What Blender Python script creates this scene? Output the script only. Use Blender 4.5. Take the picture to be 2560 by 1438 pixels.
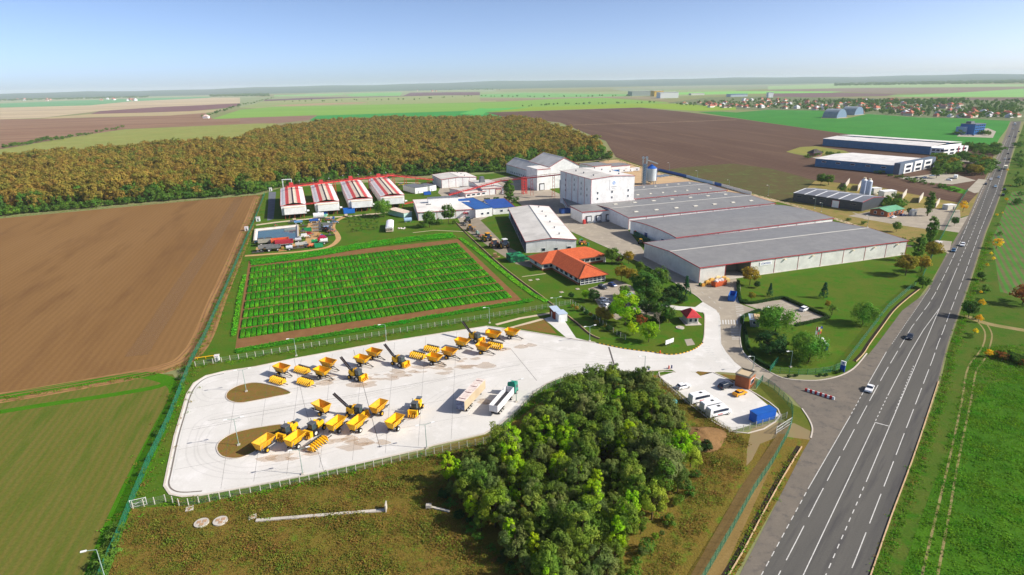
import bpy, bmesh, math, random
import numpy as np
from mathutils import Vector, Matrix
random.seed(7); rng = np.random.default_rng(7)
S = bpy.context.scene
for o in list(bpy.data.objects): bpy.data.objects.remove(o)

# ------------------------------------------------------------------ camera, sky, sun, exposure
PW, PH, FOC, CH = 2560.0, 1438.0, 1492.0, 84.0          # picture size the survey was made at, focal length in its pixels, camera height
HL, HR = 234.0, 185.0                                    # horizon at the picture's two edges
ROLL = math.atan((HL-HR)/PW)
PITCH = math.atan((PH/2-(HL+HR)/2)*math.cos(ROLL)/FOC)
cd = bpy.data.cameras.new("camera"); cam = bpy.data.objects.new("camera", cd); S.collection.objects.link(cam)
cd.sensor_fit = 'HORIZONTAL'; cd.sensor_width = 36.0; cd.lens = 36.0*FOC/PW
cd.clip_start = 1.0; cd.clip_end = 60000.0
cam.matrix_world = Matrix.Translation((0, 0, CH)) @ Matrix.Rotation(math.pi/2-PITCH, 4, 'X') @ Matrix.Rotation(-ROLL, 4, 'Z')
S.camera = cam
HAZE_D = 0.000045
SUN_EL, SUN_DIR = 34.0, -10.0                             # degrees; direction measured from +x (picture right) in the ground plane
W = bpy.data.worlds.new("World"); S.world = W; W.use_nodes = True
nt = W.node_tree; nt.nodes.clear()
sky = nt.nodes.new('ShaderNodeTexSky'); sky.sky_type = 'NISHITA'; sky.sun_disc = False
sky.sun_elevation = math.radians(SUN_EL); sky.sun_rotation = math.radians(90.0-SUN_DIR)
sky.altitude = 80; sky.air_density = 0.35; sky.dust_density = 1.0; sky.ozone_density = 1.0
bg = nt.nodes.new('ShaderNodeBackground'); bg.inputs[1].default_value = 0.15
wo = nt.nodes.new('ShaderNodeOutputWorld'); nt.links.new(sky.outputs[0], bg.inputs[0]); nt.links.new(bg.outputs[0], wo.inputs[0])
sl = bpy.data.lights.new("sun", 'SUN'); sl.energy = 4.5; sl.angle = math.radians(0.55); sl.color = (1.0, 0.945, 0.85)
so = bpy.data.objects.new("sun", sl); S.collection.objects.link(so)
_sd = Vector((math.cos(math.radians(SUN_DIR))*math.cos(math.radians(SUN_EL)), math.sin(math.radians(SUN_DIR))*math.cos(math.radians(SUN_EL)), math.sin(math.radians(SUN_EL))))
so.rotation_euler = _sd.to_track_quat('Z', 'Y').to_euler(); so.location = (60, 0, 150)
S.view_settings.view_transform = 'Standard'; S.view_settings.look = 'None'; S.view_settings.exposure = 0.48; S.view_settings.gamma = 1.0
S.view_settings.use_curve_mapping = False
S.render.engine = 'CYCLES'; S.cycles.max_bounces = 5; S.cycles.diffuse_bounces = 3; S.cycles.glossy_bounces = 2
S.cycles.transmission_bounces = 3; S.cycles.transparent_max_bounces = 10; S.cycles.volume_bounces = 1
S.cycles.use_denoising = True; S.cycles.use_fast_gi = False
S.cycles.sample_clamp_indirect = 4.0

# ------------------------------------------------------------------ survey helpers: picture sight lines cut with the ground
_HX = [0, 640, 1240, 1840, 2560]; _HB = [-3, 4.7, 13, 6.8, -3]
def sight(px, py):
    if py < 420: py = py+np.interp(px, _HX, _HB)*min(1.0, (420-py)/215.0)
    x, y = (px-PW/2)/FOC, -(py-PH/2)/FOC
    c, s = math.cos(ROLL), math.sin(ROLL); xr, yr = x*c+y*s, -x*s+y*c
    cp, sp = math.cos(PITCH), math.sin(PITCH)
    return xr, cp+yr*sp, -sp+yr*cp
def G(px, py, z=0.0):
    d = sight(px, py); t = (z-CH)/min(d[2], -0.0052)
    return Vector((d[0]*t, d[1]*t, z))
def GS(pts, z=0.0): return [G(a, b, z) for a, b in pts]
def zoomed(ox, oy, s, pts): return [(ox+a/s, oy+b/s) for a, b in pts]
def lin(r, g, b):
    f = lambda c: ((c/255)/12.92 if c/255 <= 0.04045 else ((c/255+0.055)/1.055)**2.4)
    return (f(r), f(g), f(b), 1.0)

# ------------------------------------------------------------------ materials
MATS = {}
def mat(name, c1, c2=None, scale=1.0, rough=0.85, c3=None, fine=None, bump=0.0, bscale=None, metal=0.0, rows=None, stretch=None, spec=0.3, var=0.0, trans=0.0, vary_obj=0.0):
    """c1..c3: sRGB 0-255; patches at `scale` metres, fine grain, optional rows=(angle deg, spacing m, strength, colour)."""
    if name in MATS: return MATS[name]
    m = bpy.data.materials.new(name); m.use_nodes = True; t = m.node_tree; N, L = t.nodes, t.links
    b = N['Principled BSDF']; b.inputs['Roughness'].default_value = rough; b.inputs['Metallic'].default_value = metal
    b.inputs['Specular IOR Level'].default_value = spec if rough < .84 else .04
    geo = N.new('ShaderNodeNewGeometry'); pos = geo.outputs['Position']
    def noise(sc, detail=4, vec=None, r=0.6):
        n = N.new('ShaderNodeTexNoise'); n.inputs['Scale'].default_value = sc; n.inputs['Detail'].default_value = detail; n.inputs['Roughness'].default_value = r
        L.new(vec or pos, n.inputs['Vector']); return n.outputs['Fac']
    def mix(fac, a, bb, mode='MIX'):
        x = N.new('ShaderNodeMix'); x.data_type = 'RGBA'; x.blend_type = mode
        if isinstance(fac, float): x.inputs[0].default_value = fac
        else: L.new(fac, x.inputs[0])
        for i, v in ((6, a), (7, bb)):
            if isinstance(v, tuple): x.inputs[i].default_value = v
            else: L.new(v, x.inputs[i])
        return x.outputs[2]
    def ramp(v, lo, hi):
        r = N.new('ShaderNodeMapRange'); r.inputs[1].default_value = lo; r.inputs[2].default_value = hi; L.new(v, r.inputs[0]); return r.outputs[0]
    vec = pos
    if stretch:                       # (angle, along, across): pattern drawn out along a direction
        mp = N.new('ShaderNodeMapping'); mp.vector_type = 'TEXTURE'; mp.inputs['Rotation'].default_value = (0, 0, math.radians(stretch[0])); mp.inputs['Scale'].default_value = (stretch[1], stretch[2], 1)
        L.new(pos, mp.inputs[0]); vec = mp.outputs[0]
    col = lin(*c1)
    if c2: col = mix(ramp(noise(1.0/scale, 5, vec), .36, .64), lin(*c1), lin(*c2))
    if c3: col = mix(ramp(noise(2.7/scale, 4, vec, .65), .52, .68), col, lin(*c3))
    if rows:
        ang, sp, st, rc = rows
        mp = N.new('ShaderNodeMapping'); mp.inputs['Rotation'].default_value = (0, 0, -math.radians(ang)); L.new(pos, mp.inputs[0])
        w = N.new('ShaderNodeTexWave'); w.wave_type = 'BANDS'; w.bands_direction = 'Y'; w.inputs['Scale'].default_value = 0.314/sp
        w.inputs['Distortion'].default_value = .7; w.inputs['Detail'].default_value = 2; w.inputs['Detail Scale'].default_value = 1.5
        L.new(mp.outputs[0], w.inputs[0])
        mm = N.new('ShaderNodeMath'); mm.operation = 'MULTIPLY'; mm.inputs[1].default_value = st; L.new(w.outputs['Fac'], mm.inputs[0])
        col = mix(mm.outputs[0], col, lin(*rc))
    if fine:                          # (size m, amount)
        fn = noise(1.0/fine[0], 3)
        r = N.new('ShaderNodeMapRange'); r.inputs[1].default_value = .25; r.inputs[2].default_value = .75; r.inputs[3].default_value = 1-fine[1]; r.inputs[4].default_value = 1+fine[1]; L.new(fn, r.inputs[0])
        h = N.new('ShaderNodeHueSaturation'); L.new(r.outputs[0], h.inputs['Value'])
        if isinstance(col, tuple): h.inputs['Color'].default_value = col
        else: L.new(col, h.inputs['Color'])
        col = h.outputs[0]
    if vary_obj:
        oi = N.new('ShaderNodeObjectInfo'); h = N.new('ShaderNodeHueSaturation')
        r = N.new('ShaderNodeMapRange'); r.inputs[3].default_value = 1-vary_obj; r.inputs[4].default_value = 1+vary_obj; L.new(oi.outputs['Random'], r.inputs[0]); L.new(r.outputs[0], h.inputs['Value'])
        if isinstance(col, tuple): h.inputs['Color'].default_value = col
        else: L.new(col, h.inputs['Color'])
        col = h.outputs[0]
    if isinstance(col, tuple): b.inputs['Base Color'].default_value = col
    else: L.new(col, b.inputs['Base Color'])
    if bump:
        bn = N.new('ShaderNodeBump'); bn.inputs['Strength'].default_value = 1.0; bn.inputs['Distance'].default_value = bump
        L.new(noise(1.0/(bscale or (fine[0] if fine else scale)), 3), bn.inputs['Height']); L.new(bn.outputs[0], b.inputs['Normal'])
    MATS[name] = m
    return m
def ribbed(name, c, spacing, depth, ang=None, c2=None, scale=4.0, rough=0.5, axis='X'):
    """profiled sheet metal: ribs from a wave bump along the object's own x (or y) axis"""
    if name in MATS: return MATS[name]
    m = mat(name, c, c2 or tuple(int(v*.93) for v in c), scale, rough, fine=(.8, .05)); t = m.node_tree; N, L = t.nodes, t.links
    tc = N.new('ShaderNodeTexCoord'); w = N.new('ShaderNodeTexWave'); w.wave_type = 'BANDS'; w.bands_direction = axis; w.inputs['Scale'].default_value = 0.314/spacing
    L.new(tc.outputs['Object'], w.inputs[0]); b = N.new('ShaderNodeBump'); b.inputs['Distance'].default_value = depth; L.new(w.outputs['Fac'], b.inputs['Height'])
    L.new(b.outputs[0], N['Principled BSDF'].inputs['Normal'])
    bi = N['Principled BSDF'].inputs['Base Color']; src = bi.links[0].from_socket; hs = N.new('ShaderNodeHueSaturation'); mr = N.new('ShaderNodeMapRange'); mr.inputs[3].default_value = .93 if sum(c) > 600 else .88; mr.inputs[4].default_value = 1.03
    L.new(w.outputs['Fac'], mr.inputs[0]); L.new(mr.outputs[0], hs.inputs['Value']); L.new(src, hs.inputs['Color'])
    nz = N.new('ShaderNodeTexNoise'); nz.inputs['Scale'].default_value = .35; nz.inputs['Detail'].default_value = 6; L.new(tc.outputs['Object'], nz.inputs['Vector']); h2 = N.new('ShaderNodeHueSaturation'); m2 = N.new('ShaderNodeMapRange'); m2.inputs[1].default_value = .35; m2.inputs[2].default_value = .7; lo_ = .965 if sum(c) > 600 else .9; m2.inputs[3].default_value = 1.02; m2.inputs[4].default_value = lo_
    L.new(nz.outputs[0], m2.inputs[0]); L.new(m2.outputs[0], h2.inputs['Value']); L.new(hs.outputs[0], h2.inputs['Color']); L.new(h2.outputs[0], bi)
    return m
def mesh_screen(name, c, cover):
    """woven wire: part of the light passes straight through"""
    m = mat(name, c, None, rough=.6); t = m.node_tree; N, L = t.nodes, t.links
    tr = N.new('ShaderNodeBsdfTransparent'); mx = N.new('ShaderNodeMixShader'); mx.inputs[0].default_value = cover
    L.new(tr.outputs[0], mx.inputs[1]); L.new(N['Principled BSDF'].outputs[0], mx.inputs[2]); L.new(mx.outputs[0], N['Material Output'].inputs[0]); return m
def leafmat(name, c1, c2, c3=None, tr=0.3, vo=0.22):
    if name in MATS: return MATS[name]
    m = mat(name, c1, c2, 3.0, .7, c3=c3, fine=(.5, .18), vary_obj=vo, spec=.15); t = m.node_tree; N, L = t.nodes, t.links
    b = N['Principled BSDF']; tl = N.new('ShaderNodeBsdfTranslucent'); mx = N.new('ShaderNodeMixShader'); mx.inputs[0].default_value = tr
    L.new(b.inputs['Base Color'].links[0].from_socket, tl.inputs[0]); L.new(b.outputs[0], mx.inputs[1]); L.new(tl.outputs[0], mx.inputs[2]); L.new(mx.outputs[0], N['Material Output'].inputs[0]); return m

# ------------------------------------------------------------------ mesh helpers
COL = S.collection
def tag(o, label=None, cat=None, group=None, kind=None):
    if label: o['label'] = label
    if cat: o['category'] = cat
    if group: o['group'] = group
    if kind: o['kind'] = kind
    return o
def empty(name, loc=(0, 0, 0), rz=0.0, label=None, cat=None, group=None):
    o = bpy.data.objects.new(name, None); COL.objects.link(o); o.location = loc; o.rotation_euler = (0, 0, rz); o.empty_display_size = .3
    return tag(o, label, cat, group)
class MB:
    def __init__(s): s.v = []; s.f = []; s.mi = []; s.cur = 0
    def add(s, vs, fs):
        n = len(s.v); s.v += [tuple(v) for v in vs]; s.f += [tuple(i+n for i in f) for f in fs]; s.mi += [s.cur]*len(fs); return s
    def box(s, cx, cy, cz, dx, dy, dz, rz=0.0, taper=None, ry=0.0, rx=0.0):
        """centre x,y and bottom z; taper scales the top (tx,ty)"""
        tx, ty = taper or (1, 1); vs = []
        for k, (sx, sy) in enumerate(((-1, -1), (1, -1), (1, 1), (-1, 1))): vs.append(Vector((sx*dx/2, sy*dy/2, 0)))
        for sx, sy in ((-1, -1), (1, -1), (1, 1), (-1, 1)): vs.append(Vector((sx*dx/2*tx, sy*dy/2*ty, dz)))
        M = Matrix.Rotation(rz, 3, 'Z') @ Matrix.Rotation(ry, 3, 'Y') @ Matrix.Rotation(rx, 3, 'X')
        vs = [M @ v+Vector((cx, cy, cz)) for v in vs]
        return s.add(vs, [(0, 3, 2, 1), (4, 5, 6, 7), (0, 1, 5, 4), (1, 2, 6, 5), (2, 3, 7, 6), (3, 0, 4, 7)])
    def bar(s, a, b, w, h=None, up=(0, 0, 1)):
        a, b = Vector(a), Vector(b); d = (b-a); h = h or w
        if d.length < 1e-6: return s
        d.normalize(); u = Vector(up)
        if abs(d.dot(u)) > .98: u = Vector((1, 0, 0))
        x = d.cross(u).normalized()*w/2; y = x.cross(d).normalized()*h/2
        vs = [a-x-y, a+x-y, a+x+y, a-x+y, b-x-y, b+x-y, b+x+y, b-x+y]
        return s.add(vs, [(0, 3, 2, 1), (4, 5, 6, 7), (0, 1, 5, 4), (1, 2, 6, 5), (2, 3, 7, 6), (3, 0, 4, 7)])
    def tube(s, a, b, r0, r1=None, n=8, caps=True):
        a, b = Vector(a), Vector(b); r1 = r0 if r1 is None else r1; d = (b-a).normalized(); u = Vector((0, 0, 1)) if abs(d.z) < .95 else Vector((1, 0, 0))
        x = d.cross(u).normalized(); y = d.cross(x)
        vs = [a+(x*math.cos(2*math.pi*i/n)+y*math.sin(2*math.pi*i/n))*r0 for i in range(n)]+[b+(x*math.cos(2*math.pi*i/n)+y*math.sin(2*math.pi*i/n))*r1 for i in range(n)]
        fs = [(i, (i+1) % n, n+(i+1) % n, n+i) for i in range(n)]
        if caps: fs += [tuple(range(n-1, -1, -1)), tuple(range(n, 2*n))]
        return s.add(vs, fs)
    def prism(s, pts, z0, z1):
        """closed outline (x,y) counter-clockwise"""
        n = len(pts); vs = [(p[0], p[1], z0) for p in pts]+[(p[0], p[1], z1) for p in pts]
        return s.add(vs, [tuple(range(n-1, -1, -1)), tuple(range(n, 2*n))]+[(i, (i+1) % n, n+(i+1) % n, n+i) for i in range(n)])
    def slab(s, quad, t):
        """four points (top, counter-clockwise from above) thickened downward by t"""
        q = [Vector(p) for p in quad]; d = Vector((0, 0, -t)); n = len(q)
        return s.add(q+[p+d for p in q], [tuple(range(n)), tuple(range(2*n-1, n-1, -1))]+[(i, n+i, n+(i+1) % n, (i+1) % n) for i in range(n)])
    def dome(s, cx, cy, cz, r, rz, n=10, m=4):
        vs = []; fs = []
        for j in range(m):
            a = math.pi/2*j/m
            for i in range(n): vs.append((cx+r*math.cos(a)*math.cos(2*math.pi*i/n), cy+r*math.cos(a)*math.sin(2*math.pi*i/n), cz+rz*math.sin(a)))
        vs.append((cx, cy, cz+rz))
        for j in range(m-1):
            for i in range(n): fs.append((j*n+i, j*n+(i+1) % n, (j+1)*n+(i+1) % n, (j+1)*n+i))
        for i in range(n): fs.append(((m-1)*n+i, (m-1)*n+(i+1) % n, m*n))
        return s.add(vs, fs)
    def mesh(s, name, *mats, smooth=False):
        me = bpy.data.meshes.new(name); me.from_pydata(s.v, [], s.f)
        for m in mats: me.materials.append(m)
        if len(mats) > 1: me.polygons.foreach_set('material_index', s.mi)
        if smooth: me.polygons.foreach_set('use_smooth', [True]*len(me.polygons))
        me.update(); return me
    def build(s, name, mats, parent=None, loc=None, rz=0.0, smooth=False, **kw):
        mats = mats if isinstance(mats, (list, tuple)) else [mats]
        return put(name, s.mesh(name, *mats, smooth=smooth), parent, loc, rz, **kw)
def put(name, me, parent=None, loc=None, rz=0.0, label=None, cat=None, group=None, kind=None):
    o = bpy.data.objects.new(name, me); COL.objects.link(o)
    if parent is not None: o.parent = parent
    if loc is not None: o.location = loc
    if rz: o.rotation_euler = (0, 0, rz)
    return tag(o, label, cat, group, kind)
def copy_tree(o, loc=None, rz=None, label=None, group=None, scale=None, parent=None):
    c = o.copy(); COL.objects.link(c); c.parent = parent
    if loc is not None: c.location = loc
    if rz is not None: c.rotation_euler = (0, 0, rz)
    if scale is not None: c.scale = scale if isinstance(scale, (tuple, list)) else (scale,)*3
    if label: c['label'] = label
    if group: c['group'] = group
    for ch in list(o.children): copy_tree(ch, parent=c)
    return c
def sheet(name, pts, m, z, label=None, cat=None, kind='structure', parent=None):
    """flat ground patch from a world outline"""
    me = bpy.data.meshes.new(name); bm = bmesh.new()
    vs = [bm.verts.new((p[0], p[1], z)) for p in pts]; bm.faces.new(vs); bmesh.ops.triangulate(bm, faces=bm.faces[:]); bm.normal_update()
    if sum(f.normal.z for f in bm.faces) < 0: bmesh.ops.reverse_faces(bm, faces=bm.faces[:])
    bm.to_mesh(me); bm.free(); me.materials.append(m)
    return put(name, me, parent, label=label, cat=cat, kind=kind if parent is None else None)
def curve(pts, n=6, closed=True):
    """Catmull-Rom through points"""
    P = [Vector((p[0], p[1])) for p in pts]; out = []; N = len(P)
    for i in range(N if closed else N-1):
        p0, p1, p2, p3 = (P[(i-1) % N], P[i], P[(i+1) % N], P[(i+2) % N]) if closed else (P[max(i-1, 0)], P[i], P[i+1], P[min(i+2, N-1)])
        for k in range(n):
            t = k/n; out.append(0.5*((2*p1)+(-p0+p2)*t+(2*p0-5*p1+4*p2-p3)*t*t+(-p0+3*p1-3*p2+p3)*t**3))
    if not closed: out.append(P[-1])
    return [(p.x, p.y) for p in out]
def ribbon(mb, pts, w, z, dash=None, phase=0.0):
    """flat stripe along a world polyline; dash=(on,off)"""
    P = [Vector((p[0], p[1])) for p in pts]
    def quad(a, b):
        d = b-a
        if d.length < 1e-4: return
        n = Vector((-d.y, d.x)).normalized()*w/2
        mb.add([(a-n).to_3d()+Vector((0, 0, z)), (b-n).to_3d()+Vector((0, 0, z)), (b+n).to_3d()+Vector((0, 0, z)), (a+n).to_3d()+Vector((0, 0, z))], [(0, 1, 2, 3)])
    if not dash:
        n = len(P); off = []
        for i in range(n):
            d = (P[min(i+1, n-1)]-P[max(i-1, 0)]); off.append(Vector((-d.y, d.x)).normalized()*w/2)
        vs = [(P[i]-off[i]).to_3d()+Vector((0, 0, z)) for i in range(n)]+[(P[i]+off[i]).to_3d()+Vector((0, 0, z)) for i in range(n)]
        mb.add(vs, [(i, i+1, n+i+1, n+i) for i in range(n-1)]); return mb
    on, off = dash; pos = -phase; s = 0.0
    for i in range(len(P)-1):
        a, b = P[i], P[i+1]; l = (b-a).length; d = (b-a)/max(l, 1e-9)
        k = math.floor((s+phase)/(on+off))-1
        while True:
            t0 = k*(on+off)-phase; t1 = t0+on
            if t0 > s+l: break
            u0, u1 = max(t0, s), min(t1, s+l)
            if u1 > u0+.02: quad(a+d*(u0-s), a+d*(u1-s))
            k += 1
        s += l
    return mb
def kerb(name, pts, w, h, m, closed=False, **kw):
    """raised kerb strip along a polyline"""
    P = [Vector((p[0], p[1])) for p in pts]; n = len(P); vs = []; fs = []
    for i in range(n):
        a = P[(i-1) % n] if closed else P[max(i-1, 0)]; b = P[(i+1) % n] if closed else P[min(i+1, n-1)]
        d = b-a; o = Vector((-d.y, d.x)).normalized()*w/2
        for q, z in ((P[i]-o, -.05), (P[i]-o, h), (P[i]+o, h), (P[i]+o, -.05)): vs.append((q.x, q.y, z))
    for i in range(n if closed else n-1):
        j = (i+1) % n
        for k in range(3): fs.append((i*4+k, j*4+k, j*4+k+1, i*4+k+1))
    mb = MB(); mb.add(vs, fs); return mb.build(name, m, **kw)
def resample(pts, step):
    P = [Vector((p[0], p[1])) for p in pts]; out = [P[0]]; acc = 0.0
    for i in range(len(P)-1):
        a, b = P[i], P[i+1]; l = (b-a).length; t = step-acc
        while t <= l: out.append(a+(b-a)*(t/l)); t += step
        acc = (acc+l) % step
    return out
def inside(p, poly):
    x, y = p[0], p[1]; c = False; j = len(poly)-1
    for i in range(len(poly)):
        xi, yi = poly[i][0], poly[i][1]; xj, yj = poly[j][0], poly[j][1]
        if (yi > y) != (yj > y) and x < (xj-xi)*(y-yi)/(yj-yi)+xi: c = not c
        j = i
    return c
# ================================================================== ground, fields, roads
Z1 = lambda *p: zoomed(0, 180, 3.994, p)
Z2 = lambda *p: zoomed(600, 180, 3.994, p)
Z3 = lambda *p: zoomed(1200, 180, 3.994, p)
Z4 = lambda *p: zoomed(1920, 180, 3.994, p)
_gm = mat('meadow', (112, 118, 58), (128, 112, 66), 60, .95, c3=(96, 112, 48), fine=(3.0, .16), bump=.15, bscale=1.5)
R = 26000.0
sheet('ground', [(-R, -600), (R, -600), (R, R), (-R, R)], mat('plain', (124, 132, 84), (140, 130, 96), 420, .95, c3=(120, 142, 88), fine=(9, .08), stretch=(8, 4, 1)), 0.0, label='wide farming plain reaching to the horizon', cat='ground')
# low rise on the horizon
mb = MB(); n = 60; prof = []
for i in range(n+1):
    px = -500+3600*i/n; g = sight(px, np.interp(px, _HX, [234, 221.7, 210, 198.8, 185])+2); a = math.atan2(g[0], g[1]); D = 17500.0
    hh = max(40.0, 84+(np.interp(px, _HX, [0, 3, 7, 4, 1])-1.0)/FOC*D*1.0+10*math.sin(px*.011)+7*math.sin(px*.031+1))
    prof.append((math.sin(a), math.cos(a), hh))
for k, (D, f) in enumerate(((11000, 0.0), (14000, .38), (17500, 1.0), (21000, .2))):
    for s, c, hh in prof: mb.v.append((s*D, c*D, hh*f-.5))
for k in range(3):
    for i in range(n): mb.f.append((k*(n+1)+i, k*(n+1)+i+1, (k+1)*(n+1)+i+1, (k+1)*(n+1)+i)); mb.mi.append(0)
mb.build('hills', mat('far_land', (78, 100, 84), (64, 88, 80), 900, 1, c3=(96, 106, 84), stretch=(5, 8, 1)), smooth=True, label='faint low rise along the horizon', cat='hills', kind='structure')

_fz = [0.03]
def field(pts, c1, c2=None, label='', far=True, rows=None, c3=None, scale=None, fine=None, z=None, bump=0, name='field', stretch=None):
    g = GS(pts)
    if z is None: _fz[0] += .004; z = _fz[0]
    D = sum(p.length for p in g)/len(g)
    m = mat('soil_'+str(len(MATS)), c1, c2 or tuple(max(0, int(v*.93)) for v in c1), scale or max(8, D*.045), .95, c3=c3, fine=fine or (max(.5, D*.004), .09), rows=rows, bump=bump, stretch=stretch)
    return sheet(name, g, m, z, label=label, cat='field')
TAN, OLV, BRN = (170, 152, 124), (132, 138, 72), (130, 100, 80)
# --- far left
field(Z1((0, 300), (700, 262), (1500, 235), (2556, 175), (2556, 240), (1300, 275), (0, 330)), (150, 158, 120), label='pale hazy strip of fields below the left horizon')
field(Z1((0, 325), (700, 290), (1300, 265), (2100, 235), (2100, 247), (1300, 292), (900, 335), (0, 365)), (104, 158, 108), label='long blue green field strip, farthest left')
field(Z1((0, 365), (900, 335), (1300, 292), (2100, 247), (2556, 240), (2556, 290), (2200, 312), (1500, 360), (1000, 390), (400, 465), (0, 480)), TAN, (190, 172, 142), label='pale tan stubble field at far left', stretch=(14, 9, 1), c3=(196, 184, 140))
field(Z1((1000, 390), (1600, 345), (2420, 300), (2330, 340), (1900, 385), (1400, 405), (900, 422)), (124, 92, 92), label='narrow purple brown ploughed strip at far left')
field(Z1((400, 465), (900, 422), (1400, 405), (1900, 385), (2300, 358), (2050, 402), (1700, 430), (1000, 450), (500, 470)), (166, 152, 118), (176, 158, 116), label='thin olive tan strip above the brown field')
field(Z1((0, 480), (500, 470), (1700, 430), (2050, 402), (2100, 440), (2130, 465), (2556, 447), (2760, 430), (2900, 460), (2690, 495), (2556, 505), (1250, 570), (700, 652), (0, 775)), BRN, (140, 112, 90), label='broad brown field with pale bands at left', stretch=(16, 10, 1), c3=(158, 126, 102))
field(Z1((1250, 572), (2556, 507), (2750, 500), (2780, 540), (2556, 640), (2000, 720), (1300, 790), (300, 830), (0, 850), (0, 778), (700, 654)), OLV, (142, 142, 78), label='olive green field behind the autumn wood', c3=(140, 152, 84))
# --- far centre
field(Z2((0, 240), (240, 235), (1100, 140), (2556, 95), (2556, 190), (1100, 230), (240, 275), (0, 345)), (142, 152, 112), label='grey green strips of plain below the village on the horizon', stretch=(6, 9, 1))
field(Z2((240, 262), (700, 235), (1100, 225), (1630, 205), (1700, 170), (2556, 150), (2556, 186), (2000, 195), (1100, 232), (240, 277)), (112, 86, 92), label='dark purple ploughed strip in the far centre')
field(Z2((1040, 196), (1200, 182), (1620, 168), (1600, 205), (1120, 216)), (124, 176, 104), label='small light green field amid the purple strip')
field(Z2((340, 215), (1040, 188), (1040, 196), (900, 212), (340, 226)), (134, 180, 108), label='thin light green strip left of the purple field')
field(Z2((0, 345), (240, 277), (1100, 232), (2000, 197), (2556, 186), (2556, 255), (250, 350)), (136, 152, 96), (150, 150, 104), label='grass strip with lone bushes behind the light green field', stretch=(6, 9, 1))
field(Z2((300, 320), (800, 290), (1300, 272), (1200, 290), (500, 325)), (168, 146, 112), label='pale bare patch in the far grass strip')
field([(530, 296), (600, 272), (680, 264), (1240, 245), (1430, 236), (1500, 235.5), (1680, 250), (1640, 252), (1240, 268), (1212, 270), (790, 285)], (126, 162, 74), (118, 156, 70), label='wide light green field across the centre', stretch=(6, 9, 1))
field([(774, 297), (793, 285), (1212, 267), (1245, 268), (1300, 290), (1200, 300), (900, 305), (820, 306)], (58, 138, 66), (64, 144, 68), label='blue green crop strip just behind the wood')
field([(600, 292.5), (793, 284), (772, 297), (690, 306), (600, 306.5)], (140, 112, 96), label='brown wedge of soil left of the blue green strip')
# --- right, far
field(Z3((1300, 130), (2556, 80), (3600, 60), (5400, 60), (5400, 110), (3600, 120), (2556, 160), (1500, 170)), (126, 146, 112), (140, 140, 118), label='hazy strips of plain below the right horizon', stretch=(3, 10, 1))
field(Z3((0, 150), (1200, 160), (2000, 150), (2556, 150), (2556, 200), (2000, 215), (0, 222)), (128, 156, 100), (146, 152, 108), label='mixed grass strips in the right middle distance', stretch=(3, 9, 1))
field(Z3((0, 180), (450, 165), (1300, 185), (1700, 195), (1500, 210), (600, 215), (0, 210)), (120, 170, 100), label='green strip with a hedge line in the far middle')
field(Z3((0, 215), (600, 218), (1500, 212), (1750, 215), (1900, 260), (1400, 225), (900, 226), (0, 250)), (148, 138, 110), label='brownish fallow strip behind the light green field')
field(Z3((1940, 175), (2600, 168), (3640, 185), (3500, 196), (2600, 196), (1960, 198)), (132, 190, 98), label='long bright green strip above the village')
field(Z4((0, 195), (700, 196), (1300, 215), (1180, 235), (500, 240), (0, 235)), (122, 100, 98), label='purple brown strip above the village')
field(Z4((0, 120), (640, 105), (2556, 134), (2556, 158), (760, 150), (0, 155)), (150, 176, 122), label='pale green strip below the far woods')
field(Z4((0, 157), (760, 150), (2556, 160), (2556, 180), (1800, 215), (1300, 213), (740, 186), (0, 165)), (136, 124, 108), label='grey brown strip at far right')
field(Z4((1180, 236), (1800, 216), (2556, 178), (2556, 262), (1700, 248), (1400, 246)), (134, 178, 104), (120, 168, 96), label='light green strips at far right', stretch=(-4, 9, 1))
field(Z4((1600, 262), (2556, 264), (2556, 300), (2000, 300), (1700, 290)), (122, 106, 96), label='brown strip behind the village at far right')
field(Z4((0, 225), (900, 255), (1400, 262), (2000, 285), (2556, 300), (2556, 345), (2556, 500), (2430, 500), (1950, 470), (1500, 460), (1000, 420), (600, 388), (0, 368), (-900, 330), (-1000, 280), (-600, 230)), (96, 112, 72), (112, 118, 84), label='green ground of the village', c3=(150, 146, 124), scale=40)
field(Z3((30, 350), (500, 315), (1500, 287), (1940, 290), (2556, 335), (2556, 362), (2160, 370), (1600, 327), (60, 367)), (134, 160, 58), (128, 154, 54), label='yellow green strip behind the dark ploughed field')
field(Z3((0, 325), (60, 330), (500, 317), (60, 367), (30, 395), (-60, 395), (-200, 385)), (92, 172, 84), label='green corner behind the end of the wood')
field([(1745, 275), (1800, 274), (1840, 277), (1920, 271), (2047, 274), (2070, 277), (2055, 290), (2052, 294), (2115, 295), (2170, 284), (2300, 294), (2410, 297), (2526, 304), (2516, 325), (2500, 345), (2488, 366), (2345, 362), (2130, 336), (1918, 304), (1840, 291), (1762, 278)], (58, 124, 50), (66, 134, 54), label='large bright green crop field before the village', c3=(72, 130, 52), rows=(62, 6.0, .14, (64, 116, 52)))
PLOUGH = [(1216, 273), (1400, 268), (1600, 262.5), (1722, 276), (1838, 291.5), (1918, 304.5), (2130, 336.5), (2345, 362.5), (2488, 366.5), (2480, 410), (2445, 483), (2418, 511), (2345, 498), (2245, 478), (2178, 463), (2080, 456), (2038, 452), (1975, 434), (1920, 421), (1830, 409), (1700, 420), (1640, 428), (1540, 392), (1515, 350), (1400, 300), (1260, 285)]
field(PLOUGH, (95, 74, 62), (106, 85, 71), label='large dark brown ploughed field right of the wood', c3=(114, 92, 75), rows=(101, 6.0, .4, (76, 56, 46)), scale=60, stretch=(101, 9, 1))
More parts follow.
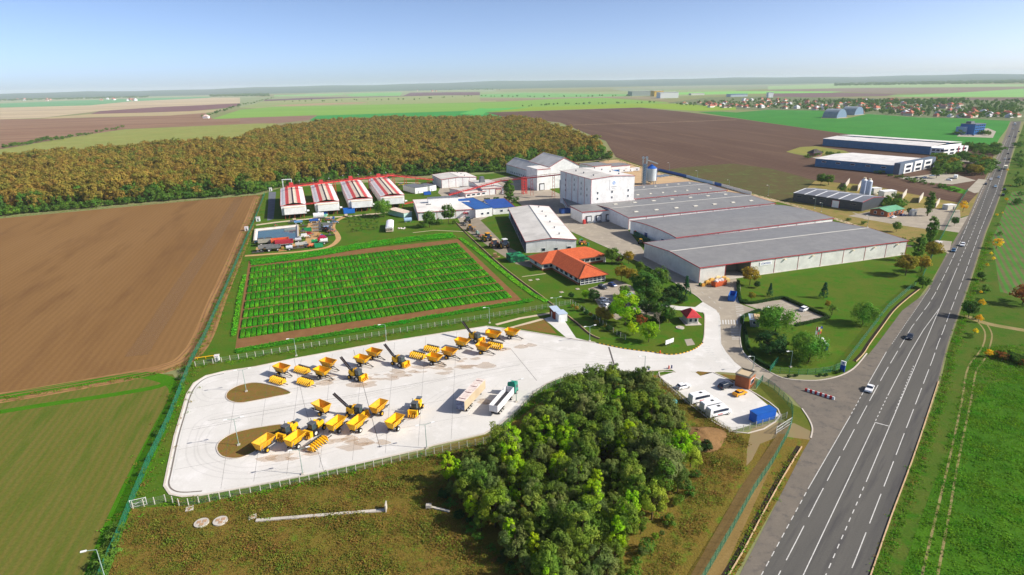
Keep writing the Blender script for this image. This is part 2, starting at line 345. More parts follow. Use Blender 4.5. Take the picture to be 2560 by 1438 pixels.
field([(1640, 429), (1700, 420), (1830, 409), (1920, 421), (1975, 434), (2038, 452), (2010, 478), (1965, 505), (1830, 470)], (74, 88, 44), (86, 84, 50), label='field of young green rows beside the blue fence', rows=(101, 3.6, .8, (104, 80, 60)), scale=30, c3=(86, 118, 52))
mb = MB(); ribbon(mb, [G(1432, 307), G(1620, 303), G(1840, 296)], 5, .24); mb.build('path', mat('track_soil', (176, 152, 118), (164, 140, 108), 8, 1), label='pale farm track across the dark ploughed field', cat='track', kind='structure')
field([(1965, 379), (2000, 367), (2040, 365), (2110, 376), (2130, 384), (2100, 402), (2016, 390), (1985, 384)], (124, 128, 66), (140, 134, 70), label='grassy yard around the dark roofed house')
field([(2038, 452), (2080, 456), (2178, 463), (2245, 478), (2345, 498), (2418, 511), (2445, 484), (2425, 537), (2330, 562), (2300, 610), (2150, 566), (1965, 506), (2010, 478)], (128, 118, 64), (146, 126, 78), label='dry grass bank around the dark hall', c3=(112, 120, 54), z=.015, scale=14, fine=(1, .14))
for lab, pts in (('pale car park before the white front of the blue hall', [(2245, 446), (2300, 440), (2360, 432), (2400, 440), (2440, 452), (2380, 462), (2300, 456)]), ('pale car park beyond the long blue hall', [(2370, 388), (2400, 384), (2450, 398), (2468, 410), (2440, 412), (2395, 402)]), ('concrete drive from the highway to the blue hall', [(2418, 476), (2446, 448), (2466, 450), (2446, 482), (2436, 484)]), ('pale yard around the blue office', [(2392, 342), (2410, 326), (2470, 322), (2490, 330), (2482, 346), (2440, 344)]), ('small pale yard beside the dark roofed house', [(2030, 394), (2075, 388), (2100, 404), (2060, 402)])):
    sheet('paved_lot', GS(pts), mat('pale_lot', (176, 168, 152), (164, 156, 140), 10, .9), .235, label=lab, cat='pavement')
sheet('lawn_strip', GS([(2345, 470), (2385, 466), (2420, 478), (2410, 486)]), mat('fresh_lawn', (70, 124, 26), (82, 132, 34), 6, .95), .236, label='bright lawn strip by the blue hall drive', cat='grass')
# --- near left
field([(-60, 552), (655, 486), (640, 520), (600, 612), (548, 735), (506, 838), (478, 880), (430, 906), (352, 926), (200, 954), (-60, 1000)], (127, 95, 58), (136, 104, 66), label='bare tan brown field left of the green fence', c3=(116, 86, 54), fine=(.8, .10), z=.010, scale=50, rows=(107, 2.4, .30, (110, 80, 48)), stretch=(107, 6, 1), bump=.05)
field([(-60, 1000), (200, 957), (350, 934), (432, 936), (452, 968), (436, 1030), (380, 1140), (310, 1290), (262, 1438), (180, 1600), (-600, 1600)], (104, 100, 44), (112, 104, 52), label='sparse olive stubble field in the lower left', c3=(84, 98, 34), fine=(.6, .16), z=.012, scale=12, rows=(106.5, 1.9, .55, (84, 102, 34)), stretch=(106.5, 7, 1), bump=.06)
_rim = mat('lush', (60, 112, 14), (70, 118, 20), 5, .95, fine=(.5, .15), bump=.08)
mb = MB(); ribbon(mb, curve(GS([(-60, 1002), (120, 972), (240, 952), (345, 938), (400, 945), (437, 962), (440, 995), (412, 1050), (372, 1130), (330, 1215), (288, 1310), (240, 1438), (205, 1520)]), 5, False), 4.2, .018)
ribbon(mb, curve(GS([(-60, 1040), (100, 1014), (250, 992), (380, 970), (415, 958)]), 5, False), 2.6, .017)
mb.build('verge', _rim, label='bright green strip of grass rimming the stubble field', cat='grass', kind='structure')
# dirt track between the brown field and the fence
_trk = mat('track_dust', (160, 124, 80), (142, 106, 68), 5, 1, fine=(.5, .1), stretch=(107, 6, 1))
tr = [(648, 492), (628, 545), (590, 640), (545, 745), (507, 842), (470, 893), (420, 918), (340, 937), (200, 962), (60, 986), (-60, 1004)]
mb = MB(); T = curve(GS(tr), 6, False); ribbon(mb, T, 7.5, .016); mb.build('dirt_track', _trk, label='sandy farm track along the green fence', cat='track', kind='structure')
mb = MB()
for off in (-2.6, -1.0, 1.1, 2.7):
    P_ = [Vector(t) for t in T]; q = []
    for i in range(len(P_)):
        d = P_[min(i+1, len(P_)-1)]-P_[max(i-1, 0)]; q.append(P_[i]+Vector((-d.y, d.x)).normalized()*(off+.25*math.sin(i*.7+off)))
    ribbon(mb, q, .55, .024)
mb.build('wheel_rut', mat('rut', (126, 92, 62), (140, 106, 74), 3, 1), label='darker wheel ruts in the sandy farm track', cat='track', kind='structure')
# --- compound ground
field([(655, 486), (700, 470), (1000, 452), (1280, 430), (1545, 395), (1640, 425), (1965, 505), (2150, 562), (2330, 560), (2425, 535), (2330, 700), (2220, 850), (2190, 900), (2100, 940), (1940, 935), (1900, 925), (1760, 930), (1600, 940), (1420, 955), (1290, 1050), (1240, 1075), (900, 1165), (480, 1262), (330, 1272), (418, 1064), (481, 903), (520, 815), (560, 730), (612, 600), (640, 525)], (70, 102, 26), (88, 102, 34), label='mown grass of the factory grounds', c3=(58, 108, 20), fine=(.7, .16), z=.014, scale=14, bump=.05)
field([(262, 1438), (318, 1272), (380, 1262), (480, 1262), (900, 1170), (1240, 1080), (1300, 1040), (1420, 960), (1640, 930), (1690, 990), (1840, 1085), (2010, 1060), (2040, 1080), (2000, 1150), (1838, 1438), (1780, 1560), (200, 1700)], (108, 100, 40), (120, 98, 46), label='rough grass and weeds of the foreground', c3=(92, 116, 34), fine=(.45, .24), z=.013, scale=9, bump=.16)
field([(2171, 1460), (2237, 1275), (2282, 1155), (2350, 960), (2372, 865), (2400, 782), (2432, 690), (2466, 582), (2483, 540), (2505, 480), (2528, 400), (2560, 310), (2900, 330), (3400, 1460)], (68, 98, 28), (86, 98, 38), label='grassy verge and meadow right of the highway', c3=(56, 100, 20), fine=(.5, .2), z=.012, scale=11, bump=.1)
field([(2230, 1500), (2330, 1220), (2420, 1020), (2470, 960), (2560, 940), (2900, 900), (3400, 1500)], (58, 98, 22), (70, 110, 24), label='lush green meadow in the lower right', c3=(56, 98, 22), fine=(.5, .22), z=.020, scale=7, bump=.12, stretch=(62, 3, 1))
field([(2480, 600), (2530, 480), (2620, 470), (2800, 700), (2640, 760), (2500, 730)], (92, 96, 58), (116, 100, 74), label='vegetable field of green rows right of the highway', rows=(58, 2.6, .8, (58, 130, 40)), z=.018, scale=10)
mb = MB()
for t in ([(2400, 785), (2440, 800), (2480, 812), (2560, 826), (2640, 840)], ): ribbon(mb, curve(GS(t), 6, False), 3.2, .026)
for t in ([(2440, 800), (2462, 830), (2455, 870), (2420, 920), (2405, 1000), (2380, 1120), (2340, 1290), (2300, 1460)], [(2468, 812), (2480, 840), (2466, 890), (2440, 930), (2428, 1000), (2400, 1130), (2372, 1290), (2340, 1460)]): ribbon(mb, curve(GS(t), 6, False), .45, .024)
mb.build('footpath', mat('worn', (150, 134, 96), (134, 126, 78), 3, 1), label='worn wheel tracks through the meadow beside the highway', cat='track', kind='structure')

field([(1890, 975), (1904, 955), (1935, 972), (1970, 1005), (2005, 1022), (2022, 1048), (2030, 1075), (2020, 1090), (1980, 1062), (1950, 1045), (1873, 975)], (88, 100, 36), (104, 104, 46), label='grass wedge between the car park and the gate', z=.016, fine=(.5, .16), scale=6)
mb = MB(); ribbon(mb, curve(GS([(600, 492), (540, 590), (470, 690), (400, 800), (340, 890)]), 5, False), 7, .017); mb.build('drive_strip', mesh_screen('paler_soil', (150, 116, 78), .35), label='paler driven strip in the bare brown field', cat='track', kind='structure')
# --- highway
ASP = mat('asphalt', (92, 90, 86), (101, 98, 93), 7, .9, c3=(82, 80, 79), fine=(.35, .08), stretch=(47.6, 16, 1))
SHO = mat('worn_asphalt', (114, 107, 98), (124, 115, 104), 6, .95, c3=(100, 95, 90), fine=(.4, .09))
CON = mat('concrete', (214, 210, 204), (205, 201, 194), 16, .9, c3=(220, 216, 211), fine=(.5, .05))
CON2 = mat('yard_concrete', (168, 157, 140), (156, 146, 132), 12, .9, c3=(178, 167, 150), fine=(.6, .06))
KRB = mat('kerb_stone', (206, 196, 184), (192, 182, 168), 3, .9)
WHT = mat('road_paint', (214, 212, 206), (198, 196, 190), 1.5, .7, c3=(176, 172, 166))
HWL = [(1780, 1560), (1849, 1438), (1930, 1280), (2008, 1128), (2035, 1085), (2075, 1020), (2110, 965), (2140, 925), (2193, 860), (2255, 777), (2310, 736), (2333, 701), (2370, 627), (2398, 580), (2421, 540), (2448, 480), (2488, 400), (2521, 320), (2531, 297), (2527, 289), (2500, 282), (2470, 279)]
HWR = [(2480, 274), (2520, 279), (2548, 287), (2556, 298), (2546, 330), (2526, 400), (2503, 480), (2481, 540), (2464, 580), (2431, 685), (2398, 781), (2370, 860), (2346, 954), (2280, 1151), (2237, 1268), (2171, 1438), (2120, 1560)]
sheet('road', GS(HWL+HWR), SHO, .030, label='wide grey highway running off to the upper right', cat='road')
L1 = [(1840, 1560), (1903.5, 1438), (2020, 1223), (2123, 1045), (2156, 985), (2216, 880), (2230, 860), (2325.6, 720), (2352, 668), (2408, 575), (2434, 536), (2460, 480), (2500, 396), (2528, 325), (2534, 300)]
R5 = [(2155, 1470), (2170, 1438), (2235, 1268), (2278, 1151), (2343, 954), (2367, 860), (2395, 781), (2428, 685), (2461, 580), (2479, 540), (2501, 480), (2524, 400), (2544, 330), (2553, 300)]
sheet('carriageway', GS(L1)+GS(R5)[::-1], ASP, .036, label='darker driving lanes of the highway', cat='road')
mb = MB(); zm = .042
hw = lambda pts: zoomed(1760, 880, 2.5775, pts)
h3 = lambda pts: zoomed(2060, 580, 5.12, pts)
def line(pts, w=.18, dash=None, phase=0): ribbon(mb, GS(pts), w, zm, dash, phase)
line(L1[:3], .16, (1.6, 1.5)); line(L1[2:4], .16); line(L1[3:5], .16, (1.3, 1.2)); line(L1[4:6], .16); line(L1[6:8], .16, (1.0, 1.0))
L2 = [(1905, 1500)]+hw([(480, 1438), (590, 1228), (722, 968), (836, 750), (935, 563), (1020, 402), (1098, 258), (1165, 135)])+h3([(1020, 1395), (1120, 1222), (1232, 1070), (1338, 928), (1418, 797), (1480, 675), (1530, 580), (1640, 350), (1755, 100), (1800, 0)])+[(2444, 500), (2476, 430), (2516, 350)]
line(L2, .17, (11.6, 3.2), 3.0)
L5 = [(2105, 1500)]+hw([(935, 1438), (990, 1303), (1095, 1033), (1183, 806), (1258, 610), (1322, 443), (1378, 297), (1428, 167), (1473, 50)])+h3([(1460, 1430), (1530, 1258), (1590, 1090), (1650, 935), (1700, 800), (1750, 680), (1790, 570), (1900, 265), (1995, 0)])+[(2490, 480), (2514, 400), (2535, 330)]
line(L5, .17, (11.6, 3.2), 6.0)
C3 = hw([(600, 1520), (640, 1438), (1103, 455)]); line(C3, .17); line(hw([(1105, 445), (1185, 280)]), .17, (1.2, 1.2)); line(hw([(1185, 280), (1330, 0)])+h3([(1270, 1260), (1480, 975)]), .17)
line(hw([(740, 1530), (785, 1438), (1040, 848)]), .17, (1.5, 1.6)); line(hw([(1045, 838), (1195, 480), (1400, 0)])+h3([(1400, 1165), (1480, 980), (1560, 800), (1690, 492)]), .17)
line(hw([(1232, 385), (1350, 90)]), .17, (1.0, 1.2)); line(hw([(1103, 455), (1195, 480)]), .3)
line(h3([(1690, 492), (1800, 230), (1905, 0)])+[(2468, 480), (2495, 410), (2525, 340)], .17, (5.0, 4.0))
mb.build('lane_marking', WHT, label='white lane lines painted on the highway', cat='marking', kind='structure')

# --- entrance throat, internal road and the large concrete yard
THR = [(2112, 962), (2140, 928), (2167, 884), (2150, 905), (2118, 930), (2080, 946), (2030, 952), (1990, 950), (1954, 944), (1938, 935), (1910, 952), (1946, 969), (1975, 990), (2005, 1022), (2022, 1048), (2030, 1072), (2028, 1100), (2012, 1128), (2040, 1080)]
sheet('entrance_apron', GS([(2125, 950), (2150, 915), (2172, 884), (2160, 893), (2136, 918), (2100, 938), (2050, 950), (2000, 950), (1955, 944), (1938, 935), (1915, 955), (1946, 969), (1978, 992), (2005, 1022), (2022, 1048), (2030, 1072), (2027, 1096), (2012, 1122), (2060, 1050)]), SHO, .034, label='worn asphalt apron between the highway and the gate', cat='road')
LOT = [(411, 1215), (418, 1180), (437, 1090), (455, 1030), (468, 985), (485, 958), (515, 940), (560, 929), (640, 917), (735, 897), (965, 855), (1217, 815), (1300, 826), (1396, 842), (1488, 857), (1560, 872), (1640, 882), (1675, 887), (1708, 883), (1738, 872), (1757, 857), (1761, 837), (1762, 790), (1757, 782), (1740, 778), (1690, 775), (1640, 768), (1640, 758), (1700, 766), (1738, 768), (1757, 755), (1735, 735), (1660, 690), (1600, 655), (1560, 640), (1500, 610), (1390, 560), (1310, 520), (1290, 500), (1260, 470), (1330, 455), (1480, 520), (1570, 575), (1620, 640), (1746, 709), (1840, 697), (1852, 715), (1850, 760), (1890, 775), (1858, 785), (1850, 830), (1853, 865), (1862, 885), (1890, 910), (1915, 925), (1938, 935), (1912, 956), (1870, 935), (1800, 930), (1784, 931), (1741, 930), (1690, 930), (1678, 924), (1600, 930), (1540, 934), (1440, 938), (1400, 945), (1365, 960), (1330, 985), (1305, 1012), (1288, 1030), (1245, 1065), (1210, 1085), (1080, 1115), (1052, 1124), (760, 1190), (620, 1218), (500, 1239), (455, 1242), (425, 1236)]
sheet('concrete_yard', GS(LOT), CON, .022, label='large pale concrete yard and works road', cat='pavement')
sheet('works_road', GS([(1757, 755), (1735, 735), (1660, 690), (1600, 655), (1500, 610), (1390, 560), (1310, 520), (1290, 500), (1260, 470), (1330, 455), (1480, 520), (1570, 575), (1620, 640), (1746, 709), (1840, 697), (1852, 715), (1850, 760), (1890, 775), (1858, 785), (1850, 830), (1853, 865), (1862, 885), (1890, 910), (1915, 925), (1938, 935), (1912, 956), (1868, 930), (1836, 905), (1815, 880), (1803, 860), (1800, 790), (1790, 775)]), CON2, .027, label='tan asphalt road from the gate up to the warehouses', cat='road')
sheet('visitor_parking', GS(zoomed(1640, 640, 5.12, [(1130, 620), (1620, 560), (2210, 780), (1740, 895), (1330, 690)])), CON2, .029, label='small hedge lined visitor car park', cat='pavement')
CP = zoomed(1600, 840, 5.12, [(460, 455), (250, 520), (1155, 1225), (1800, 1020), (1400, 690), (935, 468), (780, 510), (718, 465)])
sheet('staff_parking', GS(CP), CON, .028, label='pale concrete car park with the white minibuses', cat='pavement')
sheet('office_parking', GS([(1470, 722), (1540, 700), (1580, 715), (1600, 760), (1660, 765), (1650, 790), (1590, 790), (1540, 800), (1500, 770)]), CON2, .026, label='office car park under the trees', cat='pavement')
# works yards around the halls
sheet('paved_court', GS([(1095, 482), (1100, 470), (1280, 440), (1330, 455), (1290, 500), (1270, 520), (1180, 560), (1150, 556), (1120, 505)]), CON2, .020, label='paved court between the middle halls', cat='pavement')
sheet('shed_yard', GS([(1140, 560), (1195, 545), (1262, 612), (1330, 650), (1330, 670), (1290, 660), (1235, 625), (1170, 580)]), mat('yard_dirt', (150, 138, 122), (136, 126, 110), 6, .95, fine=(.5, .08)), .021, label='grey yard in front of the open implement shed', cat='pavement')
sheet('silo_yard', GS([(1420, 470), (1500, 402), (1545, 397), (1640, 428), (1830, 474), (1960, 507), (1900, 500), (1760, 470), (1600, 470)]), mat('sand_yard', (196, 166, 128), (182, 154, 120), 12, .95, fine=(.8, .07)), .021, label='sandy yard around the steel silo', cat='ground')
mb = MB(); ribbon(mb, curve(GS([(1640, 430), (1830, 474), (1965, 508), (2050, 535), (2150, 568), (2230, 600), (2275, 618)]), 4, False), 4.0, .024); mb.build('perimeter_track', mat('sandy', (196, 174, 146), (180, 158, 128), 6, 1), label='sandy track behind the grey roofed warehouses', cat='track', kind='structure')
sheet('site_yard', GS([(2120, 540), (2180, 528), (2250, 530), (2300, 520), (2400, 525), (2402, 560), (2330, 575), (2230, 560), (2150, 545)]), CON2, .022, label='light yard of the dark hall site', cat='pavement')
sheet('site_road', GS([(2130, 530), (2200, 552), (2290, 565), (2360, 560), (2425, 538), (2398, 582), (2330, 572), (2240, 560), (2160, 548)]), CON2, .025, label='pale access road to the dark hall', cat='road')
sheet('lay_by', GS([(2340, 600), (2380, 604), (2372, 634), (2344, 622)]), CON2, .034, label='small concrete lay-by at the second gate', cat='pavement')
sheet('gravel_bank', zoomed(0, 0, 1, GS([(1880, 1068), (1930, 1056), (1985, 1058), (2030, 1080), (2025, 1100), (1950, 1090), (1900, 1110), (1880, 1150), (1866, 1165), (1868, 1120)])) if False else GS([(1880, 1068), (1930, 1056), (1985, 1058), (2030, 1080), (2025, 1100), (1950, 1090), (1900, 1110), (1880, 1150), (1866, 1165), (1868, 1120)]), mesh_screen('gravel_film', (172, 150, 114), .55), .0175, label='bare gravel path by the wire gate', cat='ground')
# ================================================================== buildings
WALL = ribbed('white_sheet', (236, 236, 234), .5, .03)
WALLG = ribbed('pale_grey_sheet', (222, 222, 214), .5, .03)
ROOFG = ribbed('grey_roof', (133, 131, 129), .9, .05, c2=(142, 140, 137), scale=9)
ROOFY = ribbed('roof_grey', (133, 131, 129), .9, .05, c2=(142, 140, 137), scale=9, axis='Y')
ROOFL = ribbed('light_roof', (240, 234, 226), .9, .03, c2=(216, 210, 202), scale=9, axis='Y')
ROOFM = ribbed('cream_shade_roof', (222, 216, 206), .9, .03, c2=(198, 192, 182), scale=9, axis='Y')  # cream for whole roofs; also paints shade on slopes turned from the sun
TRIM = mat('red_trim', (176, 56, 62), (160, 52, 58), 3, .6)
REDM = mat('red_steel', (204, 66, 62), (186, 56, 54), 2, .6)
DARK = mat('dark_void', (30, 30, 34), None, rough=.9)
GLASS = mat('window_glass', (52, 62, 80), (40, 48, 64), 2, .12, spec=.6)
FRAMEW = mat('white_frame', (232, 232, 230), None, rough=.6)
STEEL = mat('galvanised', (176, 184, 188), (158, 168, 174), 1.5, .35, metal=.7)
GREYM = mat('grey_metal', (112, 116, 120), (100, 104, 108), 2, .5)
BLUEP = mat('blue_paint', (28, 92, 176), (24, 82, 160), 2, .5)
CONC = mat('cast_concrete', (198, 190, 178), (182, 174, 162), 2, .9, fine=(.3, .06))
def rect(A, B, C, z=0.0):
    A, B, C = G(*A, z), G(*B, z), G(*C, z); u = (B-A); L = u.length; ang = math.atan2(u.y, u.x); v = Vector((-u.y, u.x, 0)).normalized()
    return A, ang, L, (C-A).dot(v)
def rect_side(A, B, C, z=0.0):
    A, B, C = G(*A, z), G(*B, z), G(*C, z); v = (C-A); D = v.length; u = Vector((v.y, -v.x, 0)).normalized(); return A, math.atan2(u.y, u.x), (B-A).dot(u), D
def hall(name, label, A, B, C, z=0.0, eave=7.0, ridge=8.4, axis='x', bays=8, side_bays=4, wall=WALL, roof=ROOFG, trim=TRIM, curved=False, skylights=None, open_left=False, skip_front=(), posts=True, ridge_cap=True, vents=0, wall0=0.0, roof2=None, cat='building'):
    P0, ang, L, D = rect(A, B, C, z); o = empty(name, (P0.x, P0.y, 0), ang, label, cat)
    w = L/bays; d = D/side_bays; T = .25
    pm = MB().box(w/2, 0, 0, w-.03, T, eave-wall0).mesh('wall_panel', wall); pb = pm
    for i in range(bays):
        if i not in skip_front: put('wall_panel', pm, o, (i*w, T/2, wall0))
        put('wall_panel', pm, o, (i*w, D-T/2, wall0))
    sm = MB().box(0, d/2, 0, T, d-.03, eave-wall0).mesh('wall_panel', wall)
    for i in range(side_bays):
        if not open_left: put('wall_panel', sm, o, (T/2+.002, i*d, wall0))
        put('wall_panel', sm, o, (L-T/2-.002, i*d, wall0))
    # plinth, posts, trims
    MB().box(L/2, D/2, 0, L+.5, D+.5, .18).build('plinth', CONC, o)
    if posts:
        pp = MB().box(0, 0, 0, .16, .12, eave-wall0-.05).mesh('trim_post', trim)
        for i in range(bays+1): put('trim_post', pp, o, (min(max(i*w, .08), L-.08), -.05, wall0))
    ov = .35
    if axis == 'x':     # ridge parallel to the front
        prof = [(-ov, eave)]
        if curved:
            for k in range(1, 8):
                t = k/8; prof.append((D*t, eave+(ridge-eave)*(1-(2*t-1)**2)**.8))
        else: prof.append((D/2, ridge))
        prof.append((D+ov, eave))
        for k in range(len(prof)-1):
            (y0, z0), (y1, z1) = prof[k], prof[k+1]
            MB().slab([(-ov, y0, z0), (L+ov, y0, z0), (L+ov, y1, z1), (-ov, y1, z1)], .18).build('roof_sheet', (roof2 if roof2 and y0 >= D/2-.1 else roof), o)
        for x, s in ((0.02, 1), (L-.02, -1)):
            m = MB(); pts = [(y, zz-.19) for y, zz in prof]; pts[0] = (0, eave-.0); pts[-1] = (D, eave-.0); n = len(pts)
            vs = [(x, y, zz) for y, zz in pts]+[(x+s*.2, y, zz) for y, zz in pts]
            m.add(vs, [tuple(range(n)), tuple(range(2*n-1, n-1, -1))]+[(i, n+i, n+(i+1) % n, (i+1) % n) for i in range(n)])
            m.build('gable', wall, o)
        m = MB()
        for y in (-ov-.06, D+ov+.06): m.box(L/2, y, eave-.34, L+2*ov, .14, .36)
        for x in (-ov-.06, L+ov+.06):
            for k in range(len(prof)-1): m.bar((x, prof[k][0], prof[k][1]-.1), (x, prof[k+1][0], prof[k+1][1]-.1), .14, .36)
        m.build('eave_trim', trim, o)
        if ridge_cap: MB().box(L/2, D/2, ridge-.02, L+2*ov, .7, .07).build('ridge_cap', roof if ridge_cap is True else ridge_cap, o)
        zroof = lambda x, y: eave+(ridge-eave)*(1-abs(2*y/D-1))
    else:               # ridge runs back from the front: gable faces the front
        for (x0, z0, x1, z1) in ((-ov, eave, L/2, ridge), (L/2, ridge, L+ov, eave)):
            MB().slab([(x0, -ov, z0), (x1, -ov, z1), (x1, D+ov, z1), (x0, D+ov, z0)], .18).build('roof_sheet', (roof2 if roof2 and x0 > 1 else roof), o)  # roof2 puts sunlight into the colour of the sunward slope
        for y, s in ((.02, 1), (D-.02, -1)):
            m = MB(); vs = [(0, y, eave), (L, y, eave), (L/2, y, ridge-.19), (0, y+s*.2, eave), (L, y+s*.2, eave), (L/2, y+s*.2, ridge-.19)]
            m.add(vs, [(0, 1, 2), (5, 4, 3), (0, 3, 4, 1), (1, 4, 5, 2), (2, 5, 3, 0)]); m.build('gable', wall, o)
        m = MB()
        for x in (-ov-.06, L+ov+.06): m.box(x, D/2, eave-.34, .14, D+2*ov, .36)
        for y in (-ov-.06, D+ov+.06):
            m.bar((-ov, y, eave-.1), (L/2, y, ridge-.1), .14, .36); m.bar((L/2, y, ridge-.1), (L+ov, y, eave-.1), .14, .36)
        m.build('eave_trim', trim, o)
        if ridge_cap: MB().box(L/2, D/2, ridge-.02, .7, D+2*ov, .07).build('ridge_cap', roof if ridge_cap is True else ridge_cap, o)
        zroof = lambda x, y: eave+(ridge-eave)*(1-abs(2*x/L-1))
    if skylights:
        n, rows_, sx, sy = skylights
        km = MB().box(0, 0, 0, sx, sy, .45).mesh('skylight', mat('skylight', (232, 226, 208), (222, 214, 196), 1, .4))
        for yy in rows_:
            for i in range(n):
                x, y = L*(i+.75)/(n+.5), D*yy; put('skylight', km, o, (x, y, zroof(x, y)-.1))
    if vents:
        vm = MB().tube((0, 0, 0), (0, 0, .9), .35, n=8).tube((0, 0, .85), (0, 0, 1.1), .6, .25, n=8).mesh('roof_vent', GREYM)
        for i in range(vents):
            x, y = ((i+.6)*L/vents, D*.72) if axis == 'x' else (L*.72, (i+.6)*D/vents); put('roof_vent', vm, o, (x, y, zroof(x, y)-.1))
    return o, L, D
def window(o, x, y, z, w, h, side='front', fr=FRAMEW, name='window'):
    """pane with frame set proud of a wall: side front (faces -y), left (faces -x), right (+x)"""
    if side == 'front':
        f = MB().box(x, y-.06, z, w+.3, .1, h+.3).build(name, fr, o); MB().box(x, y-.14, z+.15, w, .06, h).build('pane', GLASS, f)
    else:
        s = -1 if side == 'left' else 1
        f = MB().box(x+s*.06, y, z, .1, w+.3, h+.3).build(name, fr, o); MB().box(x+s*.14, y, z+.15, .06, w, h).build('pane', GLASS, f)
    return f
def textobj(name, s, size, m, parent, loc, rot, align='CENTER', extrude=.02):
    c = bpy.data.curves.new(name, 'FONT'); c.body = s; c.size = size; c.align_x = align; c.align_y = 'CENTER'; c.extrude = extrude; c.materials.append(m)
    o = bpy.data.objects.new(name, c); COL.objects.link(o); bpy.context.view_layer.update()
    me = bpy.data.meshes.new_from_object(o); bpy.data.objects.remove(o); bpy.data.curves.remove(c)
    q = put(name, me, parent, loc); q.rotation_euler = rot; return q

# --- the four grey roofed warehouses
w1, L, D = hall('warehouse', 'longest grey roofed warehouse, nearest the lawn, with an open loading bay', (1746.5, 709), (2262, 637), (1620, 641), eave=7.4, ridge=8.8, bays=9, side_bays=4, wall=WALLG, skip_front=(1,), ridge_cap=mat('pale_cap', (206, 202, 192), rough=.7), roof=ROOFG)
bw = L/9
m = MB().box(bw*1.5, 9, 0.2, bw, .2, 7.0).box(bw*1.0+.2, 4.6, .2, .2, 8.6, 7.0).box(bw*2-.2, 4.6, .2, .2, 8.6, 7.0); m.build('bay_lining', mat('bay_grey', (120, 122, 112), rough=.9), w1)
sg = MB().box(bw*2.62, -.12, 4.4, bw*.5, .1, 1.7).build('sign_board', FRAMEW, w1)
textobj('lettering', 'CORTEVA', 1.15, mat('sign_blue', (44, 66, 150), rough=.6), sg, (bw*2.62, -.19, 5.25), (math.pi/2, 0, 0))
lm = MB().box(0, -.5, 0, .9, .8, .35).mesh('floodlight', mat('lamp_cream', (240, 226, 190), rough=.5))
for i in (3.4, 4.6, 6.4, 7.4, 8.5): put('floodlight', lm, w1, (bw*i, -.05, 5.9))
w2, L, D = hall('warehouse', 'grey barrel roofed warehouse behind the longest one', (1690.5, 593.6), (2083, 545), (1587, 550.7), z=7.4, eave=7.4, ridge=8.7, bays=8, side_bays=4, wall=WALL, roof=ROOFG, curved=True, ridge_cap=False)
for y in (.25, .62): f = MB().box(-.1, D*y, .2, .2, 3.6, 4.2).build('door_frame', FRAMEW, w2); MB().box(-.22, D*y, .2, .08, 2.9, 3.7).build('door', mat('door_blue', (44, 74, 120), rough=.6), f)
MB().box(-.35, D*.86, 0.2, .5, 1.2, 2.6).build('fire_cabinet', REDM, w2)
w3, L, D = hall('warehouse', 'grey warehouse with two rows of large square skylights', (1572, 544), (1937.6, 507.7), (1826, 479.5), z=7.4, eave=7.4, ridge=8.8, bays=9, side_bays=4, wall=WALL, skylights=(7, (.22, .78), 2.6, 1.6), roof=ROOFG, ridge_cap=mat('pale_cap', (206, 202, 192)))
# loading annex with docks
P0, ang, La, Da = rect((1456, 530), (1529, 524), (1421, 516.5), 7.4)
an = empty('loading_annex', (P0.x, P0.y, 0), ang, 'white loading annex with three dock doors beside the skylit warehouse', 'building')
Lx = La+2.2
for i in range(3): MB().box(Lx*(i+.5)/3, .12, 0, Lx/3-.03, .24, 7.2).build('wall_panel', WALL, an)
for i in range(3): MB().box(.12, Da*(i+.5)/3, 0, .24, Da/3-.03, 7.2).build('wall_panel', WALL, an)
MB().box(Lx/2, Da-.12, 0, Lx, .24, 7.2).build('wall_panel', WALL, an)
MB().slab([(-.35, -.35, 7.45), (Lx, -.35, 7.45), (Lx, Da+.3, 7.9), (-.35, Da+.3, 7.9)], .2).build('roof_sheet', ROOFG, an)
MB().box(Lx/2, -.42, 7.0, Lx+.6, .14, .45).box(-.42, Da/2, 7.0, .14, Da+.7, .45).build('eave_trim', TRIM, an)
for i in range(3):
    x = Lx*(.2+.3*i)
    d = MB().box(x, -.35, 1.0, 3.4, .5, 3.6).build('dock_shelter', mat('rubber', (52, 52, 56), rough=.9), an); MB().box(x, -.63, 1.2, 2.6, .06, 2.9).build('dock_door', mat('dock_white', (214, 218, 220), rough=.5), d)
    MB().box(x, -1.2, 0, 3.0, 1.4, 1.05, taper=(.95, .9)).build('dock_bumper', GREYM, an)
MB().box(.9, -1.2, 0, 1.4, 1.6, 2.6).build('fire_cabinet', REDM, an)
w4, L, D = hall('warehouse', 'low grey warehouse right of the tower with small skylights', (1588, 497), (1817.5, 475.5), (1731.6, 453), z=6.8, eave=6.8, ridge=8.2, bays=9, side_bays=4, wall=WALL, skylights=(7, (.2, .75), 1.7, 1.2), roof=ROOFG, ridge_cap=mat('pale_cap', (206, 202, 192)))
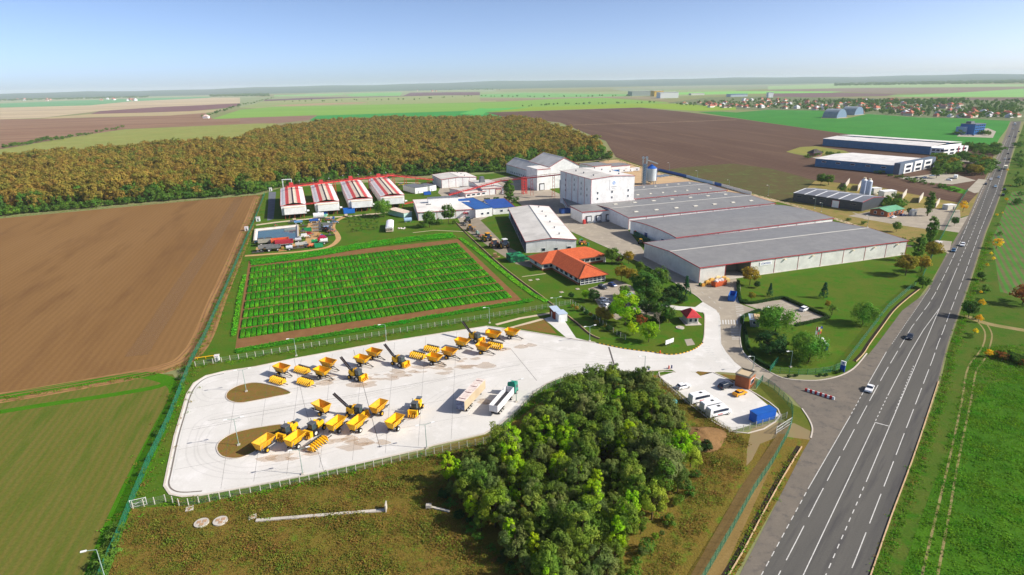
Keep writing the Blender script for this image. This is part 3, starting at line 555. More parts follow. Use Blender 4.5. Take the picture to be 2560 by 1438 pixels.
# --- tower block
P0, ang, L, D = rect((1478.6, 448), (1587, 439), (1412, 426), 23.5); h = 23.5
tw = empty('tower_block', (P0.x, P0.y, 0), ang, 'tall white processing block with blue emblem on its face', 'building')
for i in range(6): MB().box(L*(i+.5)/6, .15, 0, L/6-.04, .3, h).build('wall_panel', WALL, tw)
for i in range(5): MB().box(.15, D*(i+.5)/5, 0, .3, D/5-.04, h).build('wall_panel', WALL, tw); MB().box(L-.15, D*(i+.5)/5, 0, .3, D/5-.04, h).build('wall_panel', WALL, tw)
MB().box(L/2, D-.15, 0, L-.7, .3, h).build('wall_panel', WALL, tw)
for i in range(1, 5): MB().box(-.06, D*i/5, 0, .12, .3, h-.1).build('trim_post', TRIM, tw)
MB().box(-.04, -.04, 0, .22, .22, h).build('trim_post', TRIM, tw)
for x0, x1, z0, z1 in ((-.3, L*.52, h, h+1.1), (L*.52, L+.3, h+1.1, h)): MB().slab([(x0, -.3, z0), (x1, -.3, z1), (x1, D+.3, z1), (x0, D+.3, z0)], .2).build('roof_sheet', ROOFL if x0 > 0 else ROOFM, tw)  # sunward half lighter, other half darker: light painted into the roof colours
m = MB(); m.add([(0, .02, h), (L, .02, h), (L*.52, .02, h+.9), (0, .3, h), (L, .3, h), (L*.52, .3, h+.9)], [(0, 1, 2), (5, 4, 3), (0, 3, 4, 1), (1, 4, 5, 2), (2, 5, 3, 0)]); m.build('gable', WALL, tw)
m = MB(); m.bar((-.36, -.36, h-.1), (L*.52, -.36, h+1.0), .14, .3); m.bar((L*.52, -.36, h+1.0), (L+.36, -.36, h-.1), .14, .3); m.box(-.36, D/2, h-.25, .14, D+.7, .3); m.build('eave_trim', TRIM, tw)
vm = MB().tube((0, 0, 0), (0, 0, 1.0), .4, n=8).tube((0, 0, .95), (0, 0, 1.25), .7, .3, n=8).mesh('roof_vent', GREYM)
for x, y in ((.2, .2), (.2, .5), (.2, .75), (.75, .15), (.75, .4), (.75, .65), (.75, .88)): put('roof_vent', vm, tw, (L*x, D*y, h+.35))
for x in (.15, .48, .86):
    window(tw, L*x, 0, 13.0, .9, 1.5, fr=WALL); window(tw, L*x, 0, 9.3, .9, 1.3, fr=WALL)
for y, zs in ((.12, (15.0, 11.0)), (.3, (18, 14.3, 10.6)), (.52, (19, 15.5, 12)), (.82, (17, 13.3, 9.6))):
    for zz in zs: window(tw, 0, D*y, zz, .7, 1.6, 'left', fr=WALL)
sg = MB().box(L*.515, -.1, 15.2, 6.0, .12, 7.0).build('sign_board', FRAMEW, tw)
m = MB(); EB = mat('emblem_blue', (76, 128, 206), (120, 176, 226), .8, .6)
for k in range(5):       # leaf-like bands of the round emblem
    a = math.radians(38); r = 1.25
    for s in (-1, 1):
        y0 = (k-2)*.46; half = math.sqrt(max(.05, r*r-y0*y0)); p = Vector((math.cos(a), math.sin(a))); q = Vector((-p.y, p.x))
        c0 = q*y0; e0 = c0+p*half*(.12 if s > 0 else -.12); e1 = c0+p*half*s*.95
        m.bar((e0.x, 0, e0.y), (e1.x, 0, e1.y), .05, .32, up=(0, 1, 0)) if False else m.bar((e0.x, 0, e0.y), (e1.x, 0, e1.y), .3, .05, up=(0, 1, 0))
m.build('emblem', EB, sg, (L*.515, -.19, 19.8))
textobj('lettering', 'CORTEVA', .95, mat('sign_grey', (92, 92, 100), rough=.6), sg, (L*.515, -.18, 17.2), (math.pi/2, 0, 0)); textobj('lettering', 'agriscience', .6, MATS['sign_grey'], sg, (L*.515, -.18, 16.2), (math.pi/2, 0, 0))
# low block at the tower's foot
P0, ang, L, D = rect((1421, 515.5), (1484, 514), (1372, 494), 4.2)
lb = empty('low_block', (P0.x, P0.y, 0), ang, 'low dark roofed block at the foot of the tower', 'building')
for i in range(4): MB().box(.12, D*(i+.5)/4, 0, .24, D/4-.03, 4.0).build('wall_panel', WALL, lb)
MB().box(6, .12, 0, 12, .24, 4.0).build('wall_panel', WALL, lb); MB().box(6, D-.12, 0, 12, .24, 4.0).build('wall_panel', WALL, lb)
MB().slab([(-.4, -.4, 4.2), (12, -.4, 4.5), (12, D+.4, 4.5), (-.4, D+.4, 4.2)], .2).build('roof_sheet', ROOFY, lb)
MB().box(-.46, D/2, 3.8, .14, D+.9, .4).build('eave_trim', TRIM, lb)
for i in range(6): window(lb, 0, D*(.1+.15*i), 1.4, 1.6, 1.2, 'left')
# --- middle halls
hall('packing_hall', 'white gabled hall before the wood, beside the red conveyor', (1105, 471), (1192, 464), (1082, 458), eave=7.6, ridge=8.8, axis='y', bays=5, side_bays=4, roof=ROOFM, roof2=ROOFL, wall=WALL, vents=3)
lo, L, D = hall('lean_to', 'low cream roofed office wing with dark windows under the conveyor', (1164, 494.5), (1216, 488), (1127, 482), eave=3.4, ridge=4.4, axis='x', bays=4, side_bays=3, roof=ROOFM, wall=WALL)
for i in range(4): window(lo, L*(.14+.24*i), 0, .9, 2.6, 1.3)
lo, L, D = hall('seed_hall', 'long white roofed hall left of the blue roofs', (1046, 552), (1186, 543), (1030, 519), eave=5.6, ridge=6.8, axis='x', bays=6, side_bays=3, roof=ROOFL, wall=WALL, trim=TRIM)
MB().box(L*.52, D*.55, 5.9, L*.56, 5.5, 4.0).build('clerestory', WALL, lo); MB().box(L*.52, D*.55, 9.95, L*.56+.6, 6.0, .2).build('clerestory_roof', GREYM, lo)
MB().box(L*.24, D*.42, 6.4, 3.2, 2.0, .5).build('skylight', GREYM, lo)
window(lo, L*.12, 0, 2.0, 3.4, 1.6); window(lo, L*.86, 0, 2.0, 2.6, 1.6)
cn = MB(); cn.box(L*.83, -1.6, 3.6, 3.0, 3.0, .2, taper=(.6, .9)).box(L*.83-1.3, -2.9, 0, .14, .14, 3.6).box(L*.83+1.3, -2.9, 0, .14, .14, 3.6); cn.build('door_canopy', TRIM, lo)
BR = ribbed('blue_roof', (44, 96, 168), .6, .04, axis='X'); BR2 = ribbed('deep_blue_roof', (46, 86, 164), .6, .04, axis='X')
for nm, lab, A, B, C, rf, hh in (('blue_roof_store', 'white store with bright blue roof against the seed hall', (1189, 545), (1231, 540), (1178, 519), BR, 6.0), ('blue_roof_store', 'store with deep blue roof and red edge by the poplar', (1233, 537), (1286, 533), (1222, 518), BR2, 4.6)):
    P0, ang, L, D = rect(A, B, C); o = empty(nm, (P0.x, P0.y, 0), ang, lab, 'building')
    for i in range(3): MB().box(L*(i+.5)/3, .1, 0, L/3-.03, .2, hh-.2).build('wall_panel', WALL, o)
    for x in (.1, L-.1): MB().box(x, D/2, 0, .2, D, hh-.2).build('wall_panel', WALL, o)
    MB().box(L/2, D-.1, 0, L-.5, .2, hh+.4).build('wall_panel', WALL, o)
    MB().slab([(-.3, -.4, hh), (L+.3, -.4, hh), (L+.3, D+.3, hh+1.0), (-.3, D+.3, hh+1.0)], .18).build('roof_sheet', rf, o)
    MB().bar((L+.36, -.4, hh), (L+.36, D+.3, hh+1.0), .3, .3).build('verge_trim', BLUEP if hh > 5 else TRIM, o)
    window(o, L*.4, 0, 1.6, 1.6, 1.2); window(o, L*.75, 0, 1.6, 1.6, 1.2)
# open implement shed
sh, L, D = hall('implement_shed', 'big cream roofed shed open along its left side', (1315.4, 632.7), (1440, 627), (1201, 546), eave=6.2, ridge=7.6, axis='y', bays=5, side_bays=10, roof=ROOFM, roof2=ROOFL, wall=WALL, open_left=True, posts=False, vents=6, ridge_cap=GREYM)
cm = MB().box(.2, 0, 0, .35, .35, 6.0).mesh('column', mat('column_grey', (96, 100, 112), rough=.7))
for i in range(1, 12): put('column', cm, sh, (0, D*i/12, .15))
for x in (.35, .6): window(sh, L*x, 0, .6, 1.6, 1.4)
window(sh, L*.86, 0, .6, 2.0, 1.8)
MB().box(.14, D*.955, .2, .24, D*.09, 5.8).build('wall_panel', mat('pale_blue_wall', (150, 176, 196), rough=.7), sh)
# back halls
o, L, D = hall('grain_hall', 'white hall with a row of small dark openings, left of the back halls', (1326, 450), (1372, 446), (1281, 430.5), eave=8.2, ridge=14.5, axis='y', bays=4, side_bays=8, roof=ROOFM, wall=WALL, posts=False)
for i in range(10): MB().box(-.05, D*(.12+.075*i), 1.2, .12, .9, 1.5).build('louvre', DARK, o)
o, L, D = hall('grain_hall', 'tall white hall with steep cream roof behind the conveyor', (1374, 472), (1447, 466), (1345, 452), eave=18.0, ridge=25.0, axis='y', bays=4, side_bays=6, roof=ROOFM, roof2=ROOFL, wall=WALL, posts=False)
P0, ang, L, D = rect((1343, 477), (1376, 474), (1327, 467)); o = empty('intake_block', (P0.x, P0.y, 0), ang, 'white flat topped intake block with a loading door', 'building')
for i in range(2): MB().box(L*(i+.5)/2, .15, 0, L/2-.03, .3, 17.4).build('wall_panel', WALL, o)
for i in range(3): MB().box(.15, D*(i+.5)/3, 0, .3, D/3-.03, 17.4).build('wall_panel', WALL, o)
MB().box(L-.15, D/2, 0, .3, D, 17.4).build('wall_panel', WALL, o); MB().box(L/2, D-.15, 0, L-.7, .3, 17.4).build('wall_panel', WALL, o)
MB().box(L/2, D/2, 17.42, L+.3, D+.3, .25).build('roof_sheet', ROOFL, o); MB().box(L/2, -.2, 17.0, L+.5, .14, .4).build('eave_trim', TRIM, o)
d = MB().box(L*.35, -.15, .2, 4.6, .3, 5.6).build('dock_shelter', MATS['rubber'], o); MB().box(L*.35, -.34, .4, 3.6, .08, 4.6).build('dock_door', MATS['dock_white'], o if False else d)
hall('rear_block', 'plain white box behind the tower', (1482, 440), (1527, 436), (1470, 430), eave=9.0, ridge=9.5, axis='x', bays=3, side_bays=3, roof=ROOFG, wall=WALL, posts=False)
hall('rear_store', 'long low white store beyond the tower', (1528, 428), (1575, 424), (1522, 420), eave=4.6, ridge=5.2, axis='x', bays=5, side_bays=2, roof=ROOFG, wall=WALL, posts=False)
for lab, A, B, C, hh in (('white equipment cabin on the lawn behind the dryers', (1038.5, 485), (1069, 481), (1028.5, 474), 4.6), ('small white cabin beside the gabled hall', (1075, 479), (1091, 476), (1071, 471), 4.4)):
    P0, ang, L, D = rect(A, B, C); o = empty('cabin', (P0.x, P0.y, 0), ang, lab, 'cabin')
    MB().box(L/2, D/2, .1, L, D, hh).build('wall', FRAMEW, o); MB().box(L/2, D/2, hh+.1, L+.3, D+.3, .2).build('roof', GREYM, o)
    f = MB().box(L*.25, -.05, .15, 1.1, .1, 2.1).build('door', mat('door_grey', (170, 172, 176), rough=.6), o); MB().box(L*.25+.4, -.12, 1.1, .08, .06, .25).build('handle', GREYM, f)
# --- four drying houses on legs
BINW = ribbed('bin_white', (238, 232, 228), .6, .04, axis='Y'); BINC = ribbed('bin_cream', (228, 214, 190), .6, .03, axis='X')
PINK = mat('red_grating', (214, 100, 96), (200, 84, 84), 1.2, .7)
zt = 9.0
for lab, A, B, C in (('leftmost red striped drying house, beside the green fence', (702, 515), (764, 509), (702, 472)), ('second red striped drying house from the green fence', (786.5, 507), (847, 502), (777, 465)), ('third red striped drying house from the green fence', (870.5, 499), (929, 492), (851, 455)), ('red striped drying house nearest the white cabins', (951.5, 491), (1008, 484.5), (921, 449))):
    P0, ang, L, D = rect_side(A, B, C, zt); o = empty('drying_house', (P0.x, P0.y, 0), ang, lab, 'drying house', 'row of red striped drying houses')
    zb = 2.6; n = 8
    for i in range(n): MB().box(.12, D*(i+.5)/n, zb, .24, D/n-.03, zt-zb).build('wall_panel', BINW, o); MB().box(L-.12, D*(i+.5)/n, zb, .24, D/n-.03, zt-zb).build('wall_panel', BINW, o)
    MB().box(L/2, .12, zb, L-.5, .24, zt-zb).build('wall_panel', WALL, o); MB().box(L/2, D-.12, zb, L-.5, .24, zt-zb).build('wall_panel', WALL, o)
    MB().box(L/2, D/2, zb-.2, L-.1, D-.1, .2).build('deck', GREYM, o)
    fb = MB().box(L*.53, -1.4, 3.2, L*.84, 2.8, 4.4).build('fan_house', WALL, o); MB().box(L*.53, -1.4, 7.62, L*.84+.3, 3.0, .18).build('fan_house_roof', BINC, fb)
    # roof strips: slope, grating, cream, channel in painted shade, cream, grating, slope
    xs = [(-.2, .20, BINW, 0.0, 1.0), (.20, .33, PINK, 1.0, 1.45), (.33, .47, BINC, 1.3, 1.7), (.47, .54, DARK, 1.2, 1.2), (.54, .68, BINC, 1.7, 1.3), (.68, .81, PINK, 1.45, 1.0), (.81, 1.0, BINW, 1.0, 0)]
    for a, b, mm, z0, z1 in xs:
        x0 = -.25 if a < 0 else a*L; x1 = L+.25 if b == 1.0 else b*L
        MB().slab([(x0, -.2, zt+z0), (x1, -.2, zt+z1), (x1, D+.2, zt+z1), (x0, D+.2, zt+z0)], .2).build({id(PINK): 'grating', id(DARK): 'channel'}.get(id(mm), 'roof_sheet'), mm, o)
    cv = MB(); cv.box(L*.505, D/2, zt+1.25, 1.0, D*.98, .3); cv.build('conveyor_cover', mat('channel_shade', (66, 50, 66), (54, 42, 58), 2, .7), o)  # cover coloured dark to stand for the channel's shadow
    hd = MB().box(L*.505, D-1.2, zt+1.0, 3.4, 3.2, 3.4, taper=(.9, .9)).build('conveyor_head', REDM, o)
    rl = MB()
    for x in (.2, .33, .68, .81):
        rl.bar((x*L, 0, zt+1.9), (x*L, D, zt+1.9), .08)
        for k in range(13): rl.bar((x*L, D*k/12, zt+1.0), (x*L, D*k/12, zt+1.9), .07)
    for k in range(25):
        for x in (.2, .68): rl.bar((x*L, D*k/24, zt+1.5), ((x+.13)*L, D*k/24, zt+1.5), .1)
    rl.box(L/2, -.3, zt-.1, L+.6, .16, .3); rl.box(-.32, D/2, zt-.25, .14, D, .3); rl.box(L+.32, D/2, zt-.25, .14, D, .3); rl.build('handrail', REDM, o)
    for i in range(6):
        for x in (.12, .5, .88): MB().box(L*x, -1.2+D*i/5.0*.98, 0, .35, .35, 2.5 if i else 3.2).build('leg', mat('rust_leg', (166, 84, 62), (150, 74, 56), 1, .8), o)
    for x in (.25, .7): MB().bar((L*x, -1.9, 0), (L*x+1.2, -1.9, 3.2), .2).build('brace', MATS['rust_leg'], o)
    MB().tube((L+.25, -.4, 4.4), (L+1.8, -.4, 4.4), .7, .5, n=10).build('air_inlet', FRAMEW, o)
    for k in (.15, .9):
        l_ = MB().tube((L*k, D+.3, zt), (L*k, D+.3, zt+5), .06, n=5).build('lamp_pole', STEEL, o); MB().box(L*k, D+.3, zt+5, .7, .4, .3).build('lamp_head', FRAMEW, l_)
# white portal at the first dryer's head
a = G(703, 478); o = MB().box(a.x+1, a.y+3, 0, .5, .5, 9.5).box(a.x+4.5, a.y+4, 9.0, 8, .9, .6, rz=.25).box(a.x+8, a.y+5.2, 0, .5, .5, 9.4).build('loading_portal', FRAMEW, label='white pipe portal at the head of the leftmost drying house', cat='frame')
# --- red conveyors
def conveyor(name, label, pts, w=1.5, hgt=1.6, legs=5, loc=None):
    """box gallery through world points with trestle legs"""
    o = empty(name, pts[0] if False else (pts[0][0], pts[0][1], 0), 0, label, 'conveyor'); off = Vector((pts[0][0], pts[0][1], 0)); P = [Vector(p)-off for p in pts]
    for a, b in zip(P, P[1:]):
        MB().bar(a, b, w, hgt*.5).build('gallery', REDM, o); k = MB(); n = max(4, int((b-a).length/4))
        for s in (-1, 1):
            d = (b-a).normalized(); sd = Vector((-d.y, d.x, 0))*s*w*.62; k.bar(a+sd+Vector((0, 0, hgt*.8)), b+sd+Vector((0, 0, hgt*.8)), .12)
            for i in range(n+1): q = a+(b-a)*i/n+sd; k.bar(q-Vector((0, 0, hgt*.3)), q+Vector((0, 0, hgt*.8)), .12)
        k.build('handrail', TRIM, o)
        for i in range(legs):
            q = a+(b-a)*((i+.5)/legs)
            if q.z > 2.0:
                t = MB()
                for sx, sy in ((-.9, -.5), (.9, -.5), (.9, .5), (-.9, .5)): t.bar((q.x+sx*1.3, q.y+sy*1.3, 0), (q.x+sx*.7, q.y+sy*.7, q.z), .18)
                for zz in range(2, int(q.z), 3): t.bar((q.x-1, q.y-.6, zz), (q.x+1, q.y-.6, zz+2), .12); t.bar((q.x-1, q.y+.6, zz+2), (q.x+1, q.y+.6, zz), .12)
                t.build('trestle', REDM, o)
    return o
conveyor('conveyor', 'long red conveyor running over the heads of the drying houses', [G(716, 468, 12.5), G(985, 438, 12.5)], legs=6)
conveyor('conveyor', 'orange red conveyor sloping from the last drying house to the gabled hall', [G(968, 438, 12.5), G(1084, 450, 5.0)], legs=4)
conveyor('conveyor', 'red conveyor climbing past the poplar to the tower', [G(1122, 488, 2.0), G(1252, 452.5, 9.5), G(1412, 435.5, 18.5)], legs=3)
conveyor('conveyor', 'short red conveyor crossing between the drying houses', [G(764, 511, 8.6), G(790, 508, 8.6)], w=.8, hgt=.8, legs=0)
conveyor('conveyor', 'low red conveyor along the lawn to the seed hall', [G(1010, 510, 1.6), G(1085, 497, 3.0)], w=1.2, hgt=1.0, legs=2)
t = MB(); b = G(1311, 485)
for sx in (-1, 1):
    for sy in (-1, 1): t.bar((sx*1.6, sy*1.6, 0), (sx*1.6, sy*1.6, 13.5), .4)
for k in range(6):
    for s in (-1, 1): t.bar((-1.6, s*1.6, k*2.2), (1.6, s*1.6, k*2.2+2.2), .2); t.bar((s*1.6, -1.6, k*2.2), (s*1.6, 1.6, k*2.2+2.2), .2); t.bar((-1.6, s*1.6, k*2.2+2.2), (1.6, s*1.6, k*2.2+2.2), .2)
t.build('trestle_tower', REDM, None, (b.x, b.y, 0), .34, label='red lattice trestle tower under the climbing conveyor', cat='tower')
# --- steel silo, elevator, blue tank
b = G(1627, 460); o = empty('silo', b, 0, 'round galvanised silo with blue cone roof behind the tower', 'silo'); RIB = ribbed('silo_steel', (198, 208, 214), 1.1, .06, rough=.35, axis='X')
m = MB(); n = 24; R0 = 4.3
for k in range(6): m.tube((0, 0, 3.0+k*1.75), (0, 0, 3.0+k*1.75+1.72), R0+(.06 if k % 2 else 0), n=n, caps=False)
m.build('barrel', RIB, o); MB().tube((0, 0, 13.5), (0, 0, 16.6), R0+.2, .5, n=n).build('cone_roof', BLUEP, o); MB().tube((0, 0, 3.0), (0, 0, 1.0), R0, .5, n=n).build('hopper', STEEL, o)
for i in range(10): a = 2*math.pi*i/10; MB().box(R0*.96*math.cos(a), R0*.96*math.sin(a), 0, .3, .3, 3.6).build('leg', STEEL, o)
MB().tube((R0+.1, -1.5, 3), (R0+.1, -1.5, 14), .2, n=6).build('ladder', BLUEP, o)
b = G(1609.5, 462); o = empty('bucket_elevator', b, 0, 'grey lattice elevator tower with twin heads beside the silo', 'elevator')
MB().box(0, 0, 0, 2.6, 2.6, 17.5).build('shaft', mat('shaft_blue', (116, 140, 164), (104, 126, 150), 3, .5), o); t = MB()
for sx in (-1, 1):
    for sy in (-1, 1): t.bar((sx*1.8, sy*1.8, 0), (sx*1.8, sy*1.8, 21), .2)
for k in range(10):
    for s in (-1, 1): t.bar((-1.8, s*1.8, 2.1*k), (1.8, s*1.8, 2.1*k+2.1), .14); t.bar((s*1.8, 1.8, 2.1*k), (s*1.8, -1.8, 2.1*k+2.1), .14)
t.build('lattice', STEEL, o)
for s in (-1, 1): MB().tube((s*1.5, 0, 18), (s*1.5, 0, 22.5), .45, n=8).tube((s*1.5, -.8, 22.8), (s*1.5, .8, 22.8), 1.1, n=12).build('head_pulley', STEEL, o)
MB().bar((1.5, 0, 21), (11.5, 2.0, 17.3), .7, .9).build('spout', STEEL, o)
b = G(1405, 492); o = empty('hopper_tank', b, 0, 'dark blue hopper tank on legs beside the tower', 'tank')
MB().tube((0, 0, 6.5), (0, 0, 13), 2.0, n=16).tube((0, 0, 6.5), (0, 0, 4.2), 2.0, .4, n=16).build('barrel', mat('tank_blue', (70, 92, 122), (60, 82, 110), 2, .45), o)
for sx, sy in ((-1.5, -1.5), (1.5, -1.5), (1.5, 1.5), (-1.5, 1.5)): MB().box(sx, sy, 0, .25, .25, 6.8).build('leg', GREYM, o)
# ================================================================== office, gatehouses, right-hand sites, fences, kerbs, lamps
TILE = mat('roof_tile', (196, 94, 52), (180, 82, 46), 1.6, .8, c3=(208, 108, 62), fine=(.35, .12), rows=(19.5, .35, .2, (150, 64, 36)), bump=.03, bscale=.3)
TILER = mat('red_tile', (192, 52, 58), (178, 46, 52), 1.2, .75, fine=(.3, .08))
PLAST = mat('plaster', (222, 218, 208), (210, 206, 196), 2, .9); BRICK = mat('brick_wall', (170, 106, 74), (156, 96, 66), 1, .9, fine=(.2, .14))
def hip(mb, L, D, ov, ze, zr, ends=(1, 1)):
    """hip roof over 0..L x 0..D, ridge along the longer side; ends=(0|1 hipped)"""
    x0, x1, y0, y1 = -ov, L+ov, -ov, D+ov
    if L >= D:
        h = (D+2*ov)/2; r0 = (x0+h*ends[0], D/2, zr); r1 = (x1-h*ends[1], D/2, zr)
        vs = [(x0, y0, ze), (x1, y0, ze), (x1, y1, ze), (x0, y1, ze), r0, r1]; fs = [(0, 1, 5, 4), (1, 2, 5), (2, 3, 4, 5), (3, 0, 4), (3, 2, 1, 0)]
    else:
        h = (L+2*ov)/2; r0 = (L/2, y0+h*ends[0], zr); r1 = (L/2, y1-h*ends[1], zr)
        vs = [(x0, y0, ze), (x1, y0, ze), (x1, y1, ze), (x0, y1, ze), r0, r1]; fs = [(0, 1, 4), (1, 2, 5, 4), (2, 3, 5), (3, 0, 4, 5), (3, 2, 1, 0)]
    return mb.add(vs, fs)
ze, zr = 3.4, 7.0
P0, ang, L, D = rect((1353, 662), (1518, 638.6), (1325, 639.6), ze)
of = empty('office', (P0.x, P0.y, 0), ang, 'single storey office with T shaped orange tiled hip roof', 'building')
i_ = 1.1
MB().box(L/2, D/2, 0, L-2*i_, D-2*i_, ze-.02).build('wall', PLAST, of); MB().box(L/2, D/2, 0, L-2*i_+.12, D-2*i_+.12, .9).build('brick_base', BRICK, of)
r = hip(MB(), L, D, 0, ze, zr).build('roof', TILE, of)
mb = MB(); mb.bar((0, 0, ze), (L, 0, ze), .2, .25).bar((0, 0, ze), (0, D, ze), .2, .25).bar((L, 0, ze), (L, D, ze), .2, .25); mb.build('gutter', mat('gutter_brown', (120, 62, 40), rough=.6), r)
for k in range(3): window(of, L*(.08+.09*k), i_, 1.2, 2.2, 1.3)
for k in range(4): window(of, L*(.62+.085*k), i_, 1.2, 2.4, 1.3)
window(of, i_, D*.5, 1.2, 2.2, 1.3, 'left')
MB().tube((L-1.0, .9, 0), (L-1.0, .9, ze), .7, n=12).build('column', FRAMEW, of)
P1, ang1, L1_, D1 = rect((1447, 698), (1523, 686.5), (1388, 657), ze); inv = Matrix.Rotation(-ang, 4, 'Z'); q = inv @ (P1-P0)
Rm = q; mw = MB()
wgA = (q.x, q.y)
mb = MB().box(L1_/2, D1/2+2, 0, L1_-2*i_, D1+2-2*i_, ze-.02); f = mb.build('wall', PLAST, of, (q.x, q.y, 0)); MB().box(L1_/2, D1/2+2, 0, L1_-2*i_+.12, D1+2-2*i_+.12, .9).build('brick_base', BRICK, of, (q.x, q.y, 0))
y0 = 0.0; yb = (D/2-q.y); hh = L1_/2
mb = MB(); mb.add([(0, 0, ze), (L1_, 0, ze), (L1_, yb-.0, ze), (0, yb, ze), (L1_/2, hh, zr), (L1_/2, yb, zr)], [(0, 1, 4), (1, 2, 5, 4), (3, 0, 4, 5), (3, 2, 1, 0)]); rw = mb.build('roof', TILE, of, (q.x, q.y, .01))
mb = MB(); mb.bar((0, 0, ze), (L1_, 0, ze), .2, .25).bar((0, 0, ze), (0, yb*.6, ze), .2, .25).bar((L1_, 0, ze), (L1_, yb*.6, ze), .2, .25).bar((0, 0, ze+.05), (L1_/2, hh, zr+.05), .3, .15).bar((L1_, 0, ze+.05), (L1_/2, hh, zr+.05), .3, .15); mb.build('gutter', MATS['gutter_brown'], rw)
for k in range(5): window(of, q.x+i_, q.y+D1*(.16+.17*k), 1.2, 2.6, 1.3, 'left')
gf = MB().box(q.x+L1_/2, q.y+i_-.1, .2, L1_-2.6, .12, 3.0).build('glazed_front', GLASS, of); mb = MB()
for k in range(7): mb.box(q.x+1.4+(L1_-2.8)*k/6, q.y+i_-.22, .2, .16, .12, 3.0)
for zz in (.2, 1.2, 2.2, 3.1): mb.box(q.x+L1_/2, q.y+i_-.23, zz, L1_-2.6, .12, .14)
mb.build('mullion', FRAMEW, gf)
# red roofed gatehouse
def small_house(name, label, A, B, C, h, roofm, wallm, ov=.9, rise=1.8, cat='building', wins=2):
    P0, ang, L, D = rect(A, B, C); o = empty(name, (P0.x, P0.y, 0), ang, label, cat)
    MB().box(L/2, D/2, 0, L, D, h).build('wall', wallm, o); MB().box(L/2, D/2, 0, L+2, D+2, .12).build('plinth', CONC, o)
    hip(MB(), L, D, ov, h, h+rise).build('roof', roofm, o)
    for k in range(wins): window(o, L*(k+.5)/wins, 0, 1.0, min(1.2, L/wins*.5), 1.1)
    return o
small_house('gatehouse', 'small white gatehouse with red pyramid roof', (1719, 812), (1745, 811), (1711, 797), 2.9, TILER, PLAST, rise=2.2)
P0, ang, L, D = rect((1871, 975), (1886, 960), (1843, 958)); o = empty('guard_house', (P0.x, P0.y, 0), ang, 'flat roofed brick guard house at the main gate', 'building')
MB().box(L/2, D/2, 0, L, D, 3.6).build('wall', BRICK, o); MB().box(L/2, D/2, 3.6, L-.4, D-.4, .1).build('roof', mat('flat_roof', (196, 176, 144), rough=.9), o)
mb = MB()
for a, b in (((0, 0), (L, 0)), ((L, 0), (L, D)), ((L, D), (0, D)), ((0, D), (0, 0))): mb.bar((*a, 3.85), (*b, 3.85), .35, .5)
mb.build('parapet', mat('parapet_grey', (132, 126, 112), rough=.8), o); window(o, L*.5, 0, 1.2, L*.5, 1.1); window(o, L, D*.5, 1.2, 1.2, 1.1, 'right')
P0, ang, L, D = rect((1876, 817), (1898, 819), (1876, 804)); o = empty('weigh_cabin', (P0.x, P0.y, 0), ang, 'grey cabin with half tin, half gravel roof beside the big willow', 'cabin')
MB().box(L/2, D/2, 0, L, D, 2.9).build('wall', mat('cabin_grey', (150, 152, 150), (138, 140, 140), 1, .8), o); MB().box(L*.72, D/2, 2.9, L*.66, D+.6, .2).build('roof', mat('gravel_roof', (206, 178, 138), (190, 162, 124), 1, .9), o); MB().box(L*.1, D/2, 2.75, L*.62, D+1, .12).build('awning', mat('tin_blue', (176, 192, 212), rough=.4), o); window(o, L*.4, 0, 1.1, 1.0, 1.0)
P0, ang, L, D = rect((1397, 806), (1418, 803), (1389, 796)); o = empty('pump_cabin', (P0.x, P0.y, 0), ang, 'white metal cabin with pale tin roof by the yard corner', 'cabin')
MB().box(L/2, D/2, 0, L, D, 3.0).build('wall', FRAMEW, o); MB().box(L/2, D/2, 3.0, L+.3, D+.3, .15).build('roof', mat('tin_pale', (186, 200, 216), rough=.4), o); MB().box(L*.3, -.04, .1, .9, .08, 2.0).build('door', FRAMEW, o)
P0, ang, L, D = rect((1385, 799), (1402, 797), (1379, 786)); o = empty('brick_cabin', (P0.x, P0.y, 0), ang, 'brown walled cabin with tin roof behind the white cabin', 'cabin')
MB().box(L/2, D/2, 0, L, D, 3.2).build('wall', mat('rust_wall', (140, 62, 44), rough=.8), o); MB().box(L/2, D/2, 3.2, L+.4, D+.4, .15).build('roof', MATS['tin_pale'], o); MB().box(-.04, D*.5, .1, .08, .9, 2.0).build('door', FRAMEW, o)

# --- dark hall and neighbours on the right
DG = ribbed('charcoal_sheet', (66, 72, 80), .6, .03); DGS = ribbed('charcoal_roof', (128, 130, 136), .9, .04)
P0, ang, L, D = rect((2153, 529), (2206, 515), (2014, 496)); zh = 6.2
o = empty('dark_hall', (P0.x, P0.y, 0), ang, 'charcoal hall with white strips across its roof', 'building')
n = 6
for i in range(n): MB().box(.12, D*(i+.5)/n, 0, .24, D/n-.03, zh).build('wall_panel', DG, o); MB().box(L-.12, D*(i+.5)/n, 0, .24, D/n-.03, zh).build('wall_panel', DG, o)
for y in (.12, D-.12): MB().box(L/2, y, 0, L-.5, .24, zh).build('wall_panel', DG, o)
for i in range(n):
    y0, y1 = D*i/n, D*(i+1)/n-1.1
    for x0, z0, x1, z1 in ((-.3, zh, L/2, zh+1.6), (L/2, zh+1.6, L+.3, zh)):
        MB().slab([(x0, y0, z0), (x1, y0, z1), (x1, y1, z1), (x0, y1, z0)], .15).build('roof_sheet', DGS, o); MB().slab([(x0, y1, z0), (x1, y1, z1), (x1, y1+1.1, z1), (x0, y1+1.1, z0)], .15).build('rooflight', FRAMEW, o)
m = MB(); m.add([(0, .02, zh), (L, .02, zh), (L/2, .02, zh+1.45), (0, .25, zh), (L, .25, zh), (L/2, .25, zh+1.45)], [(0, 1, 2), (5, 4, 3), (0, 3, 4, 1), (1, 4, 5, 2), (2, 5, 3, 0)]); m.build('gable', DG, o)
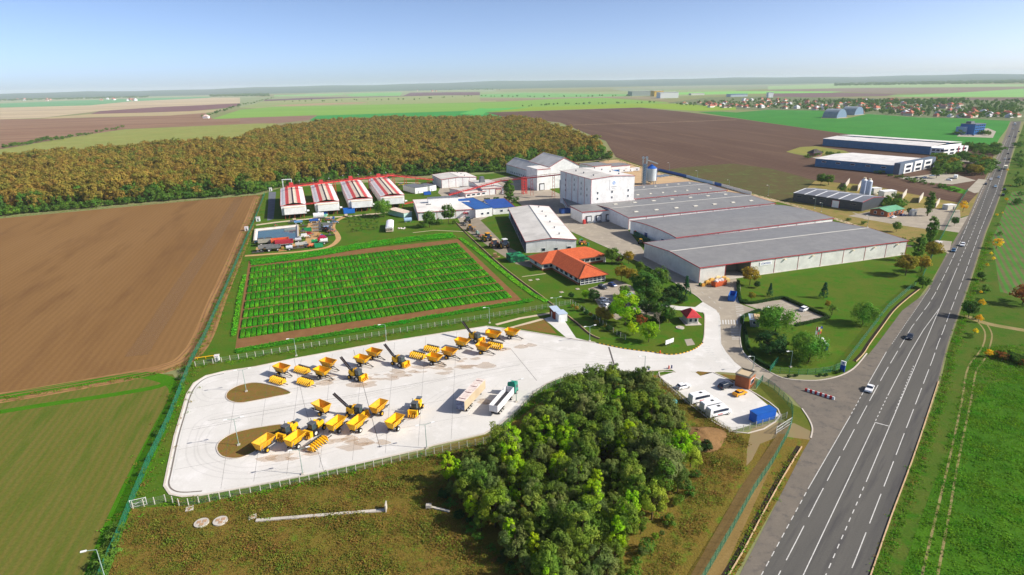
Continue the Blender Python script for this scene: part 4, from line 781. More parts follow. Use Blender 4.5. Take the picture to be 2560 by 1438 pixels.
MB().bar((-.3, -.06, zh-.05), (L/2, -.06, zh+1.55), .12, .25).bar((L/2, -.06, zh+1.55), (L+.3, -.06, zh-.05), .12, .25).build('verge_trim', TRIM, o)
f = MB().box(-.08, D*.36, .1, .12, 5.2, 4.9).build('door_frame', TRIM, o); MB().box(-.18, D*.36, .1, .1, 4.6, 4.6).build('door', FRAMEW, f)
for y in (.12, .55, .72, .9): window(o, 0, D*y, 3.4, 3.4, 1.0, 'left', fr=mat('mute_frame', (110, 100, 96), rough=.7))
for k, (bx, by) in enumerate(((2154, 495), (2167, 498))):
    b = G(bx, by); o = empty('cement_silo', b, 0, ('left' if k == 0 else 'right')+'-hand of the twin pale blue cement silos', 'silo', 'twin cement silos'); o['label'] = ('pale blue cement silo of the twin pair, on the side of the wood' if k == 0 else 'pale blue cement silo of the twin pair, on the highway side')
    m = MB()
    for j in range(7): m.tube((0, 0, 2.5+j*1.5), (0, 0, 2.5+j*1.5+1.46), 1.9, n=18, caps=False)
    m.build('barrel', mat('silo_pale', (196, 206, 224), (184, 196, 216), 2, .4), o); MB().tube((0, 0, 13), (0, 0, 14), 1.95, .9, n=18).build('top', FRAMEW, o); MB().tube((0, 0, 14), (0, 0, 15), .9, n=10).build('filter', mat('filter_cream', (222, 206, 176), rough=.6), o); MB().tube((0, 0, 2.5), (0, 0, .6), 1.9, .3, n=18).build('hopper', STEEL, o)
    for a in range(4): MB().box(1.6*math.cos(a*1.57+.78), 1.6*math.sin(a*1.57+.78), 0, .25, .25, 3).build('leg', STEEL, o)
P0, ang, L, D = rect((2218, 543), (2258, 534), (2191, 532)); o = empty('site_office', (P0.x, P0.y, 0), ang, 'low brick office with green tin roof below the dark hall', 'building')
MB().box(L/2, D/2, 0, L, D, 3.2).build('wall', BRICK, o); GR = ribbed('green_tin', (112, 176, 138), .5, .03)
for y0, z0, y1, z1 in ((-.4, 3.2, D/2, 4.9), (D/2, 4.9, D+.4, 3.2)): MB().slab([(-.4, y0, z0), (L+.4, y0, z0), (L+.4, y1, z1), (-.4, y1, z1)], .12).build('roof_sheet', GR, o)
m = MB()
for x in (0, L): m.add([(x, 0, 3.2), (x, D, 3.2), (x, D/2, 4.8)], [(0, 1, 2), (2, 1, 0)])
m.build('gable', BRICK, o)
for k in range(4): window(o, L*(.15+.23*k), 0, .9, 1.3, 1.3)
for k in range(2): window(o, 0, D*(.3+.4*k), .9, 1.3, 1.5, 'left')
for nm, lab, bx, by, dx, dy, dz in (('control_cabin', 'white control cabin beside the twin silos', 2186, 485, 7, 5, 4.6), ('batching_shed', 'white batching shed with angled roof right of the silos', 2217, 494, 11, 5, 5.0), ('site_cabin', 'small cream cabin near the highway hedge', 2372, 523, 7, 4, 3.0), ('switch_cabin', 'grey switch cabin by the pale access road', 2280, 538, 3.6, 3, 3.4)):
    b = G(bx, by); o = empty(nm, b, .25, lab, 'cabin'); MB().box(0, 0, 0, dx, dy, dz).build('wall', mat('off_white', (226, 222, 208), (214, 210, 198), 2, .8), o); MB().box(0, 0, dz, dx+.3, dy+.3, .2, rx=.06 if dz > 4.8 else 0).build('roof', FRAMEW, o); MB().box(dx*.2, -dy/2-.05, .1, .9, .1, 2.0).build('door', GREYM, o)
for k, (pts, lab) in enumerate((([(2232, 492), (2232, 480)], 'x'), ([(2306, 510), (2308, 494)], 'x'))): pass
cmb = CONC
for lab, a, b, hh in (('concrete bay wall nearest the twin silos', (2112, 471), (2122, 458), 4), ('concrete bay wall next to the first by the silos', (2143, 478), (2151, 464), 4), ('concrete bay wall left of the yard poplar', (2254, 500), (2265, 486), 4), ('concrete bay wall just right of the silo site shed', (2296, 508), (2306, 495), 4), ('concrete bay wall nearest the highway', (2338, 520), (2347, 508), 3.5)):
    A, B = G(*a), G(*b); d = B-A; o = MB().box(0, 0, 0, d.length, .5, hh).build('bay_wall', CONC, None, (A+B)/2, math.atan2(d.y, d.x), label=lab, cat='wall')
# blue long halls
BLW = ribbed('blue_sheet', (74, 128, 170), .6, .03); 
P0, ang, L, D = rect((2232, 436), (2320, 418), (2098, 406)); zz = 8.0
o = empty('blue_hall', (P0.x, P0.y, 0), ang, 'blue walled hall with cream roof and white office front', 'building')
for i in range(7): MB().box(.15, D*(i+.5)/7, 0, .3, D/7-.05, zz).build('wall_panel', BLW, o)
MB().box(L-.15, D/2, 0, .3, D, zz).build('wall_panel', BLW, o); MB().box(L/2, D-.15, 0, L, .3, zz).build('wall_panel', BLW, o); MB().box(L/2, .15, 0, L, .3, zz).build('wall_panel', BLW, o)
for x0, z0, x1, z1 in ((-.4, zz, L/2, zz+1.6), (L/2, zz+1.6, L+.4, zz)): MB().slab([(x0, -.3, z0), (x1, -.3, z1), (x1, D+.3, z1), (x0, D+.3, z0)], .2).build('roof_sheet', ROOFL, o)
fb = MB().box(L/2, -2.5, 0, L+1, 5, zz+2.2).build('office_front', mat('slate', (92, 104, 120), rough=.6), o)
for k in range(3): p_ = MB().box(L*(.22+.28*k), -5.15, .3, L*.22, .3, zz+.6-(k == 1)*-.8).build('white_panel', FRAMEW, fb)
for k in range(3):
    for zf in (1.0, 5.0): window(o, L*(.22+.28*k), -5.3, zf, L*.13, 2.2)
for i in range(5): window(o, 0, D*(.12+.19*i), 4.6, 4.0, 1.2, 'left')
P0, ang, L, D = rect((2325, 387), (2400, 378), (2120, 357)); zz = 9.0
o = empty('blue_hall', (P0.x, P0.y, 0), ang, 'long blue hall with two white roof bands at the green field', 'building')
for i in range(9): MB().box(.15, D*(i+.5)/9, 0, .3, D/9-.05, zz).build('wall_panel', BLW, o)
MB().box(L-.15, D/2, 0, .3, D, zz).build('wall_panel', BLW, o); MB().box(L/2, D-.15, 0, L, .3, zz).build('wall_panel', BLW, o); MB().box(L/2, .15, 0, L, .3, zz).build('wall_panel', FRAMEW, o)
for x0, z0, x1, z1, mm in ((-.4, zz, L*.45, zz+2, ROOFL), (L*.45, zz+2, L*.55, zz+1, BLW), (L*.55, zz+2.6, L+.4, zz+1.5, ROOFL)): MB().slab([(x0, -.3, z0), (x1, -.3, z1), (x1, D+.3, z1), (x0, D+.3, z0)], .25).build('roof_sheet', mm, o)
ofb = MB().box(L*.38, -7, 0, L*.8, 14, 8).build('office_front', FRAMEW, o); MB().box(L*.45, -14.2, 0, 1.2, .4, 9).build('red_fin', TRIM, ofb); MB().box(L*.62, -14.2, 0, 1.2, .4, 9).build('red_fin', TRIM, ofb)
for k in range(4):
    for zf in (.8, 4.4): window(o, L*(.05+.2*k), -14, zf, L*.13, 2.2)
for k in range(3):
    for zf in (.8, 4.4): window(o, -L*.02, -12.5+4.5*k, zf, 3.4, 2.2, 'left')
# blue office cube near the village, arched stores, white dark-roofed house
b = G(2428, 336); o = empty('blue_office', b, .45, 'blue glass office block near the end of the highway', 'building')
MB().box(0, 0, 0, 26, 20, 15).build('wall', mat('blue_cladding', (40, 108, 176), (34, 96, 160), 4, .4), o); MB().box(0, 0, 15, 27, 21, .6).build('roof', GREYM, o); MB().box(-16, 6, 0, 8, 12, 11).build('wing', mat('pale_clad', (150, 176, 206), rough=.5), o); MB().box(-3, 3, 15.6, 9, 7, 3).build('plant_room', GREYM, o)
for k in range(5):
    for zf in (1.5, 5, 8.5, 12): window(o, -10+5*k, -10, zf, 3.2, 1.8, fr=MATS['blue_cladding'])
for i, (bx, by) in enumerate(((2086, 292), (2130, 285))):
    b = G(bx, by); o = empty('arched_store', b, .62, ('front' if i == 0 else 'rear')+' arched grey steel store at the village field edge', 'store'); r = 22; Ln = 32; m = MB(); nn = 12
    vs = [(r*math.cos(math.pi*k/nn), s*Ln/2, r*.85*math.sin(math.pi*k/nn)) for s in (-1, 1) for k in range(nn+1)]
    m.add(vs, [(k, k+1, nn+1+k+1, nn+1+k) for k in range(nn)]); m.build('arch_shell', mat('arch_grey', (150, 160, 166), (136, 148, 156), 8, .5), o)
    m = MB()
    for s in (-1, 1): m.add([(r*.99*math.cos(math.pi*k/nn), s*(Ln/2-.3), r*.84*math.sin(math.pi*k/nn)) for k in range(nn+1)], [tuple(range(nn+1))])
    m.build('end_wall', mat('end_blue', (108, 132, 156), rough=.6), o); MB().box(0, 0, 0, 2*r+3, Ln+3, .4).build('plinth', CONC, o)
b = G(2036, 390); o = empty('farm_house', b, .3, 'dark roofed house among trees beside the ploughed field', 'house'); MB().box(0, 0, 0, 12, 9, 4).build('wall', mat('house_red', (150, 110, 96), rough=.9), o); hip(MB(), 12, 9, 1, 4, 8).build('roof', mat('dark_tile', (70, 62, 64), rough=.8), o, (-6, -4.5, 0)); window(o, -3, -4.5, 1.2, 1.5, 1.4); window(o, 3, -4.5, 1.2, 1.5, 1.4)
b = G(516, 294); o = empty('field_house', b, 0, 'lone small white house where two far fields meet at left', 'house'); MB().box(0, 0, 0, 16, 12, 6).build('wall', FRAMEW, o); hip(MB(), 16, 12, 1, 6, 11).build('roof', mat('pinkish', (220, 190, 180), rough=.8), o, (-8, -6, 0))
for lab, bx, by, dx, dy, dz, cw, cr in (('long grey depot with yellow end by the far fields', 1612, 231, 190, 90, 26, (150, 160, 156), (176, 182, 176)), ('yellow gable block of the far grey depot', 1642, 233, 55, 70, 30, (214, 176, 80), (206, 200, 180)), ('white and blue box store at the village edge', 1668, 238, 95, 60, 28, (224, 226, 224), (204, 208, 212)), ('long blue roofed works above the village', 1842, 236, 90, 50, 12, (190, 200, 210), (40, 96, 170)), ('pale flat store above the village, left of the blue works', 1741, 231, 80, 40, 10, (216, 216, 206), (220, 218, 206)), ('white water block above the village houses', 1924, 239, 24, 20, 22, (220, 224, 226), (180, 184, 190))):
    b = G(bx, by); o = empty('far_works', b, .1, lab, 'building'); MB().box(0, 0, 0, dx, dy, dz).build('wall', mat('fw'+str(bx), cw, rough=.8), o); MB().box(0, 0, dz, dx+2, dy+2, 1).build('roof', mat('fr'+str(bx), cr, rough=.7), o)

# --- fences
GPOST = mat('green_post', (40, 116, 92), rough=.6); CPOST = mat('concrete_post', (214, 208, 194), (200, 194, 180), 1, .9)
NETG = mesh_screen('green_net', (36, 118, 92), .42); NETW = mesh_screen('grey_net', (120, 142, 118), .16)
def fence(label, pts, h=2.0, step=2.6, post=GPOST, net=NETG, pw=.08, px=True, sag=True):
    P = GS(pts) if px else pts; Q = resample(P, step); a = Q[0]; o = empty('fence', (a.x, a.y, 0), 0, label, 'fence')
    pm = MB().box(0, 0, 0, pw, pw, h+.1).box(0, 0, h+.1, pw*.7, pw*.7, .06).mesh('post', post)
    for q in Q[:290]: put('post', pm, o, (q.x-a.x, q.y-a.y, 0))
    m = MB()
    for b, c in zip(Q, Q[1:]): m.add([(b.x-a.x, b.y-a.y, .05), (c.x-a.x, c.y-a.y, .05), (c.x-a.x, c.y-a.y, h), (b.x-a.x, b.y-a.y, h)], [(0, 1, 2, 3)])
    m.build('wire_net', net, o); m = MB()
    for b, c in zip(Q, Q[1:]):
        for zz in (.06, h*.5, h): m.bar((b.x-a.x, b.y-a.y, zz), (c.x-a.x, c.y-a.y, zz), .025)
    m.build('strand', GPOST if net is NETG else STEEL, o)
    return o
fence('long green mesh fence between the brown field and the works', [(662, 487), (640, 545), (612, 610), (560, 735), (510, 850), (480, 905), (440, 1010), (420, 1060), (370, 1165), (330, 1262), (300, 1340), (258, 1438), (225, 1520)], h=2.2, step=2.7)
fence('wire fence with concrete posts above the yard', [(489, 917), (560, 905), (650, 890), (735, 876), (960, 838), (1217, 796), (1300, 782), (1385, 768), (1432, 759)], h=1.7, step=2.55, post=CPOST, net=NETW, pw=.16)
fence('wire fence bending round the office trees', [(1432, 761), (1489, 801), (1552, 844), (1576, 855)], h=1.7, step=2.4, post=CPOST, net=NETW, pw=.15)
fence('wire fence with concrete posts below the yard', [(333, 1272), (384, 1262), (420, 1253), (450.6, 1266), (476, 1264), (501, 1259), (593, 1240), (749, 1208), (948, 1165), (1070, 1139), (1129, 1126), (1222, 1107), (1235, 1096), (1296, 1032), (1335, 989), (1394, 958), (1409, 951), (1500, 945), (1603, 938), (1642, 947)], h=1.7, step=2.05, post=CPOST, net=NETW, pw=.15)
fence('wire fence along the minibus car park', [(1642, 948), (1660, 965), (1711, 1006), (1745, 1027), (1770, 1046), (1826, 1085), (1842, 1083), (1948, 1052), (1963, 1047), (1977, 1040)], h=1.7, step=2.1, post=CPOST, net=NETW, pw=.13)
fence('green mesh fence curving from the gate down the highway verge', [(1904, 956), (1932, 973), (1967, 1008), (1981, 1028), (1979, 1060), (1969, 1090), (1931, 1160), (1884, 1230), (1826, 1335), (1764, 1440), (1712, 1530)], h=2.1, step=2.6)
fence('green mesh fence around the entrance lawn', [(1926, 931), (1960, 935), (2010, 938), (2049, 935), (2080, 930), (2110, 915), (2150, 862), (2220, 770), (2273, 725), (2290, 712)], h=1.9, step=2.6, net=mesh_screen('thin_green_net', (60, 140, 104), .22))
fence('green mesh fence by the highway trees', [(2306, 694), (2337, 627), (2351, 600), (2362, 578), (2392, 518), (2420, 475)], h=1.9, step=3.0)
# blue hoarding behind the silo
Q = resample(GS([(1645.6, 427), (1712, 443), (1747, 453), (1790, 463), (1879, 488)]), 2.6); a = Q[0]; o = empty('hoarding', (a.x, a.y, 0), 0, 'blue and white sheet hoarding behind the silo yard', 'fence')
for i, (b, c) in enumerate(zip(Q, Q[1:])):
    d = c-b; t = i/len(Q); mm = BLUEP if t < .32 or .62 < t < .7 else (mat('pale_blue_sheet', (176, 204, 230), rough=.6) if t < .6 else FRAMEW)
    MB().box(0, 0, .05, d.length-.05, .1, 2.4).build('sheet_panel', mm, o, ((b.x+c.x)/2-a.x, (b.y+c.y)/2-a.y, 0), math.atan2(d.y, d.x))
# --- kerbs and gutters of the yard
E0 = [(1757, 857), (1738, 872), (1708, 883), (1675, 887), (1640, 882), (1560, 872), (1488, 857)]
kerb('kerb', GS([(1488, 857), (1396, 842), (1300, 826), (1217, 816), (965, 855), (735, 897), (640, 917), (560, 929), (515, 940), (485, 958), (468, 985), (455, 1030), (437, 1090), (418, 1180), (411, 1215), (425, 1236), (455, 1242), (500, 1239), (620, 1218), (760, 1190), (1052, 1124), (1080, 1115), (1210, 1085), (1245, 1065), (1288, 1030), (1305, 1012), (1330, 985), (1365, 960), (1400, 945), (1440, 938), (1540, 934), (1600, 930), (1678, 924)]), .5, .14, KRB, label='pale kerb around the concrete yard', cat='kerb', kind='structure')
mb = MB(); ribbon(mb, curve(GS([(560, 934), (520, 944), (493, 962), (476, 990), (463, 1034), (446, 1092), (428, 1178), (422, 1210), (434, 1226), (460, 1231), (505, 1228)]), 4, False), .35, .031); mb.build('gutter', mat('gutter_dark', (120, 112, 104), rough=.9), label='dark gutter along the yard edge', cat='gutter', kind='structure')
yk = empty('painted_kerb', (0, 0, 0), 0, 'yellow and black painted kerb at the yard corner', 'kerb'); Q = resample(curve(GS(E0), 4, False), .75)
YEL = mat('yellow_paint', (226, 176, 40), (214, 164, 36), 1, .6); BLK = mat('black_paint', (40, 38, 40), rough=.7)
for i, (b, c) in enumerate(zip(Q, Q[1:])): d = c-b; MB().box(0, 0, 0, d.length, .32, .17).build('kerb_block', YEL if i % 2 else BLK, yk, ((b.x+c.x)/2, (b.y+c.y)/2, .02), math.atan2(d.y, d.x))
for lab, pts in (('kerb round the entrance lawn', [(2167, 884), (2136, 920), (2100, 940), (2050, 951), (2000, 951), (1955, 945), (1915, 926), (1890, 911), (1862, 886), (1853, 866), (1850, 830), (1858, 787)]), ('kerb beside the gatehouse lawn', [(1757, 856), (1761, 837), (1762, 790), (1756, 781)]), ('kerb of the minibus car park', [(1690, 931), (1649, 941), (1826, 1079), (1951, 1039), (1873, 975), (1784, 932)]), ('kerb of the green corner by the highway', [(2005, 1022), (2022, 1048), (2031, 1072), (2027, 1096)]), ('kerb along the office garden and the works road', [(1757, 755), (1735, 736), (1660, 691), (1600, 656), (1500, 611), (1390, 561), (1310, 521)])):
    kerb('kerb', curve(GS(pts), 4, False), .35, .15, KRB, label=lab, cat='kerb', kind='structure')
# concrete channel beside the highway and drains
def channel(label, pts, w=1.0, lip=.22):
    c = curve(GS(pts), 4, False); o = kerb('drain_wall', c, lip, .28, mat('channel_stone', (206, 176, 140), (188, 158, 122), 2, .9), label=label, cat='drain', kind='structure')
    mb = MB(); P_ = [Vector(t) for t in c]; q = []
    for i in range(len(P_)): d = P_[min(i+1, len(P_)-1)]-P_[max(i-1, 0)]; q.append(P_[i]-Vector((-d.y, d.x)).normalized()*w*.6)
    ribbon(mb, q, w, .029); mb.build('drain_bed', mat('drain_shade', (62, 54, 44), (50, 46, 38), 1.5, 1), label=label.replace('lip', 'bed'), cat='drain', kind='structure')  # flat strip coloured dark to paint in the ditch's shadow
channel('stone lip of the ditch right of the highway', [(2346, 955), (2300, 1095), (2270, 1180), (2225, 1300), (2180, 1430), (2150, 1510)])
channel('stone lip of the ditch below the gate', [(2004, 1118), (1960, 1190), (1910, 1280), (1860, 1375), (1815, 1450), (1780, 1510)])
channel('pale stone lip of the ditch above the gate', [(2300, 723), (2268, 748), (2236, 777), (2204, 820), (2175, 860), (2160, 884), (2140, 905)])
channel('stone lip of the long drain beside the vegetable plots', [(1140, 556), (1168, 585), (1210, 625), (1255, 665), (1310, 708), (1360, 745), (1400, 775), (1440, 805), (1475, 835), (1500, 847)], w=.9)
# lawn paths
mb = MB()
for p, w in (([(640, 563), (690, 556), (795, 545), (870, 541), (945, 534), (1005, 525)], 3.6), ([(1032, 582), (1085, 576), (1160, 579)], .9), ([(1240, 812), (1300, 796), (1378, 783)], 1.6), ([(1255, 826), (1360, 797)], 1.6), ([(1360, 797), (1390, 818), (1440, 850)], 1.0), ([(1305, 692), (1365, 684)], .7), ([(900, 452), (1080, 459)], 3.0), ([(860, 520), (866, 540)], 2.0), ([(735, 545), (738, 556)], 2.0)):
    ribbon(mb, GS(p), w, .023)
mb.build('footpath', mat('path_concrete', (206, 188, 160), (192, 174, 146), 3, .9), label='pale concrete paths through the works lawns', cat='path', kind='structure')
sheet('concrete_pad', GS([(1360, 797), (1400, 785), (1440, 845), (1486, 857), (1420, 848)]), CON, .024, label='concrete triangle by the pump cabins', cat='pavement')
sheet('island', curve(GS([(565, 992), (572, 977), (600, 963), (640, 957), (690, 966), (722, 978), (724, 985), (690, 992), (640, 1002), (600, 1008), (575, 1003)]), 4), mat('dry_turf', (118, 98, 48), (132, 96, 54), 3, .95, c3=(100, 112, 44), fine=(.35, .2), bump=.08), .03, label='upper planted island in the yard', cat='island')
sheet('island', curve(GS([(542, 1124), (549, 1104), (579, 1085), (618, 1074), (670, 1065), (705, 1062), (712, 1075), (680, 1100), (650, 1122), (621, 1138), (590, 1147), (556, 1142)]), 4), MATS['dry_turf'], .03, label='lower planted island in the yard', cat='island')
for lab, p in (('kerb of the upper island', [(565, 992), (572, 977), (600, 963), (640, 957), (690, 966), (722, 978), (724, 985), (690, 992), (640, 1002), (600, 1008), (575, 1003)]), ('kerb of the lower island', [(542, 1124), (549, 1104), (579, 1085), (618, 1074), (670, 1065), (705, 1062), (712, 1075), (680, 1100), (650, 1122), (621, 1138), (590, 1147), (556, 1142)])): kerb('kerb', curve(GS(p), 4), .28, .15, KRB, closed=True, label=lab, cat='kerb', kind='structure')
sheet('triangle_turf', GS([(1285, 819), (1362, 800), (1392, 835), (1340, 828)]), MATS['dry_turf'], .026, label='brown turf triangle above the yard', cat='grass')
# yard markings and joints
mb = MB()
for a, b in (((588, 1170), (640, 1129)), ((648, 1159), (692, 1124)), ((709, 1145), (734, 1129)), ((826, 1123), (864, 1091)), ((881, 1112), (922, 1078)), ((943, 1098), (968, 1077)), ((1013, 1070), (1112, 983)), ((1047, 1077), (1092, 1036)), ((1101, 1066), (1141, 1028)), ((1152, 1055), (1247, 958)), ((1235, 1000), (1290, 940)), ((800, 905), (850, 918)), ((760, 930), (800, 942)), ((960, 880), (1010, 898)), ((1020, 905), (1060, 922)), ((1100, 875), (1190, 900)), ((1240, 850), (1340, 880)), ((905, 925), (960, 940)), ((1300, 842), (1380, 868))): ribbon(mb, GS([a, b]), .16, .034)
ribbon(mb, GS([(560, 1049), (760, 1012), (966, 977), (1304, 913)]), .16, .034, (5, 5)); ribbon(mb, GS([(620, 1160), (780, 1128), (960, 1090), (1100, 1062), (1200, 1035)]), .16, .034, (2.2, 3.2)); ribbon(mb, GS([(1440, 917), (1560, 909), (1640, 905)]), .15, .034, (5, 4))
ribbon(mb, GS([(1682, 906), (1762, 905), (1781, 927)]), .3, .034)
ribbon(mb, GS([(430, 1205), (443, 1140), (460, 1060), (478, 1000)]), .15, .034); ribbon(mb, GS([(560, 1222), (760, 1181), (1048, 1116), (1200, 1083)]), .15, .034)
for k in range(13): t = k/12; ribbon(mb, GS([(1753+t*54, 866+t*62), (1775+t*40, 866+t*62)]), .45, .034)
for k in range(7): t = k/6; ribbon(mb, GS([(1800+t*42, 800), (1801+t*42, 811)]), .45, .034)
for k in range(9): t = k/8; ribbon(mb, GS([(1825+t*5, 816+t*32), (1845+t*5, 816+t*32)]), .35, .034)
for k in range(8): t = k/7; ribbon(mb, GS([(1750+t*25, 762+t*14), (1766+t*26, 762+t*14)]), .4, .034)
for k in range(8): t = k/7; ribbon(mb, GS([(1838+t*4, 762+t*30), (1858+t*4, 764+t*30)]), .3, .034)
ribbon(mb, curve(GS([(1797, 782), (1798, 820), (1802, 860), (1815, 890), (1840, 920)]), 4, False), .25, .034); ribbon(mb, GS([(1720, 708), (1772, 742), (1810, 780)]), .15, .034, (2, 4)); ribbon(mb, curve(GS([(1850, 850), (1856, 880), (1880, 908)]), 4, False), .15, .034)
for a, b in zip([(330, 560), (400, 610), (1010, 1090), (1080, 1150), (900, 610), (830, 565), (1240, 870), (1330, 920)], [(510, 515), (575, 565), (1200, 1035), (1270, 1100), (1040, 570), (975, 520), (1410, 820), (1500, 870)]): ribbon(mb, GS(zoomed(1600, 840, 5.12, [a, b])), .13, .036)
for a, b in zip([(1560, 615), (1640, 655), (1700, 680), (1820, 730), (1880, 765), (1950, 800), (1700, 840), (1660, 810)], [(1660, 595), (1740, 632), (1810, 658), (1930, 712), (2000, 745), (2080, 775), (1800, 825), (1740, 795)]): ribbon(mb, GS(zoomed(1640, 640, 5.12, [a, b])), .13, .036)
mb.build('yard_marking', WHT, label='white bay and lane lines painted on the yards', cat='marking', kind='structure')
mb = MB()
for p, w in (([(884, 875), (905, 953), (950, 1120)], .12), ([(1278, 874), (1342, 952)], .12), ([(1522, 868), (1540, 928)], .5), ([(520, 1052), (760, 1010), (1300, 912)], .1), ([(735, 897), (760, 1010), (810, 1180)], .07), ([(480, 1075), (600, 1052)], .08), ([(1310, 540), (1420, 600), (1620, 690)], .1), ([(1450, 590), (1560, 573)], .12)): ribbon(mb, GS(p), w, .033)
for k in range(1, 9): t_ = k/9; a_, b_ = G(470+t_*740, 1240-t_*160), G(520+t_*700, 940-t_*125); ribbon(mb, [a_, b_], .05, .0325)
for k in range(1, 5): t_ = k/5; ribbon(mb, [G(425+45*t_, 1225-250*t_), G(1200+10*t_, 1085-255*t_)], .05, .0325)
mb.build('expansion_joint', mat('tar', (96, 90, 88), rough=.9), label='thin dark joints crossing the concrete yard', cat='joint', kind='structure')
mb = MB(); st = mat('soil_stain', (186, 158, 124), (172, 142, 108), 1.5, .95)
stn = mesh_screen('soil_film', (190, 160, 126), .3)
rr = random.Random(3)
for (cx, cy, n) in ((800, 950, 5), (900, 955, 5), (990, 930, 4), (1080, 925, 5), (1180, 905, 4), (1290, 865, 3), (870, 1105, 5), (760, 1125, 3), (1000, 1050, 4), (1180, 1010, 3), (700, 1150, 3), (930, 1110, 3), (960, 940, 4), (1130, 915, 4)):
    for k in range(n):
        p = G(cx+rr.uniform(-45, 45), cy+rr.uniform(-9, 9)); ph = rr.uniform(0, 6); r0 = rr.uniform(.5, 1.9); c = [(p.x+r0*(1+.35*math.sin(3*t+ph)+.2*math.sin(5*t+2*ph))*math.cos(t)*1.7, p.y+r0*(1+.3*math.cos(2*t+ph)+.2*math.sin(7*t))*math.sin(t)) for t in [2*math.pi*j/14 for j in range(14)]]
        mb.add([(x, y, .0365+.0008*k) for x, y in c], [tuple(range(14))])
mb.build('soil_stain', stn, label='thin soil trodden over the concrete around the machines', cat='stain', kind='stuff')
# --- lamp posts
LMP = mat('lamp_post_green', (150, 170, 160), (136, 158, 148), 1, .5)
def lamp(px, py, h, label, arms=2, rz=.35):
    b = G(px, py); o = empty('street_lamp', b, rz, label, 'street lamp', 'lamp posts of the works')
    MB().tube((0, 0, 0), (0, 0, h), .11, .07, n=6).build('pole', LMP, o); MB().box(0, 0, 0, .7, .7, .3).build('footing', CONC, o)
    for s in ((-1, 1) if arms == 2 else (-1,)):
        a = MB().bar((0, 0, h), (s*1.5, 0, h+.25), .08).build('arm', LMP, o); MB().box(s*1.9, 0, h+.2, .9, .34, .16).build('lamp_head', FRAMEW, a)
    return o
for px, py, h, lab, ar in ((741, 890, 6.2, 'lamp post above the yard, nearest the left bend', 1), (966, 853, 6.2, 'lamp post above the yard, behind the middle harvester', 1), (1224, 808, 6.2, 'lamp post above the yard, at the path corner', 1), (757, 1186, 6.6, 'lamp post on the lower yard edge, nearest the left bend', 2), (1067, 1121, 6.6, 'lamp post on the lower yard edge, left of the white trailer', 2), (1291, 1005, 6.6, 'lamp post beside the green cab', 2), (597, 1113, 7.4, 'lamp post on the lower island', 2), (616, 979, 7.0, 'lamp post on the upper island', 2), (1474, 853, 5.4, 'lamp post at the pump cabin corner', 2), (1611, 934, 5.8, 'lamp post at the yard entrance kerb', 1), (1976, 918, 5.4, 'lamp post on the entrance lawn', 1), (1390, 772, 4.5, 'lamp post by the office drain', 2), (1858, 815, 4.2, 'lamp post at the zebra crossing', 1), (1882, 925, 4.6, 'signal lamp post before the gate', 1), (2036, 522, 7, 'lamp post left of the dark hall door', 1), (2053, 530, 6, 'lamp post nearest the dark hall door', 1), (270, 1470, 8.5, 'camera pole in the bottom left corner', 1), (1822, 472, 7, 'lamp post at the end of the blue hoarding', 1), (1673, 428, 8, 'lamp post right of the silo', 1), (1743, 450, 8, 'lamp post midway along the blue hoarding', 1), (1920, 490, 8, 'lamp post at the corner of the skylit warehouse', 1), (2168, 568, 7, 'lamp post on the bank below the dark hall', 1)):
    lamp(px, py, h, lab, ar)
# steel fence posts of highway far lamps, utility poles

sheet('island', GS(zoomed(1600, 840, 5.12, [(712, 468), (740, 452), (890, 466), (770, 512)])), MATS['dry_turf'], .031, label='small turf wedge at the car park entry', cat='island')
sheet('island', GS(zoomed(1600, 840, 5.12, [(1030, 485), (1250, 510), (1190, 605)])), MATS['dry_turf'], .031, label='small turf wedge left of the guard house', cat='island')

mb = MB(); rr = random.Random(12)
for c_ in ([(700, 1165), (600, 1175), (520, 1150), (505, 1105), (540, 1060), (640, 1035), (800, 1010)], [(760, 1170), (600, 1192), (490, 1165), (480, 1100), (520, 1045), (660, 1020), (900, 985)], [(900, 945), (640, 990), (520, 1000), (500, 970), (560, 945), (700, 925)], [(1540, 905), (1350, 900), (1150, 935), (900, 1000), (640, 1045)], [(1540, 915), (1350, 920), (1150, 960), (960, 1080), (700, 1160)], [(1540, 900), (1420, 880), (1280, 860), (1100, 890)], [(1760, 900), (1640, 900), (1500, 905), (1350, 935)]):
    for o_ in (-.9, .9):
        P_ = [Vector(t) for t in curve(GS(c_), 6, False)]; q = []
        for i in range(len(P_)): d = P_[min(i+1, len(P_)-1)]-P_[max(i-1, 0)]; q.append(P_[i]+Vector((-d.y, d.x)).normalized()*o_)
        ribbon(mb, q, .38, .0345+.0004*rr.random())
mb.build('tyre_marks', mesh_screen('tyre_film', (96, 90, 86), .06), label='faint tyre marks curving over the concrete yard', cat='stain', kind='stuff')
